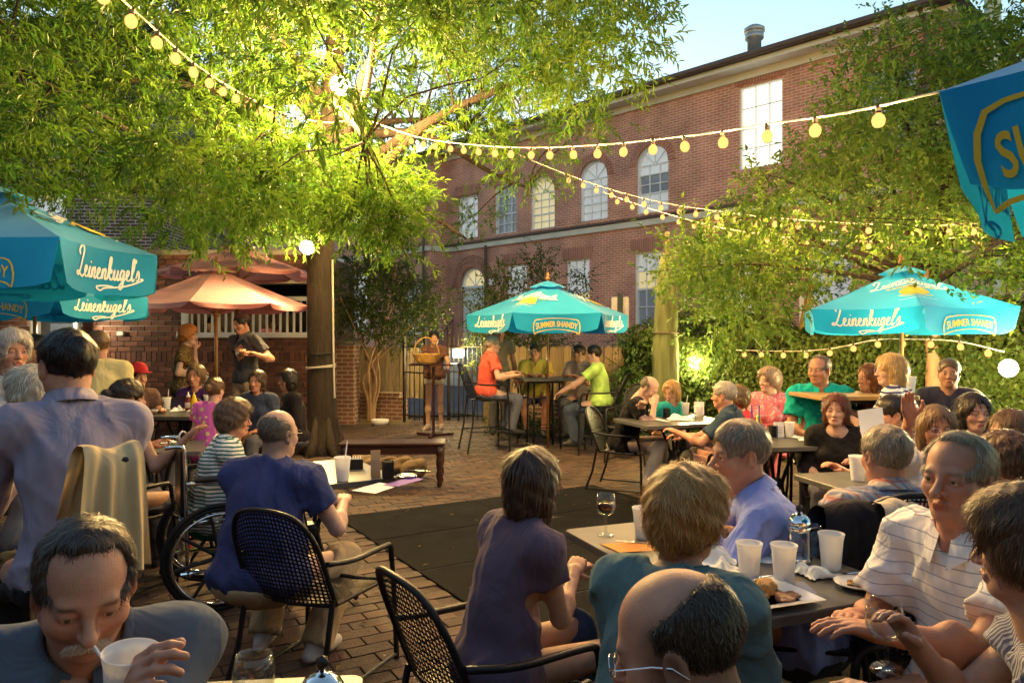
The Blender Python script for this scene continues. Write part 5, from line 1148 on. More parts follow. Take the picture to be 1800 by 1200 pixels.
# ------------------------------------------------------------------ umbrellas
def cloth(name, c, tr=.35): return mat(name, c, .8, var=.06, vscale=2.5, transl=tr, bump=.12, bscale=12, sheen=.2, spec=.2)
M_teal = cloth('teal_canvas', (.012, .35, .70)); M_wt = mat('print_white', (.78, .8, .8), .7); M_yel = mat('print_yellow', (.75, .52, .04), .7); M_pole = mat('varnished_wood', (.33, .13, .035), .4, var=.3, vscale=6, stretch=(4, 4, .5), coat=.3)
M_redc = cloth('red_canvas', (.60, .27, .30), .25); M_rib = mat('umbrella_rib', (.25, .15, .08), .6)
def umbrella(label, x, y, rot, Rr, zr, rise, val, n=6, m=None, logo=True, pole=None, pole_r=.019, first='script', group=None, ts=.5, tc=.5):
    o = thing('patio_umbrella', label, 'umbrella', (x, y, 0), rot, group); m = m or M_teal; za = zr + rise
    cor = [np.array([Rr * math.cos(2 * math.pi * i / n), Rr * math.sin(2 * math.pi * i / n), zr]) for i in range(n)]; apo = Rr * math.cos(math.pi / n)
    def surf(px_, py_):
        a = max(px_ * math.cos(2 * math.pi * (i + .5) / n) + py_ * math.sin(2 * math.pi * (i + .5) / n) for i in range(n)); t = a / apo
        return za - rise * (t + .10 * t * (1 - t)) 
    for i in range(n):
        A, B = cor[i], cor[(i + 1) % n]
        def fn(u, v, A=A, B=B):
            v0 = .02 + .98 * v; p = (A * (1 - u) + B * u) * v0; sag = -.035 * math.sin(math.pi * u) * v * Rr; out_ = n3(np.array([*(A + B)[:2], 0])); q = p + out_ * (-.05 * Rr * math.sin(math.pi * u) * v ** 3); return (q[0], q[1], surf(p[0], p[1]) + sag * .5)
        MB().grid(fn, 8, 8).build('canopy_panel', m, o, smooth=True)
        out_ = n3(np.array([*(A + B)[:2], 0])); sg = -.05 * Rr; ph = rnd.uniform(0, 6)
        def vf(u, v, A=A, B=B, out_=out_, ph=ph):
            g_ = .02 + .14 * v ** 1.3; uu = g_ * .5 + (1 - g_) * u if v > 0 else u; uu = u + (.5 - u) * .09 * v ** 1.2; p = A * (1 - uu) + B * uu; s_ = math.sin(math.pi * uu); edge = abs(2 * u - 1) ** 6 * .035 * v
            return (*(p + out_ * (sg * s_ + .03 * v * math.sin(u * 7 + ph) - .0 * v))[:2], zr - .0175 * s_ * Rr - val * v + edge)
        if val: 
            vp = MB().grid(vf, 12, 5).build('valance', m, o, smooth=True)
            if logo:
                def vmap(P2, off, sx, sy, cy_): return [tuple(np.array(vf(tc + p[0] * sx, cy_ - p[1] * sy)) + out_ * off) for p in P2]
                if (i % 2 == 0) == (first == 'script'):
                    flat('script_lettering', vmap(SCV, .006, .62 / SW_, .62 / SW_ * (Rr / val), .66), SCF, M_wt, vp)
                else:
                    T = SUMV.copy(); T[:, 0] /= TXW; T[:, 1] = T[:, 1] / TXW; arch = lambda P2: np.stack([P2[:, 0], P2[:, 1] * (1.35 + .3 * np.abs(P2[:, 0])) - .32 * P2[:, 0] ** 2], 1)
                    s_ = ts; flat('block_lettering', vmap(arch(T), .006, s_, s_ * Rr / val, .66), SUMF, M_yel, vp)
                    fr = [(-.56, -.06)] + [(t, -.045) for t in np.linspace(-.5, .5, 9)] + [(.56, -.06), (.56, .05)] + [(t, .135) for t in np.linspace(.5, -.5, 9)] + [(-.56, .05), (-.56, -.06)]
                    fr = arch(np.array(fr)); V2, F2 = ribbon2d([list(map(tuple, fr))], .0085, 2); flat('lettering_frame', vmap(V2, .006, s_, s_ * Rr / val, .66), F2, M_yel, vp)
    if logo:   # emblem printed across a rib
        for i in range(0, n, 2):
            a = 2 * math.pi * (i + (1 if first == 'script' else 0)) / n; c, s = math.cos(a), math.sin(a)
            def top(P2, off): 
                out = []
                for p in P2:
                    r_ = .56 * Rr - p[1]; X, Y = c * r_ + s * p[0] * -1, s * r_ + c * p[0]; out.append((X, Y, surf(X, Y) + off))
                return out
            em = MB(); th = np.linspace(0, 6.283, 25)[:-1]; em.add(top([(0, -.02)] + [(.12 * math.cos(t), -.02 + .1 * math.sin(t)) for t in th], .007), [(0, k + 1, (k + 1) % 24 + 1) for k in range(24)]); eo = em.build('emblem_disc', M_yel, o)
            ring = [[(.165 * math.cos(t), -.02 + .14 * math.sin(t)) for t in np.linspace(-2.6, -.5, 12)], [(.15 * math.cos(t), -.02 + .125 * math.sin(t)) for t in np.linspace(-2.6, -.5, 12)]]; V2, F2 = ribbon2d(ring, .004, 2); flat('emblem_ring', top(V2, .008), F2, M_yel, eo)
            flat('emblem_script', top(SCV * (.62 / SW_) + (0, .15), .008), SCF, M_wt, eo)
            T, TF = BREW; T = T / BREWW * .5; an = T[:, 0] / .3; rr_ = .3 + T[:, 1]; flat('emblem_arc_text', top(np.stack([rr_ * np.sin(an), rr_ * np.cos(an) - .05], 1), .008), TF, M_wt, eo)
            T = SUMV / TXW * .42; T = T - (0, 0); flat('emblem_banner_text', top(T + (0, .075), .009), SUMF, M_yel, eo)
            T, TF = BREW; T = T / BREWW * .3; flat('emblem_low_text', top(T + (0, -.215), .008), TF, M_wt, eo)
    # vent cap, pole, ribs, finial
    def cap_(u, v):
        a = 2 * math.pi * u; rr_ = .21 * Rr * v * (1 + .05 * math.cos(n * a)); return (rr_ * math.cos(a), rr_ * math.sin(a), za + .035 - .075 * v ** 1.2 * Rr - (.018 * abs(math.sin(n * a / 2 * 1)) * v))
    MB().grid(cap_, 30, 4).build('vent_cap', m, o, smooth=True)
    pm = pole or M_pole
    MB().tube([(0, 0, 0), (0, 0, za + .03)], pole_r, 12).build('pole', pm, o, smooth=True)
    MB().lathe([(.0, .0), (.03, .005), (.034, .03), (.018, .05), (.026, .07), (.012, .1), (0, .115)], 12, (0, 0, za + .045)).build('finial', pm, o, smooth=True)
    MB().lathe([(.03, -.03), (.045, -.02), (.045, .03), (.03, .04)], 12, (0, 0, zr - .12)).build('hub', pm, o)
    for i in range(n):
        c = cor[i]; MB().tube([(c[0] * .03, c[1] * .03, za - .03), (c[0] * .97, c[1] * .97, zr - .012)], .008, 5).build('rib', M_rib, o); MB().tube([(c[0] * .035, c[1] * .035, zr - .1), (c[0] * .5, c[1] * .5, (zr + za) / 2 - .035)], .006, 5).build('strut', M_rib, o)
    return o
BREW = text_mesh('JACOB LEINENKUGEL BREWING CO.', 1.0, .02); BREWW = BREW[0][:, 0].max() - BREW[0][:, 0].min()
GU = 'teal patio umbrellas'
c = at(963, 600, 10.4); umbrella('teal lettered umbrella standing over the bar table in the middle', c[0], c[1], R(-116), 1.15, 1.88, .45, .24, first='block', group=GU)
c = at(1585, 600, 7.15); umbrella('teal lettered umbrella over the right hand tables', c[0], c[1], R(-108), .98, 1.82, .40, .225, first='block', group=GU)
umbrella('teal umbrella cut by the left edge, nearest on that side', -4.0, 5.66, R(24), 1.14, 2.23, .46, .34, first='block', group=GU)
umbrella('teal umbrella standing behind the nearest left umbrella', -5.2, 8.0, R(12), 1.14, 2.0, .4, .24, first='block', group=GU)
umbrella('teal umbrella hanging close at the upper right corner', 2.14, 1.55, R(170), 1.14, 2.12, .42, .26, first='block', group=GU, ts=.7, tc=.43)
M_gpole = mat('golden_wood', (.36, .2, .05), .4, var=.2, coat=.3)
GR = 'red market umbrellas'
c = at(380, 600, 9.7); umbrella('faded red market umbrella above the standing couple', c[0], c[1], R(8), 1.2, 1.98, .5, .06, 8, M_redc, False, M_gpole, .022, group=GR)
c = at(418, 600, 10.75); umbrella('second faded red market umbrella rising behind the first', c[0], c[1], R(20), 1.15, 2.5, .42, .05, 8, M_redc, False, M_gpole, .022, group=GR)
# ------------------------------------------------------------------ tables
T1 = table('dark cafe table beside the man in the navy tee shirt', -1.2, 4.36, R(31), .8, .8)
t2c = np.array([.2135, 3.06]) + .355 * np.array([.93, .37]) + .55 * np.array([.37, -.93]); T2 = table('crowded dark table in the right foreground', t2c[0], t2c[1], R(21.7), .71, 1.1)
T3c = at(1165, 730, 7.2); T3 = table('cafe table between the man in black and the grey haired man', T3c[0] + .12, T3c[1], R(20), 1.0, .72)
T4c = at(1372, 770, 5.65); T4 = table('cafe table with menus in front of the woman in black', T4c[0], T4c[1] + .1, R(8), .72, .7)
T5c = at(325, 725, 7.0); T5 = table('cafe table with cups and mustard below the red umbrella', T5c[0], T5c[1], R(-6), 1.0, .8, .84)
T6c = at(268, 785, 5.3); T6 = table('small dark table edge under the bare shouldered woman', T6c[0], T6c[1] + .1, R(20), .6, .6)
T7 = table('tall bar table inside the circle of four men', .45, 10.45, R(12), .75, .75, .99, tall=True)
T8 = table('pale table corner at the bottom left edge of the view', -.585, 1.40, R(6), .54, .62, top=M_pale)
T9 = table('tall table at the far left with the white haired women', -2.55, 3.1, R(15), .7, .7, 1.02, tall=True)
T10c = at(1545, 700, 5.75); T10 = table('high wooden edged table beside the striped sweater', T10c[0] - .1, T10c[1] + .25, R(5), .8, .6, 1.09, top=mat('tan_top', (.3, .2, .08), .5, var=.2), tall=True)
T11 = table('table hidden behind the plaid shirt man with cups', 2.12, 4.05, R(12), .8, .75)
# bench
M_mah = mat('mahogany', (.035, .012, .009), .35, var=.3, vscale=5, stretch=(.6, 4, 4), coat=.4)
c = at(692, 800, 7.75); o = thing('wooden_bench', 'dark red wooden bench with turned legs in front of the tree', 'bench', (c[0], c[1], 0), R(2))
MB().box((0, 0, .445), (1.1, .36, .03), bev=.008).build('seat', M_mah, o); MB().box((0, 0, .385), (1.02, .3, .085)).build('apron', M_mah, o)
lg = MB().lathe([(.02, 0), (.03, .03), (.022, .06), (.034, .1), (.034, .14), (.024, .17), (.036, .24), (.036, .29), (.028, .31), (.04, .34), (.04, .43)], 14).mesh('leg', True)
for sx in (-1, 1):
    for sy in (-1, 1): link('leg', lg, M_mah, o, (sx * .49, sy * .13, 0))
# burlap sacks
M_burlap = mat('burlap', (.2, .14, .085), .95, var=.35, vscale=10, bump=.7, bscale=120)
for k, (px_, py_, dd_, w_, nm) in enumerate(((608, 806, 8.35, .3, 'leftmost burlap sandbag under the bench'), (665, 806, 8.3, .34, 'burlap sandbag behind the cup straw'), (700, 808, 8.25, .3, 'burlap sandbag lying between the bench legs'), (728, 816, 8.1, .24, 'rightmost burlap sandbag at the turned bench leg'), (640, 788, 8.5, .26, 'burlap sandbag with white folded top'))):
    c = at(px_, py_, dd_); f = Field((-.3, -.22, -.02), (.3, .22, .35), .016); f.ell((0, 0, .1), (w_ * .6, .15, .095), .05); f.ell((w_ * .35, .02, .15), (w_ * .25, .11, .07), .05); f.ell((-w_ * .3, -.03, .1), (w_ * .3, .13, .08), .04); f.wrinkle(.008, 22, k); f.cut((0, 0, .005), (0, 0, -1.)); V, F = f.mesh()
    tag(link('sandbag', mesh_np('sandbag', V, F, True), M_burlap, None, (c[0], c[1], .0), rnd.uniform(-.6, .6)), nm, 'sandbag', 'burlap sandbags under the bench')
# ------------------------------------------------------------------ lectern, basket, pot
c = at(762, 755, 11.6); lect = thing('lectern', 'slim wooden lectern stand in front of the woman in white shorts', 'lectern', (c[0], c[1], 0), R(-4))
MB().tube([(0, 0, .02), (0, 0, 1.1)], .022, 10).build('post', M_mah, lect); MB().box((0, -.03, 1.14), (.72, .26, .022), M=rotx(R(3))).build('desk_top', M_mah, lect)
for a in (30, 150, 270): MB().box((.16 * math.cos(R(a)), .16 * math.sin(R(a)), .03), (.34, .05, .04), rz=R(a)).build('foot', M_mah, lect)
M_wick = mat('wicker', (.42, .25, .07), .7, var=.35, vscale=30, bump=.5, bscale=40)
c = at(749, 640, 11.5); bk = thing('wicker_basket', 'wicker basket with tall hoop handle on the lectern', 'basket', (c[0], c[1] + .02, 1.165))
b = MB()
for k in range(9): r_ = .13 + .055 * k / 8; b.tube([(r_ * 1.15 * math.cos(a), r_ * .8 * math.sin(a), .01 + .016 * k) for a in np.linspace(0, 6.283, 26, False)], .0095, 5, True)
b.build('woven_side', M_wick, bk); MB().lathe([(0, .012), (.14, .012)], 20).build('base', M_wick, bk)
MB().tube([(.2 * math.cos(a), 0, .13 + .27 * math.sin(a)) for a in np.linspace(0, math.pi, 18)], .010, 6).build('handle', M_wick, bk, smooth=True)
MB().grid(lambda u, v: ((u - .5) * .32, (v - .5) * .22, .125 + .02 * math.sin(u * 9) * math.sin(v * 8)), 10, 8).build('cloth_lining', mat('white_cloth', (.7, .69, .66), .9), bk, smooth=True)
c = at(668, 727, 13.2); tag(MB().lathe([(.0, .0), (.13, .0), (.15, .05), (.16, .1), (.145, .1), (.13, .04), (0, .035)], 24).build('planter_dish', M_white, None, (c[0], c[1], 0), smooth=True), 'white oval dish at the foot of the slender tree', 'dish')
# ------------------------------------------------------------------ tableware
M_frost = mat('frosted_plastic', (.88, .89, .9), .35, transl=.4, spec=.3); M_glass = bpy.data.materials.new('clear_glass'); M_glass.use_nodes = True; _t = M_glass.node_tree; _n = _t.nodes; _n.remove(_n['Principled BSDF'])
_f = _n.new('ShaderNodeMath'); _f.operation = 'MULTIPLY_ADD'; _f.inputs[1].default_value = .55; _f.inputs[2].default_value = .03; _lw = _n.new('ShaderNodeLayerWeight'); _lw.inputs[0].default_value = .22; _t.links.new(_lw.outputs['Facing'], _f.inputs[0]); _tr = _n.new('ShaderNodeBsdfTransparent'); _tr.inputs[0].default_value = (.93, .95, .95, 1); _g = _n.new('ShaderNodeBsdfGlossy'); _g.inputs['Roughness'].default_value = .02; _m = _n.new('ShaderNodeMixShader')
_t.links.new(_f.outputs[0], _m.inputs[0]); _t.links.new(_tr.outputs[0], _m.inputs[1]); _t.links.new(_g.outputs[0], _m.inputs[2]); _t.links.new(_m.outputs[0], _n['Material Output'].inputs[0]); M_wine = mat('red_wine', (.04, .002, .004), .05); M_bev = mat('iced_drink', (.5, .28, .08), .1, trans=.5, ior=1.33)
M_paper = mat('white_paper', (.78, .78, .76), .8, var=.04); M_china = mat('china', (.74, .73, .70), .2, spec=.6, coat=.3)
cup_me = MB().lathe([(.0, .002), (.03, .0), (.0305, .006), (.0385, .1), (.0425, .118), (.0435, .121), (.0425, .1225), (.0375, .1), (.0295, .008), (0, .007)], 28).mesh('cup', True)
ZT = .741
def on(t, px_, py_, zz=ZT):
    """point of a table top (height zz) seen at that pixel"""
    d = FPX * (EYE - zz) / (py_ - CY); p = at(px_, py_, d); return p
def cup(label, px_, py_, zz=ZT, s=1.0, fill=None, straw=None, h=1.0):
    p = on(0, px_, py_, zz); o = tag(link('plastic_cup', cup_me, M_frost, None, p), label, 'cup', 'frosted plastic cups'); o.scale = (s, s, s * h)
    if fill: MB().lathe([(0, .01), (.029, .01), (.036, .085), (0, .085)], 20).build('drink', fill, o, smooth=True)
    if straw: MB().tube([(.0, .01, .015), (straw[0] * .5, .02, .12), (straw[0], straw[1], .2)], .0032, 6).build('straw', M_paper, o)
    return o
cup('frosted cup at the back left of the crowded table beside the wine glass', 1130, 945); cup('empty frosted cup standing left of the other near cups', 1317, 1018); cup('frosted cup at the centre of the crowded table beside the napkin', 1378, 1024, h=1.03); cup('frosted cup alone beside the coffee press handle', 1461, 1000, s=1.02)
cup('lidded frosted cup with straw behind the navy tee shirt', 602, 845, straw=(.02, .02), s=1.1); cup('tall clear cup in front of the plaid shirt', 1508, 845, s=1.15)
cup('frosted cup on the table under the red umbrella', 293, 720, .841, straw=(.01, .02)); cup('second frosted cup behind the mustard bottle', 365, 714, .841)
cup('white cup left of the iced tea on the middle table', 1186, 726, ZT); cup('cup of amber iced tea on the middle table', 1205, 728, fill=M_bev, straw=(.03, .03)); cup('white cup with straw beside the candle glass', 1226, 732, straw=(.01, .02), s=.9)
cup('frosted cup leaning against menus near the woman in black', 1388, 768); cup('white cup on the high table right of the striped sweater', 1600, 690, 1.091, s=1.1); cup('white cup on the middle table behind the teal polo man', 1320, 728, s=.9)
def wineglass(label, px_, py_, wine, zz=ZT, s=1.0, pos=None):
    o = thing('wine_glass', label, 'glass', on(0, px_, py_, zz) if pos is None else pos, 0, 'wine glasses')
    MB().lathe([(0, .003), (.034, .002), (.034, .004), (.006, .009), (.0045, .03), (.0045, .065), (.008, .078), (.03, .09), (.04, .115), (.039, .14), (.034, .165), (.0328, .165), (.0378, .14), (.0388, .115), (.029, .0915), (.0, .081)], 32).build('glass_bowl', M_glass, o, smooth=True)
    if wine: MB().lathe([(0, .0825), (.0285, .093), (.038, .116), (.0377, .13), (0, .13)], 28).build('wine', wine, o, smooth=True)
    o.scale = (s, s, s); return o
wineglass('glass of red wine at the corner of the crowded table', 1065, 941, M_wine, s=1.02)
wineglass('large empty wine glass at the bottom edge beside the drinking man', 448, 1190, None, pos=(-.51, 1.45, .741), s=1.02)
M_food = mat('biscuit', (.5, .27, .09), .7, var=.45, vscale=35, bump=.8, bscale=60); M_gravy = mat('gravy', (.2, .085, .04), .3, var=.5, vscale=40, bump=.3)
def blob(name, c, r, m, parent, h=.004, w=.003, seed=0):
    f = Field(np.array(c) - np.array(r) - .012, np.array(c) + np.array(r) + .012, h); f.ell(c, r, .004); f.wrinkle(w, 120, seed); V, F = f.mesh(); return link(name, mesh_np(name, V, F, True), m, parent)
p = on(0, 1352, 1050); pl = thing('square_plate', 'square white plate with a biscuit in brown sauce', 'plate', p, R(20)); b = MB(); n_ = 28
def plf(u, v, s=.115):
    x_, y_ = (u * 2 - 1) * s, (v * 2 - 1) * s; e_ = max(abs(u * 2 - 1), abs(v * 2 - 1)); return (x_, y_, .006 + .012 * max(0, e_ - .62) / .38)
MB().grid(plf, 14, 14).build('plate_top', M_china, pl, smooth=True); MB().box((0, 0, .003), (.15, .15, .006)).build('plate_foot', M_china, pl)
for k, (cx_, cy_, r_) in enumerate(((-.05, -.005, .04), (.05, -.02, .045), (.0, .035, .04), (.02, -.045, .035))): blob('sauce', (cx_, cy_, .009), (r_, r_ * .75, .005), M_gravy, pl, .004, .001, k)
blob('biscuit', (-.012, .005, .032), (.036, .034, .026), M_food, pl, .0035, .002, 5); blob('biscuit_crumb', (-.04, -.02, .018), (.018, .015, .012), M_food, pl, .003, .002, 6)
def round_plate(label, px_, py_, food=True, r=.07):
    o = thing('round_plate', label, 'plate', on(0, px_, py_), 0, 'round plates'); MB().lathe([(0, .004), (r * .62, .004), (r * .7, .007), (r, .016), (r, .018), (r * .7, .0095), (r * .6, .007), (0, .0065)], 36).build('plate_top', M_china, o, smooth=True)
    if food:
        for k in range(5): blob('scraps', (rnd.uniform(-.025, .025), rnd.uniform(-.02, .02), .011), (.014, .01, .006), M_food, o, .0035, .0015, k)
    return o
round_plate('round plate with food scraps and cutlery at the table corner', 1507, 1032); round_plate('small round plate beside the crumpled white napkins', 1290, 1022)
def knife(name, label, a, c, fork=False):
    a, c = np.array(a), np.array(c); L_ = np.linalg.norm(c - a); o = thing(name, label, 'cutlery', a, math.atan2(c[1] - a[1], c[0] - a[0]), 'steel cutlery')
    MB().grid(lambda u, v: (u * L_ * .52, (v - .5) * (.008 + .004 * u), .004 + .002 * math.sin(3.1 * v)), 6, 3).build('handle', M_steel, o, smooth=True)
    if fork:
        b = MB()
        for k in range(4): b.tube([(L_ * .72, (k - 1.5) * .004, .005), (L_ * .86, (k - 1.5) * .006, .003), (L_, (k - 1.5) * .006, .006)], .0014, 5)
        b.grid(lambda u, v: (L_ * (.5 + .24 * u), (v - .5) * (.008 + .014 * u * u), .005), 4, 2); b.build('tines', M_steel, o)
    else: MB().grid(lambda u, v: (L_ * (.5 + .5 * u), (v - .5) * .016 * (1 - .5 * u ** 4), .004), 8, 2).build('blade', M_steel, o)
    return o
knife('table_knife', 'table knife laid across the round plate', on(0, 1540, 1012) + (0, 0, .015), on(0, 1440, 1022) + (0, 0, .018)); knife('fork', 'fork resting on the food scraps of the round plate', on(0, 1565, 1022) + (0, 0, .012), on(0, 1500, 1036) + (0, 0, .018), True)
knife('table_knife', 'knife lying on the orange paper near the wine glass', on(0, 1150, 957), on(0, 1080, 951)); knife('fork', 'fork pushed to the small plate beside the square plate', on(0, 1360, 1018) + (0, 0, .01), on(0, 1280, 1026) + (0, 0, .016), True)
knife('table_knife', 'wooden handled knife lying across the dish on the left table', on(0, 757, 829), on(0, 708, 826))
def paper(label, t, pts, m=M_paper, z=.0015, name='paper_sheet', cat='paper', lines=0):
    P = np.array([on(0, *q) for q in pts]); c = P.mean(0); n_ = 6
    def fn(u, v): 
        a = P[0] * (1 - u) + P[1] * u; b_ = P[3] * (1 - u) + P[2] * u; q = a * (1 - v) + b_ * v - c; return (q[0], q[1], z + .002 * math.sin(u * 4 + 1) * v)
    o = tag(MB().grid(fn, n_, n_).build(name, m, None, c, smooth=True), label, cat)
    if lines:
        b = MB()
        for k in range(lines):
            v0 = .12 + .76 * k / lines; b.grid(lambda u, v: tuple(np.array(fn(.1 + .75 * u * (1 - .35 * (k % 3 == 1)), v0 + v * .025)) + (0, 0, .0012)), 4, 1)
        b.build('print_lines', mat('faint_ink', (.35, .33, .4), .8), o)
    return o
paper('large white menu sheet lying flat behind the cups', 0, [(1290, 942), (1395, 955), (1392, 992), (1272, 985)], lines=8)
paper('orange paper placemat beside the wine glass', 0, [(1055, 956), (1140, 952), (1165, 966), (1090, 972)], mat('orange_paper', (.75, .3, .06), .8))
paper('white paper sheet at the near corner of the left table', 0, [(618, 862), (668, 848), (700, 853), (660, 868)], lines=5); paper('purple paper sheet on the left table corner', 0, [(672, 853), (725, 838), (745, 842), (700, 856)], mat('purple_paper', (.2, .11, .42), .8), .003)
paper('white order sheet in front of the man in the black tee shirt', 0, [(1112, 728), (1150, 733), (1180, 741), (1140, 738)]); paper('blue printed card under the square plate', 0, [(1395, 1025), (1412, 1022), (1437, 1042), (1415, 1046)], mat('blue_card', (.16, .2, .35), .6))
paper('white slip of paper on the table before the woman in black', 0, [(1400, 768), (1440, 766), (1448, 772), (1405, 775)])
def napkin(label, px_, py_, s, seed, hgt=.05, zz=ZT, m=None):
    g_ = np.random.default_rng(seed); q = g_.uniform(0, 6, 8); p = on(0, px_, py_, zz)
    def fn(u, v):
        x_, y_ = (u - .5) * s * (1 + .25 * math.sin(5 * v + q[0])), (v - .5) * s * .8 * (1 + .25 * math.sin(5 * u + q[1])); e_ = max(0, 1 - (2 * u - 1) ** 2) * max(0, 1 - (2 * v - 1) ** 2)
        return (x_, y_, .004 + hgt * e_ * (.55 + .3 * math.sin(9 * u + q[2] + 3 * v) + .3 * math.sin(8 * v - 5 * u + q[3])) + .006 * abs(math.sin(14 * u + q[4]) * math.sin(11 * v + q[5])))
    return tag(MB().grid(fn, 26, 22).build('paper_napkin', m or M_paper, None, p, g_.uniform(0, 3), smooth=True), label, 'napkin', 'crumpled paper napkins')
napkin('big crumpled napkin heap beside the blond woman', 1255, 985, .15, 1, .10); napkin('crumpled napkin spilling below the bright white heap', 1268, 1005, .12, 2, .05); napkin('folded napkin between the two near frosted cups', 1425, 1010, .12, 3, .05)
napkin('crumpled napkin beside the white cups on the middle table', 1195, 738, .22, 4, .06); napkin('crumpled napkin at the mustard bottle', 345, 724, .16, 5, .05, .841); napkin('crumpled napkin left of the ketchup', 312, 722, .16, 6, .05, .841); napkin('napkin lying by the frosted cup under the red umbrella', 278, 722, .15, 7, .03, .841)
napkin('napkin on the small dark table beside the bracelet arm', 300, 778, .12, 8, .015); napkin('small napkin beside the menu holder', 1402, 770, .08, 9, .02)
# french press
M_chr = mat('chrome', (.75, .75, .76), .08, metal=1); M_blp = mat('black_plastic', (.012, .012, .012), .3)
def press(label, pos, s=1.0):
    o = thing('coffee_press', label, 'coffee press', pos, R(-20), 'chrome coffee presses'); o.scale = (s, s, s)
    MB().lathe([(.0, .004), (.038, .004), (.038, .125), (.036, .125), (.036, .006), (0, .006)], 28).build('glass_beaker', M_glass, o, smooth=True)
    for pr in ([(.041, .112), (.043, .115), (.043, .13), (.04, .133)], [(.039, .0), (.042, .002), (.042, .02), (.039, .022)]): MB().lathe(pr, 28).build('metal_band', M_chr, o, smooth=True)
    MB().lathe([(.043, .132), (.042, .145), (.033, .162), (.015, .172), (.006, .174), (.004, .182), (0, .182)], 28).build('dome_lid', M_chr, o, smooth=True)
    MB().lathe([(.0, .178), (.009, .181), (.0125, .19), (.0105, .2), (0, .205)], 18).build('knob', M_blp, o, smooth=True)
    MB().tube(spline([(.04, 0, .12), (.065, 0, .122), (.082, 0, .1), (.08, 0, .05), (.066, 0, .02)], 5), [.007] * 21, 8).build('handle', M_blp, o, smooth=True)
    for k in range(4): a = R(45 + 90 * k); MB().box((.0405 * math.cos(a), .0405 * math.sin(a), .066), (.004, .008, .1), rz=a).build('strut', M_chr, o)
    return o
press('chrome coffee press with black knob on the crowded table', on(0, 1405, 988), 1.0)
press('chrome coffee press lid at the bottom edge left of centre', (-.352, 1.36, .741), 1.0)
o = tag(MB().lathe([(0, .003), (.03, .0), (.036, .11), (.0348, .11), (.029, .006), (0, .007)], 26).build('tumbler', M_glass, None, on(0, 1428, 975), smooth=True), 'clear drinking glass behind the coffee press', 'glass')
# napkin holders, menus, bottles
def holder(label, px_, py_, s=1.0, zz=ZT):
    o = thing('napkin_holder', label, 'holder', on(0, px_, py_, zz), R(15), 'black wire napkin holders'); b = MB()
    for fx in (-.028, .028):
        for i in range(6): b.tube([(fx, -.03 + .012 * i, .005), (fx, -.03 + .012 * i, .1)], .002, 4)
        for j in range(8): b.tube([(fx, -.034, .006 + .0135 * j), (fx, .034, .006 + .0135 * j)], .002, 4)
    for fy_ in (-.034, .034):
        for i in range(5): b.tube([(-.028 + .014 * i, fy_, .005), (-.028 + .014 * i, fy_, .1)], .002, 4)
        for j in range(8): b.tube([(-.028, fy_, .006 + .0135 * j), (.028, fy_, .006 + .0135 * j)], .002, 4)
    b.build('wire_mesh', M_blk, o); MB().box((0, 0, .05), (.045, .055, .09)).build('napkin_stack', mat('dark_napkin', (.04, .035, .03), .9), o); o.scale = (s, s, s * 1.05); return o
holder('black wire napkin holder on the left table', 682, 842); holder('black napkin holder beside the menu card near the woman in black', 1358, 768, .9); holder('dark napkin holder on the middle table', 1172, 734, .9)
def card(label, px_, py_, w, h, m, rz=0, zz=ZT, fold=True):
    o = thing('menu_card', label, 'menu', on(0, px_, py_, zz), rz, 'standing menu cards'); MB().box((0, 0, h / 2), (w, .004, h), M=rotx(R(-6))).build('front_leaf', m, o); MB().box((0, .03, h / 2), (w, .004, h), M=rotx(R(6))).build('rear_leaf', m, o)
    b = MB(); [b.box((0, -.006 + .1 * 0, h * (.25 + .11 * k)), (w * .6, .002, h * .022), M=rotx(R(-6))) for k in range(5)]; b.build('print_lines', mat('faint_ink', (.35, .33, .4)), o); return o
M_kraft = mat('kraft_card', (.4, .27, .14), .8, var=.1)
card('kraft menu card standing on the left table', 660, 838, .055, .15, M_kraft, R(10)); card('white menu card standing beside the napkin holder', 1370, 768, .075, .12, M_paper, R(5)); card('white menu card standing behind the cups on the middle table', 1229, 730, .1, .14, M_paper, R(-10)); 
def bottle(name, label, px_, py_, c1, c2, lab=None, zz=ZT):
    o = thing(name, label, 'bottle', on(0, px_, py_, zz)); MB().lathe([(0, 0), (.029, .0), (.031, .008), (.031, .09), (.026, .115), (.018, .13), (.016, .135)], 22).build('body', mat(name + '_body', c1, .35), o, smooth=True)
    MB().lathe([(.018, .134), (.018, .148), (.008, .158), (.004, .185), (0, .186)], 16).build('cap', mat(name + '_cap', c2, .4), o, smooth=True)
    if lab: MB().lathe([(.0316, .03), (.0316, .085)], 22).build('label_band', mat(name + '_label', lab, .5), o, smooth=True)
    return o
bottle('mustard_bottle', 'yellow mustard bottle under the red umbrella', 341, 722, (.7, .45, .01), (.72, .48, .02), zz=.841); bottle('ketchup_bottle', 'dark red ketchup bottle left of the mustard', 331, 722, (.2, .015, .012), (.7, .7, .68), (.55, .5, .45), .841)
p = on(0, 1328, 765); cd = thing('condiment_caddy', 'blue wire condiment caddy on the table behind the man in blue', 'caddy', p); M_blue = mat('blue_wire', (.02, .09, .4), .4)
b = MB(); b.box((0, 0, .01), (.13, .09, .015)); [b.box((sx * .06, 0, .05), (.008, .09, .08)) for sx in (-1, 1)]; b.box((0, .04, .05), (.12, .008, .08)); b.build('tray', M_blue, cd); MB().tube([(-.03, 0, .1), (-.03, 0, .25), (.03, 0, .25), (.03, 0, .1)], .006, 6).build('handle', M_blue, cd)
bottle('mustard_bottle', 'small yellow mustard bottle in the blue caddy', 1333, 764, (.7, .42, .01), (.75, .5, .02))
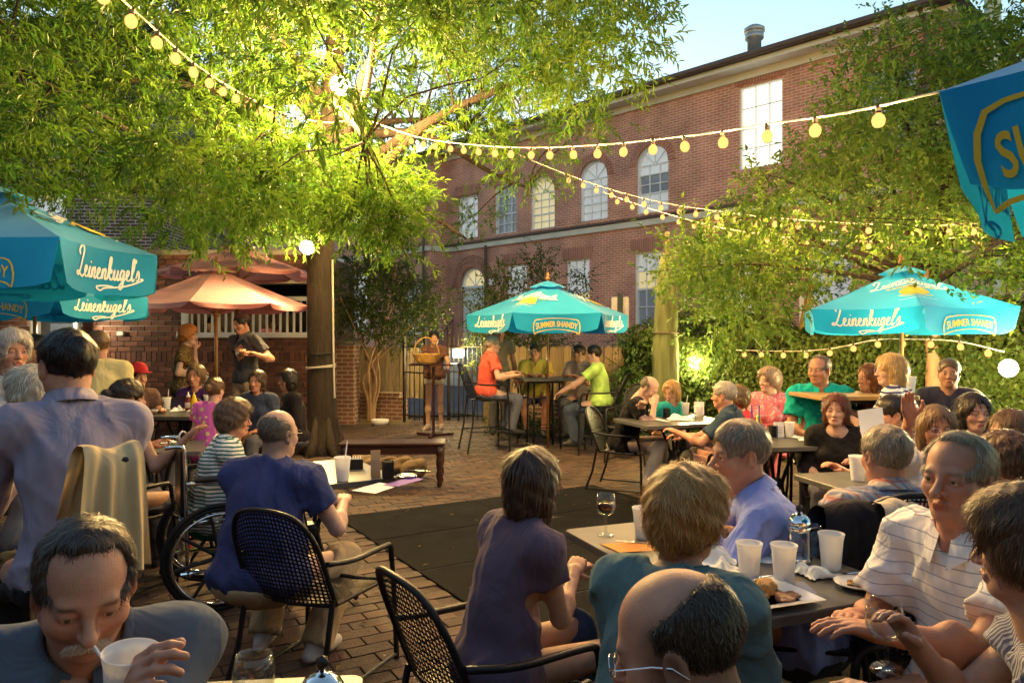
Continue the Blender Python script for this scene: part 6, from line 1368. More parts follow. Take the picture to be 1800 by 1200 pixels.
p = on(0, 715, 839); o = thing('metal_dish', 'shallow metal dish with a paper slip on the left table', 'dish', p); MB().lathe([(0, .003), (.045, .003), (.06, .014), (.058, .016), (.044, .006), (0, .006)], 26).build('dish', M_steel, o, smooth=True); MB().box((0, 0, .012), (.06, .035, .002)).build('slip', M_paper, o)
p = on(0, 625, 823); o = thing('condiment_box', 'small black box of sugar packets behind the cup', 'box', p, R(12)); MB().box((0, 0, .03), (.09, .06, .06)).build('box', M_blp, o); b = MB(); [b.box((-.03 + .015 * k, 0, .055), (.004, .05, .03)) for k in range(5)]; b.build('packets', M_paper, o)
p = on(0, 1218, 738); o = thing('candle_glass', 'small lit candle glass on the middle table', 'candle', p); MB().lathe([(0, .003), (.03, .0), (.033, .075), (.031, .075), (.028, .006), (0, .006)], 20).build('glass', M_glass, o, smooth=True)
MB().lathe([(0, .008), (.02, .008), (.02, .035), (0, .035)], 16).build('wax', M_paper, o, smooth=True); MB().lathe([(0, .036), (.005, .042), (.004, .052), (0, .062)], 10).build('flame', mat('flame', (1, .6, .2), emis=(1, .7, .25), es=25), o, smooth=True)
# ------------------------------------------------------------------ wheelchair
wc_ = at(352, 975, 4.22); WC = thing('wheelchair', 'black wheelchair with spoked wheel under the striped blouse', 'wheelchair', (wc_[0], wc_[1], 0), R(-62))
M_tyre = mat('tyre', (.012, .012, .012), .7); M_spoke = mat('wheel_plastic', (.015, .015, .016), .45)
for s in (-1, 1):
    cx_ = s * .29 + .29 * 0; w = link('wheel', None, None, WC, (cx_, 0, .305))
    ring = lambda r_, n_: [(0, r_ * math.cos(a), r_ * math.sin(a)) for a in np.linspace(0, 6.283, n_, False)]
    MB().tube(ring(.29, 48), .015, 10, True).build('tyre', M_tyre, w, smooth=True); MB().tube(ring(.268, 48), .012, 8, True).build('rim', M_spoke, w, smooth=True)
    b = MB(); b.tube(ring(.25, 48), .007, 8, True)
    h_ = b.build('hand_rim', M_chr, w, (s * .035, 0, 0), smooth=True)
    b = MB()
    for k in range(8): a = 2 * math.pi * k / 8 + .2; b.tube([(0, .03 * math.cos(a), .03 * math.sin(a)), (0, .26 * math.cos(a), .26 * math.sin(a))], [.013, .009], 6)
    b.build('spokes', M_spoke, w); b = MB(); b.tube([(-.035, 0, 0), (.035, 0, 0)], .04, 16); b.build('hub', M_spoke, w)
    cw = MB(); cw.tube([(s * .2, .42 + .09 * math.cos(a), .1 + .09 * math.sin(a)) for a in np.linspace(0, 6.283, 24, False)], .014, 8, True); cw.box((s * .2, .42, .1), (.02, .15, .03)); cw.build('caster_wheel', M_tyre, WC, smooth=True)
    MB().tube(spline([(s * .24, -.28, .93), (s * .24, -.2, .93), (s * .24, -.18, .88), (s * .24, -.17, .5), (s * .24, -.16, .2)], 4), .012, 8).build('back_tube', M_chr, WC, smooth=True)
    MB().tube(spline([(s * .25, -.17, .72), (s * .25, .15, .72), (s * .25, .19, .68), (s * .25, .2, .5)], 4), .012, 8).build('arm_tube', M_chr, WC, smooth=True); MB().box((s * .25, -.0, .74), (.05, .26, .03), bev=.01).build('arm_pad', M_blp, WC)
    MB().tube([(s * .24, -.2, .5), (s * .24, .3, .5), (s * .22, .42, .22), (s * .2, .5, .1)], .012, 8).build('side_frame', M_chr, WC); MB().tube([(s * .24, -.2, .22), (s * .24, .25, .22)], .011, 8).build('lower_frame', M_chr, WC); MB().box((s * .1, .55, .08), (.15, .14, .015)).build('foot_plate', M_blp, WC)
MB().box((0, .05, .51), (.46, .44, .03), bev=.01).build('seat_sling', M_blp, WC); MB().box((0, -.19, .72), (.46, .02, .38), bev=.008).build('back_sling', M_blp, WC)
tag(MB().lathe([(0, 0), (.03, 0), (.036, .11), (.034, .11), (0, .11)], 18).build('red_tumbler', mat('red_plastic', (.5, .02, .02), .4), None, (-2.36, 5.33, .0), smooth=True), 'red plastic tumbler seen through the wheelchair wheel', 'cup')
# ------------------------------------------------------------------ people, near to far
LAV = fabric('lavender_shirt', (.30, .26, .33), rough=.8); BLU = fabric('blue_oxford', (.27, .33, .72), rough=.75); GRY = fabric('grey_blue_shirt', (.10, .12, .15))
pM = person('moustached man in grey shirt drinking through a straw', (150, 1030, 1.34), 203, 26, 0, 14, hy=214, hp=20, skin='ruddy', hair='receding', hc=(.06, .04, .03), smat=GRY, sleeve=.62, neck='collar', collar=True, hands=((430, 1330, 1.22), (222, 1240, 1.14)), face=dict(mustache=(.6, .54, .46), old=1, nose=1.15, fw=1.05, brow=(.1, .07, .05), stubble=.3), elbow=((1, -.2, -.6), (-.7, -.4, -.8)), curl=(.5, .85), girth=1.0, size=.99, extra=dict(palm=((0, 0, 1), (.6, .3, .6)), hdir=(None, (-.25, .5, .75))))
pL = person('man in lavender shirt with dark hair turned from the camera', (117, 642, 2.5), 40, 10, 0, 10, hy=52, hp=4, skin='ruddy', hair='short', hc=(.016, .011, .009), smat=LAV, sleeve=1.9, neck='collar', collar=True, pose='stool', hands=('table', (.05, .34, .2)), elbow=(None, (.05, -.5, -1)), girth=.94, pants=(.02, .018, .02), size=1.02, loose=1.3, face=dict(stubble=.4))
pB = person('man in navy tee shirt and khakis seated with his back turned', (490, 762, 3.55), -14, 8, 0, 10, hy=-30, skin='pale', hair='bald', hc='grizzled', shirt=(.045, .055, .15), smat=fabric('navy_tee', (.045, .058, .16)), sleeve=.55, hands=((.0, .38, .3), (.22, .4, .26)), girth=1.32, belly=.03, pants=fabric('khaki', (.42, .33, .2)), shoes=(.55, .53, .5), size=1.0, loose=1.5, feet=((-.12, .22, .075), (.2, .16, .075)), glasses='dark')
pS = person('woman in green striped blouse seated in the wheelchair', (412, 735, 4.45), -62, 4, 0, 12, hy=-75, hp=2, fem=True, skin='ruddy', hair='shortf', hc=(.16, .1, .06), smat=fabric('green_stripe', (.72, .72, .68), 'stripe', (.03, .14, .12), .62), sleeve=1.2, hands=('high', 'high'), girth=1.45, belly=.05, pants=(.01, .12, .05), glasses='dark', loose=1.3, size=.91); WC.location = (pS['org'][0], pS['org'][1], 0)
pP = person('woman with brown bob in plum tee shirt at the wine table', (937, 848, 2.5), -60, 8, 0, 10, hy=-40, hp=4, fem=True, skin='mid', hair='bob', hc=(.07, .034, .018), hopt=dict(hl=.0), smat=fabric('plum_tee', (.12, .085, .125)), sleeve=.42, hands=((1005, 1000, 2.75), (1010, 1005, 2.62)), pants=fabric('denim', (.035, .055, .12)), girth=1.1, size=.93, curl=.8)
pG = person('short haired blond woman in teal sweater', (1208, 905, 1.92), -28, 10, 2, 12, hy=-52, hp=6, fem=True, skin='mid', hair='shortf', hc=(.48, .26, .075), hopt=dict(part=1), smat=fabric('teal_sweater', (.12, .2, .2)), sleeve=1.85, neck='wide', hands=((.0, .36, .26), (.1, .38, .22)), pants=(.02, .02, .03), girth=1.22, size=.97, loose=1.2)
pH = person('bald man with wire glasses at the bottom edge', (1190, 1135, 1.16), 84, 10, 0, 8, hy=66, hp=16, skin='ruddy', hair='bald', hc=(.05, .035, .022), shirt=(.1, .1, .1), smat=fabric('dark_polo', (.07, .065, .07)), sleeve=.5, neck='collar', collar=True, glasses='wire', hands=('lap', 'lap'), face=dict(old=1, nose=1.1, fw=1.08, brow=(.16, .1, .06)), size=1.03, girth=1.2)
pO = person('smiling grey haired man in blue oxford shirt', (1300, 797, 2.95), 75, 14, 0, 10, hy=97, hp=4, skin='ruddy', hair='short', hc=(.24, .19, .14), smat=BLU, sleeve=1.85, neck='collar', collar=True, hands=((1240, 925, 2.85), (1262, 935, 3.0)), face=dict(old=1, nose=1.25, brow=(.2, .15, .1), fw=1.05), pants=(.05, .05, .06), size=1.13, girth=1.1, curl=.5, loose=1.5, elbow=((-.6, .1, -.6), (.6, .3, -.4)))
pW = person('curly grey haired man in white striped shirt', (1683, 838, 2.02), 112, 6, 0, 8, hy=122, hp=-2, skin='ruddy', hair='receding', hc=(.36, .30, .21), hopt={}, smat=fabric('white_stripe', (.8, .78, .77), 'thin', (.36, .36, .45), .8), sleeve=.72, neck='collar', collar=True, hands=((1545, 1110, 1.75), (1500, 1085, 2.05)), face=dict(old=1, nose=1.25, brow=(.25, .2, .15)), pants=fabric('olive', (.2, .15, .05)), girth=1.15, size=1.02, curl=.35, loose=1.5, extra=dict(palm=((0, .0, 1), None)))
pR = person('brown haired woman in grey pinstriped top at the right edge', (1806, 962, 1.55), 62, 10, 0, 12, hy=45, hp=4, fem=True, skin='mid', hair='shortf', hc=(.10, .055, .028), hopt=dict(hl=.01), smat=fabric('pinstripe', (.14, .14, .19), 'vstripe', (.5, .5, .52), .45), sleeve=.5, neck='scoop', hands=((1570, 1235, 1.2), (1600, 1118, 1.62)), pants=(.008, .008, .010), girth=1.18, size=.97, curl=(.9, .6), elbow=((-.5, -.5, -.6), (.5, -.5, -.4)))
pK = person('man in plaid shirt with his back turned', (1556, 800, 2.98), -4, 6, 0, 12, hy=8, skin='ruddy', hair='short', hc=(.27, .22, .16), smat=fabric('plaid', (.48, .42, .4), 'plaid', (.07, .14, .3), 1.0, c3=(.5, .1, .05)), sleeve=.75, neck='collar', collar=True, hands=('table', 'table'), girth=1.3, size=1.03, loose=1.4)
pA = person('auburn woman in glasses and white top waving her arm', (1645, 752, 3.95), 172, 4, 0, 6, hy=168, fem=True, skin='ruddy', hair='long', hc='lbrown', shirt=(.7, .68, .66), sleeve=.5, hands=('table', (1600, 715, 3.55)), glasses='wire', size=.97, curl=(.5, .15), elbow=(None, (.6, .3, -.7)), extra=dict(hdir=(None, (.2, .3, 1)), palm=(None, (0, -1, .2))))
pD = person('woman with dark bob and white scoop neck top', (1712, 725, 4.5), 176, 4, 0, 6, fem=True, skin='mid', hair='bob', hc='dark', shirt=(.66, .62, .66), neck='scoop', sleeve=.45, size=.96)
pE = person('woman with long brown hair in profile at the right edge', (1775, 762, 3.75), 98, 4, 0, 8, hy=92, fem=True, skin='pale', hair='long', hc=(.13, .075, .035), shirt=(.4, .3, .4), sleeve=.6, size=.97)
pF = person('woman with short brown hair in pink floral top', (1768, 812, 2.95), 30, 6, 0, 10, hy=22, fem=True, skin='pale', hair='shortf', hc=(.12, .06, .028), smat=fabric('pink_floral', (.62, .42, .42), 'floral', (.45, .06, .08), 1.0), sleeve=.5, size=.93)
pJ = person('dark haired man in shorts reading a white sheet', (1566, 728, 4.6), 88, 5, 0, 8, hy=84, skin='ruddy', hair='short', hc='dark', shirt=(.2, .2, .22), sleeve=.5, hands=((1525, 770, 4.55), 'table'), pants=fabric('lavender_shorts', (.2, .18, .27)), shorts=.72, size=1.02, feet=((-.1, .28, .075), (.12, .3, .075)))
pC = person('woman with auburn bob and black cardigan looking left', (1470, 720, 5.4), 160, 4, 0, 6, hy=148, fem=True, skin='pale', hair='bob', hc=(.13, .04, .02), hopt=dict(hl=-.02), shirt=(.012, .012, .013), neck='scoop', sleeve=1.3, size=.96, lod=1, hands=('table', 'lap'))
pT = person('man in bright turquoise polo with folded hands', (1440, 650, 6.2), 165, 3, 0, 6, hy=130, skin='tan', hair='receding', hc='grizzled', smat=fabric('turquoise_polo', (.006, .36, .31)), sleeve=.6, neck='collar', collar=True, hands=('lap', 'lap'), pants=(.2, .17, .13), girth=1.25, size=1.04, lod=1, loose=1.5)
pN = person('blonde woman in navy striped sweater with yellow hem', (1565, 650, 5.6), 48, 3, 0, 8, hy=78, fem=True, skin='pale', hair='bob', hc=(.5, .33, .13), smat=fabric('navy_stripe', (.72, .71, .68), 'stripe', (.03, .04, .13), .95), sleeve=1.15, pose='stool', hands=('table', 'table'), girth=1.15, size=1.0, lod=1)
person('woman with long brown hair hidden behind the striped sweater', (1528, 664, 6.1), 100, 4, 0, 8, fem=True, skin='tan', hair='long', hc=(.12, .045, .015), shirt=(.16, .07, .02), sleeve=1.5, size=.95, pose='stool')
person('dark clothed man in front of the crape myrtle trunk', (1668, 655, 6.2), 150, 4, 0, 6, skin='tan', hair='short', hc='lbrown', shirt=(.025, .025, .045), smat=fabric('navy_blur', (.03, .03, .05)), sleeve=.7, size=1.02)
pTB = person('bald man in black tee shirt and white trousers', (1141, 682, 7.45), -115, 16, 0, 14, hy=-120, hp=34, skin='pale', hair='bald', hc='grizzled', shirt=(.010, .010, .012), sleeve=.5, hands=((1128, 712, 7.2), (1150, 712, 7.3)), pants=fabric('white_trousers', (.6, .56, .5)), lod=1, girth=1.15, feet=((-.14, .4, .075), (.16, .3, .075)))
person('blond woman in teal top with pink jacket behind the bald man', (1180, 688, 7.8), 215, 6, 0, 10, hy=140, hp=15, fem=True, skin='mid', hair='bob', hc=(.4, .24, .09), shirt=(.02, .3, .3), sleeve=.5, size=.95)
pQ = person('grey haired man in dark teal polo with his back turned', (1272, 694, 6.4), 62, 8, 0, 10, hy=58, skin='ruddy', hair='short', hc=(.42, .38, .32), smat=fabric('dark_teal_polo', (.03, .055, .085)), sleeve=.7, neck='collar', collar=True, hands=((1190, 760, 6.4), (1200, 765, 6.6)), pants=(.06, .06, .05), girth=1.15, lod=1)
person('woman in red top partly hidden behind the grey haired man', (1296, 700, 6.95), 60, 6, 0, 8, hy=70, fem=True, skin='mid', hair='shortf', hc='lbrown', shirt=(.5, .02, .03), sleeve=.5, size=.95)
person('woman in pink patterned blouse seated left of the turquoise polo', (1352, 668, 7.2), 140, 4, 0, 8, hy=110, fem=True, skin='pale', hair='shortf', hc=(.3, .2, .14), smat=fabric('pink_pattern', (.6, .16, .22), 'floral', (.45, .4, .38), 1.4), sleeve=.6, pants=(.5, .1, .14), girth=1.15)
# bar table group
HI = dict(pose='stool', lod=1)
pX = person('man in coral polo on a tall stool', (866, 606, 10.2), -72, 3, 0, 8, hy=-80, skin='pale', hair='short', hc=(.4, .36, .3), smat=fabric('coral_polo', (.62, .10, .07)), sleeve=.6, neck='collar', collar=True, hands=((900, 655, 10.2), (905, 660, 10.0)), pants=(.13, .14, .18), girth=1.1, **HI)
person('dark haired man standing behind the coral polo', (878, 584, 11.0), 190, 2, 0, 4, skin='tan', hair='short', hc='dark', shirt=(.2, .16, .12), pose='stand', hands=('side', 'side'), size=.97)
pY = person('man in yellow polo behind the bar table', (940, 618, 11.0), 178, 3, 0, 8, hy=165, skin='ruddy', hair='short', hc='brown', smat=fabric('yellow_polo', (.55, .42, .08)), sleeve=.6, neck='collar', collar=True, hands=('table', 'table'), pants=(.06, .07, .12), shorts=.75, girth=1.15, **HI)
pZ = person('man in lime shirt with dark hair on a tall stool', (1043, 622, 9.9), 75, 4, 0, 8, hy=80, skin='pale', hair='short', hc='dark', smat=fabric('lime_shirt', (.36, .58, .14)), sleeve=.6, hands=((985, 690, 9.8), (990, 685, 9.9)), pants=fabric('jeans', (.05, .07, .11)), girth=1.12, **HI)
pV = person('man in grey tee leaning between yellow and lime shirts', (1017, 620, 10.9), 150, 6, 0, 8, hy=100, skin='tan', hair='short', hc='brown', shirt=(.3, .22, .2), sleeve=.6, hands=('table', 'table'), **HI)
person('young woman in white shorts standing at the lectern', (763, 594, 12.1), 172, 4, 0, 4, hy=190, fem=True, skin='mid', hair='bun', hc='dark', shirt=(.12, .06, .045), sleeve=.45, pose='stand', shorts=.33, pants=fabric('white_shorts', (.6, .55, .45)), hands=((785, 650, 11.8), (748, 648, 11.7)), size=.97, lod=1, shoes=(.4, .3, .25))
# standing couple
pU = person('red haired woman standing with hand at her chin', (331, 589, 8.9), -76, 2, 0, 4, hy=-84, fem=True, skin='pale', hair='shortf', hc=(.5, .2, .045), smat=fabric('brown_gold', (.11, .07, .03), 'floral', (.3, .2, .07), .9), sleeve=.5, pose='stand', hands=('chin', (.12, .2, .2)), pants=(.03, .025, .025), size=.98, lod=1, curl=(.8, .6))
person('tall man in dark grey polo and khakis standing', (425, 569, 9.0), 150, 2, 0, 4, hy=140, hp=8, skin='ruddy', hair='short', hc='dark', smat=fabric('dark_grey_polo', (.055, .055, .065)), sleeve=.6, neck='collar', collar=True, pose='stand', hands=((447, 622, 8.75), (425, 618, 8.7)), pants=fabric('khaki', (.42, .33, .2)), size=1.04, lod=1)
# left side
person('white haired woman in pale lace blouse at the far left', (22, 617, 4.4), 205, 5, 0, 8, hy=235, fem=True, skin='ruddy', hair='shortf', hc=(.5, .46, .4), smat=fabric('lace', (.55, .54, .52), 'floral', (.35, .34, .33), .7), sleeve=.8, pose='stool', hands=('table', 'table'), girth=1.25, size=1.0, lod=1)
person('dark haired figure behind the white haired woman', (60, 614, 5.8), 150, 4, 0, 6, skin='tan', hair='short', hc='dark', shirt=(.05, .05, .05), size=1.0, pose='stool')
person('white blond person low in front of the lavender shirt', (52, 692, 3.35), 60, 8, 0, 10, hy=75, fem=True, skin='pale', hair='shortf', hc=(.6, .53, .4), shirt=(.3, .25, .22), size=.95, lod=1)
person('man in pale yellow shirt standing with his back turned', (172, 606, 5.6), 20, 4, 0, 8, hy=45, skin='tan', hair='receding', hc='lbrown', smat=fabric('pale_yellow', (.55, .48, .22)), sleeve=1.0, pose='stand', hands=('side', 'side'), size=.92, pants=(.5, .42, .25), girth=1.2)
person('person in red cap at the table below the brick wall', (242, 662, 7.0), 235, 6, 0, 8, skin='tan', hair='short', hc='dark', shirt=(.09, .05, .04), hat=(.35, .02, .03), hands=('table', 'chin'), size=.96)
pBS = person('dark haired woman with bare shoulders and bracelet', (225, 700, 4.6), -20, 6, 0, 8, hy=-40, fem=True, skin='tan', hair='bun', hc=(.03, .018, .012), shirt=(.25, .03, .03), neck='tank', sleeve=0, hands=('table', (330, 768, 4.5)), size=.98, lod=1, shirt_low=None, elbow=(None, (.4, -.4, -.9)))
person('woman in purple top facing the camera at the far table', (344, 660, 7.65), 178, 4, 0, 8, fem=True, skin='ruddy', hair='bob', hc='lbrown', hopt=dict(hl=-.03), shirt=(.07, .025, .12), sleeve=.8, size=.97, hands=('table', 'table'))
person('girl in pink and yellow tee shirt with back turned', (378, 685, 6.0), -10, 4, 0, 6, fem=True, skin='pale', hair='bun', hc=(.14, .075, .03), smat=fabric('pink_yellow', (.6, .12, .4), 'floral', (.65, .55, .2), 2.2), sleeve=.4, size=.8, lod=1)
person('woman in denim jacket facing the camera by the trunk', (452, 670, 7.9), 170, 4, 0, 6, fem=True, skin='ruddy', hair='bob', hc='brown', shirt=(.05, .065, .11), sleeve=1.8, size=.97)
person('dark clothed woman seated left of the tree trunk', (506, 668, 8.3), 120, 4, 0, 6, fem=True, skin='tan', hair='bob', hc='dark', shirt=(.02, .016, .018), sleeve=1.8, size=1.0)
person('diner in white shirt seen behind the white railing', (372, 568, 13.2), 100, 20, 0, 10, skin='pale', hair='short', hc='brown', shirt=(.6, .58, .56), hands=('table', 'table'), pose='stool')
person('diner in pink top seen behind the white railing', (478, 566, 13.3), 240, 10, 0, 10, fem=True, skin='pale', hair='bob', hc='sandy', shirt=(.6, .2, .28), hands=('table', 'table'), pose='stool')
# ------------------------------------------------------------------ seats for them
chair_for(dict(pB, org=pB['org'] + (.28, -.02, 0)), 'metal armchair under the man in the navy tee shirt', dyaw=-8); chair_for(pP, 'metal armchair under the woman in the plum tee shirt', dyaw=4)
chair_for(pG, 'metal chair under the blond woman in the teal sweater'); chair_for(pO, 'metal chair under the man in the blue oxford shirt'); chair_for(pW, 'metal armchair under the man in the white striped shirt'); chair_for(pR, 'metal armchair at the right bottom edge'); chair_for(pK, 'metal chair under the plaid shirt man')
stool('stool under the moustached man at the bottom left', pM['org'][0], pM['org'][1], pM['pz'] - .1); chair_for(pH, 'chair of the bald man at the bottom edge')
chair_for(pTB, 'metal chair under the bald man in the black tee shirt'); chair_for(pQ, 'metal chair under the man in the dark teal polo'); chair_for(pT, 'metal chair under the turquoise polo man'); chair_for(pC, 'metal chair under the woman in the black cardigan'); chair_for(pJ, 'metal chair under the man in shorts')
chair_for(pBS, 'metal chair under the bare shouldered woman'); LST = chair_for(dict(pL, org=pL['org'] + (-.02, .03, 0)), 'tall stool under the man in the lavender shirt', True, dyaw=8); LST.scale.x = .34; chair_for(pX, 'tall stool under the coral polo man', True); chair_for(pZ, 'tall stool under the lime shirt man', True); chair_for(pY, 'tall stool under the yellow polo man', True); chair_for(pV, 'tall stool behind the lime shirt man', True); chair_for(pN, 'tall stool under the navy striped sweater', True)
c = at(1110, 790, 9.2); chair('empty metal chair in front of the climbing shrub', c[0], c[1], 150); c = at(300, 735, 6.9); chair('empty metal chair with round back near the brick wall', c[0], c[1], 185)
c = at(1745, 740, 5.4); chair('empty metal chair with arched back at the right lamp', c[0], c[1], 175); c = at(1530, 905, 2.95); JC = chair('metal chair draped with the black jacket behind the oxford shirt', c[0], c[1] + .12, 6)
# draped jackets
def drape(name, label, cat, m, pos, yaw, w, h, depth, seed, thick=.05, flare=0., sway=0.):
    q = np.random.default_rng(seed).uniform(0, 6, 6)
    def fn(u, v):
        t = v * 2 - 1; s = 1 if t > 0 else -1; d_ = abs(t); x = (u - .5) * w * (1 + flare * d_) + sway * d_; fold = .02 * math.sin(u * 16 + q[0] + 2 * d_) * d_ + .012 * math.sin(u * 29 + q[1]) * d_
        return (x, s * (thick * min(1, d_ * 6) + depth * d_ * (.25 if s > 0 else .6)) + fold, -h * max(0, d_ - .08) * (1 if s < 0 else .6) + .01 * math.sin(u * 7 + q[2]) * (1 - d_))
    return tag(MB().grid(fn, 40, 28).build(name, m, None, pos, R(yaw), smooth=True), label, cat)
ly = math.degrees(LST.rotation_euler.z); c = np.array(LST.location) + rotz(R(ly)) @ (0, -.375, 1.27 * LST.scale.z); drape('tan_jacket', 'tan jacket hanging over the tall stool of the lavender shirt man', 'jacket', fabric('tan_corduroy', (.58, .43, .23), bump=.35), (c[0] - .035, c[1], c[2] + .03), ly, .15, .38, .07, 1, .05, .45, -.02)
c = at(1512, 893, 2.72); drape('black_jacket', 'black jacket draped over the chair behind the oxford shirt', 'jacket', fabric('black_jacket', (.016, .014, .018)), (c[0], c[1], c[2] + .02), 6, .30, .4, .1, 2, .05, .5)
c = at(1572, 890, 2.68); drape('cream_cloth', 'cream cloth hung on the chair beside the black jacket', 'cloth', fabric('cream', (.55, .46, .36)), (c[0], c[1], c[2] + .025), 6, .13, .22, .06, 3, .05, .2)
# things in hands
cp = at(222, 1146, 1.16); o = tag(link('plastic_cup', cup_me, M_frost, None, (cp[0], cp[1], cp[2] - .115)), 'frosted cup held by the moustached man', 'cup', 'frosted plastic cups'); o.rotation_euler = (R(4), R(6), 0)
mo = pM['org'] + rotz(R(pM['yaw'])) @ (pM['head'] + pM['Hm'] @ (.0, .1, -.068)); rel = mo - (cp - (0, 0, .115)); MB().tube([(0, 0, .02), tuple(rel * .6 + np.array((0, 0, .02))), tuple(rel)], .003, 6).build('straw', M_paper, o)
g_ = wineglass('empty wine glass tilted in the hand of the pinstriped woman', 0, 0, None, pos=(pR['hands'][1][0] - .035, pR['hands'][1][1] + .03, pR['hands'][1][2] - .09), s=1.02); g_.rotation_euler = (R(10), R(-8), 0)
h_ = pU['hands'][1]; o = tag(MB().box((0, 0, 0), (.24, .006, .3)).build('clipboard', M_paper, None, (h_[0] - .02, h_[1] - .05, h_[2] - .12)), 'white papers held by the standing red haired woman', 'papers'); o.rotation_euler = (R(-8), R(28), R(-15))
h_ = pJ['hands'][0]; o = tag(MB().grid(lambda u, v: ((u - .5) * .17, .012 * math.sin(v * 3), (v - .5) * .22), 6, 6).build('menu_sheet', M_paper, None, (h_[0] - .0, h_[1] - .08, h_[2] + .08), smooth=True), 'white menu sheet held up beside the plaid shirt man', 'menu'); o.rotation_euler = (R(-10), R(-6), R(10))
h_ = pBS['hands'][1]; o = tag(MB().tube([(.03 * math.cos(a), .012 * math.sin(a) * 0, .034 * math.sin(a)) for a in np.linspace(0, 6.283, 20, False)], .006, 6, True).build('bracelet', M_china, None, (h_[0] - .03, h_[1] - .0, h_[2])), 'white bead bracelet on the bare shouldered woman', 'bracelet'); o.rotation_euler = (0, 0, R(70))
# ------------------------------------------------------------------ string lights and lamps
WARM = (1.0, .56, .18)
M_bulb = bpy.data.materials.new('lit_bulb'); M_bulb.use_nodes = True; _n = M_bulb.node_tree.nodes; _n.remove(_n['Principled BSDF']); _e = _n.new('ShaderNodeEmission'); _e.inputs[0].default_value = (1, .42, .11, 1); _e.inputs[1].default_value = .42; M_bulb.node_tree.links.new(_e.outputs[0], _n['Material Output'].inputs[0]); M_cable = mat('pale_cable', (.5, .46, .38), .6); M_sock = mat('socket', (.03, .03, .03), .5)
M_bulb.cycles.emission_sampling = 'NONE'
bulb_me = MB().lathe([(0, -.064), (.016, -.061), (.026, -.05), (.030, -.030), (.025, -.012), (.013, .0), (.011, .004), (0, .004)], 14).mesh('bulb', True); sock_me = MB().lathe([(.0, .0), (.012, .0), (.013, .03), (.008, .042), (0, .042)], 10).mesh('socket', True)
BL = bpy.data.lights.new('bulb_light', 'POINT'); BL.color = WARM; BL.energy = 7.5; BL.shadow_soft_size = .04
def string(label, P, n, energy=None, f0=0., f1=1., hang=.05, bulbs=True):
    """cable through the points P with n bulbs spread evenly between the fractions f0..f1 of its length"""
    C_ = np.array(spline(P, 12)); L_ = np.concatenate([[0], np.cumsum(np.linalg.norm(np.diff(C_, axis=0), axis=1))]); o = thing('string_lights', label, 'string lights', C_[0], 0, 'strings of warm bulbs'); MB().tube(C_ - C_[0], .006, 6).build('cable', M_cable, o, smooth=True)
    ld = BL
    if energy: ld = bpy.data.lights.new('bulb_light', 'POINT'); ld.color = WARM; ld.energy = energy; ld.shadow_soft_size = .04
    for i in range(n):
        s = L_[-1] * (f0 + (f1 - f0) * (i + .5) / n) + rnd.uniform(-.02, .02); p = np.array([np.interp(s, L_, C_[:, k]) for k in range(3)]) - C_[0]
        s_ = link('socket', sock_me, M_sock, o, p - (0, 0, hang)); b_ = link('bulb', bulb_me, M_bulb, s_); b_.rotation_euler = (rnd.uniform(-.15, .15), rnd.uniform(-.15, .15), 0)
        l = bpy.data.objects.new('bulb_light', ld); COL.objects.link(l); l.parent = s_; l.location = (0, 0, -.03); l.visible_camera = False
    return o
string('light string from the oak sweeping to the near right umbrella', [at(648, 212, 9.4), at(742, 243, 8.3), at(877, 258, 6.8), at(1015, 257, 5.7), at(1200, 240, 4.6), at(1381, 214, 3.85), at(1500, 196, 3.5), at(1660, 160, 3.1)], 22, f1=.98, hang=.035, energy=16)
string('light string from the oak rising to the upper left corner', [at(632, 208, 9.3), at(576, 216, 8.6), at(500, 200, 7.4), at(434, 170, 6.2), at(350, 118, 4.9), at(262, 42, 3.9), at(150, -60, 3.1)], 17, f1=1., hang=.035, energy=3)
string('upper light string crossing behind the right hand trees', [at(735, 196, 11.5), at(860, 250, 10.6), at(1000, 308, 9.7), at(1137, 350, 9.0), at(1300, 376, 8.3), at(1444, 389, 7.7), at(1613, 396, 7.1), at(1738, 392, 6.6)], 21, f0=.38, f1=1., hang=.04, energy=8)
string('lower light string hanging below the upper one', [at(1060, 338, 9.9), at(1153, 370, 9.6), at(1272, 401, 9.2), at(1396, 418, 8.9), at(1517, 424, 8.6), at(1640, 420, 8.3), at(1790, 410, 7.9)], 21, f0=.02, f1=1., hang=.03, energy=8)
string('light string laid along the ivy hedge', [at(1290, 615, 9.3), at(1395, 617, 8.6), at(1463, 612, 8.2), at(1540, 597, 7.8), at(1610, 596, 7.4), at(1685, 600, 7.0), at(1765, 618, 6.6)], 11, f0=.0, f1=1., hang=.02, energy=3)
string('short drop cord with one bulb in the oak', [at(590, 310, 9.0), at(600, 330, 8.9), at(602, 338, 8.9)], 1, hang=.02, f0=.9)
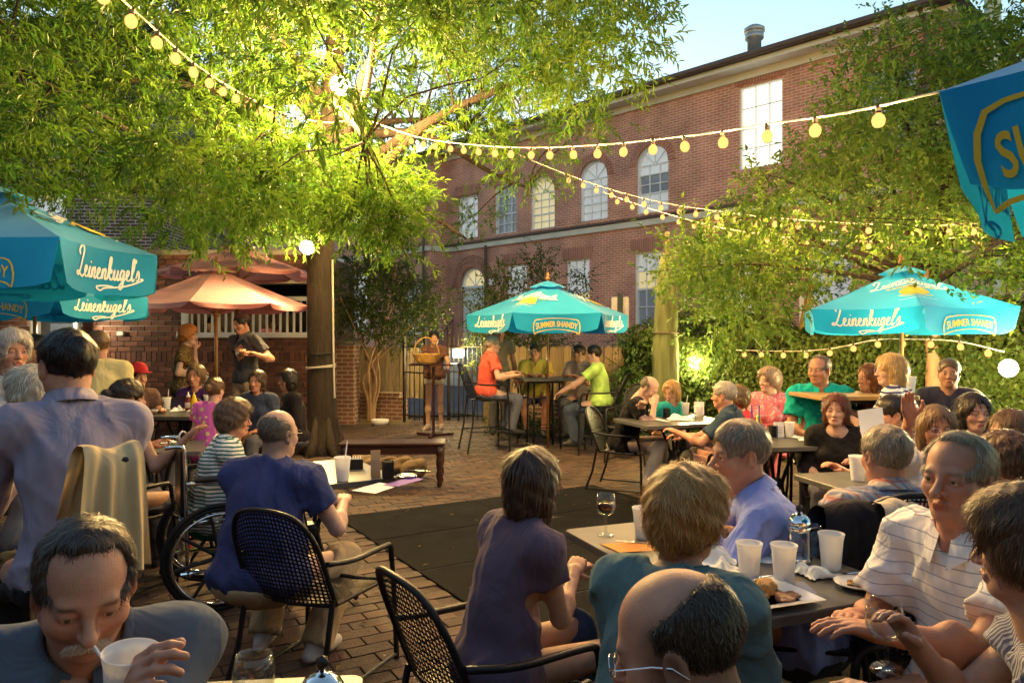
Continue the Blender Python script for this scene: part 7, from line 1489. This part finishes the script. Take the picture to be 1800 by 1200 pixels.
def flood(label, pos, power, d, r=.075, col=(1, .64, .22), spot=None):
    """round flood lamp: housing, bright lens and its own light"""
    o = thing('flood_lamp', label, 'lamp', pos, 0, 'flood lamps'); d = n3(np.array(d, float)); q = Vector(d).to_track_quat('Z', 'Y'); o.rotation_mode = 'QUATERNION'; o.rotation_quaternion = q
    MB().lathe([(0, -.17), (.025, -.17), (.03, -.12), (r * .75, -.05), (r * 1.03, .0), (r * .98, .0), (r * .7, -.045), (0, -.06)], 22).build('housing', M_blk, o, smooth=True)
    ln = MB().lathe([(0, .022), (r * .5, .018), (r * .85, .006), (r * .97, -.004), (0, -.004)], 22).build('lens', mat('lamp_lens', (1, .9, .7), .3, emis=(1, .86, .55), es=40), o, smooth=True); mat('lamp_lens').cycles.emission_sampling = 'NONE'
    MB().tube([(0, 0, -.16), (.0, .03, -.22)], .012, 6).build('bracket', M_blk, o)
    ld = bpy.data.lights.new('flood_light', 'SPOT' if spot else 'POINT'); ld.color = col
    if spot: ld.spot_size = R(spot); ld.spot_blend = .5
    ld.color = col; ld.energy = power; ld.shadow_soft_size = .28; l = bpy.data.objects.new('flood_light', ld); COL.objects.link(l); l.parent = o; l.location = (0, 0, .1); l.visible_camera = False
    if spot: l.rotation_euler = (math.pi, 0, 0)
    return o
flood('bright flood lamp on the front of the oak trunk', at(540, 435, 9.5), 130, (.1, -1, -.45), .095, spot=165)
flood('flood lamp high inside the oak crown', at(598, 150, 8.6), 560, (0, -.8, -.5), .12)
flood('flood lamp shining from the ivy beside the wrapped pole', at(1222, 637, 9.95), 70, (-.1, -1, 0), .085, (1, .78, .3))
flood('flood lamp glowing in the ivy at the right edge', at(1773, 647, 6.5), 70, (-.3, -1, 0), .08, (1, .74, .3))
lan = at(135, 573, 11.7); o = thing('wall_lantern', 'lit lantern beside the restaurant door', 'lamp', lan); MB().lathe([(.05, -.09), (.06, .06), (.07, .065), (.02, .11), (0, .12)], 6).build('cap_and_cage', M_blk, o)
MB().lathe([(0, -.08), (.035, -.07), (.04, .03), (0, .05)], 14).build('globe', mat('lamp_lens'), o, smooth=True); ld = bpy.data.lights.new('lantern_light', 'POINT'); ld.color = (1, .85, .5); ld.energy = 12; ld.shadow_soft_size = .05; l = bpy.data.objects.new('lantern_light', ld); COL.objects.link(l); l.parent = o; l.location = (0, -.12, 0); l.visible_camera = False
gl_ = at(806, 621, 13.75); o = thing('gate_lantern', 'small square lantern glowing at the iron gate', 'lamp', gl_); MB().box((0, 0, 0), (.2, .1, .14), bev=.02).build('lit_box', mat('lamp_lens'), o); MB().box((0, .0, .085), (.24, .13, .03)).build('cap', M_blk, o); MB().tube([(0, .02, -.07), (0, .02, -gl_[2])], .015, 8).build('stem', M_blk, o)
ld = bpy.data.lights.new('lantern_light', 'POINT'); ld.color = (1, .75, .3); ld.energy = 22; ld.shadow_soft_size = .15; l = bpy.data.objects.new('lantern_light', ld); COL.objects.link(l); l.parent = o; l.location = (0, -.25, 0); l.visible_camera = False
# cables strapped to the trunk
o = thing('trunk_cables', 'black and white cable straps wound around the oak trunk', 'cables', (TB[0], TB[1], 0))
for k, (z_, m_) in enumerate(((1.36, M_blk), (1.18, M_cable), (1.15, M_cable))): MB().tube([(.195 * math.cos(a) - .02, .195 * math.sin(a), z_ + .02 * math.sin(a + k)) for a in np.linspace(0, 6.283, 24, False)], .009, 6, True).build('strap', m_, o, smooth=True)
MB().tube([(.155, -.07, 2.6), (.17, -.07, 1.3), (.185, -.08, .75)], .014, 8).build('conduit', M_cable, o)
for i, o in enumerate(list(SC.objects)):
    if o.type == 'LIGHT' and o.name.startswith(('bulb', 'flood', 'lantern')): o.visible_camera = False

# fallen leaves and crumbs on the paving
n = 260; P = np.stack([RN.uniform(-2.5, 3, n), RN.uniform(3, 11, n), np.full(n, .013)], 1); D = rdir(n); D[:, 2] *= .12
tag(link('fallen_leaves', leaf_mesh('fallen_leaves', leaf_arrays(P, D, np.tile((0, 0, 1.), (n, 1)) + rdir(n) * .3, RN.uniform(.02, .06, n), RN.uniform(.006, .012, n)), np.array([.2, .15, .05]) * RN.uniform(.4, 1.6, (n, 1))), M_leaf), 'small fallen leaves scattered over the paving', 'leaves', kind='stuff')
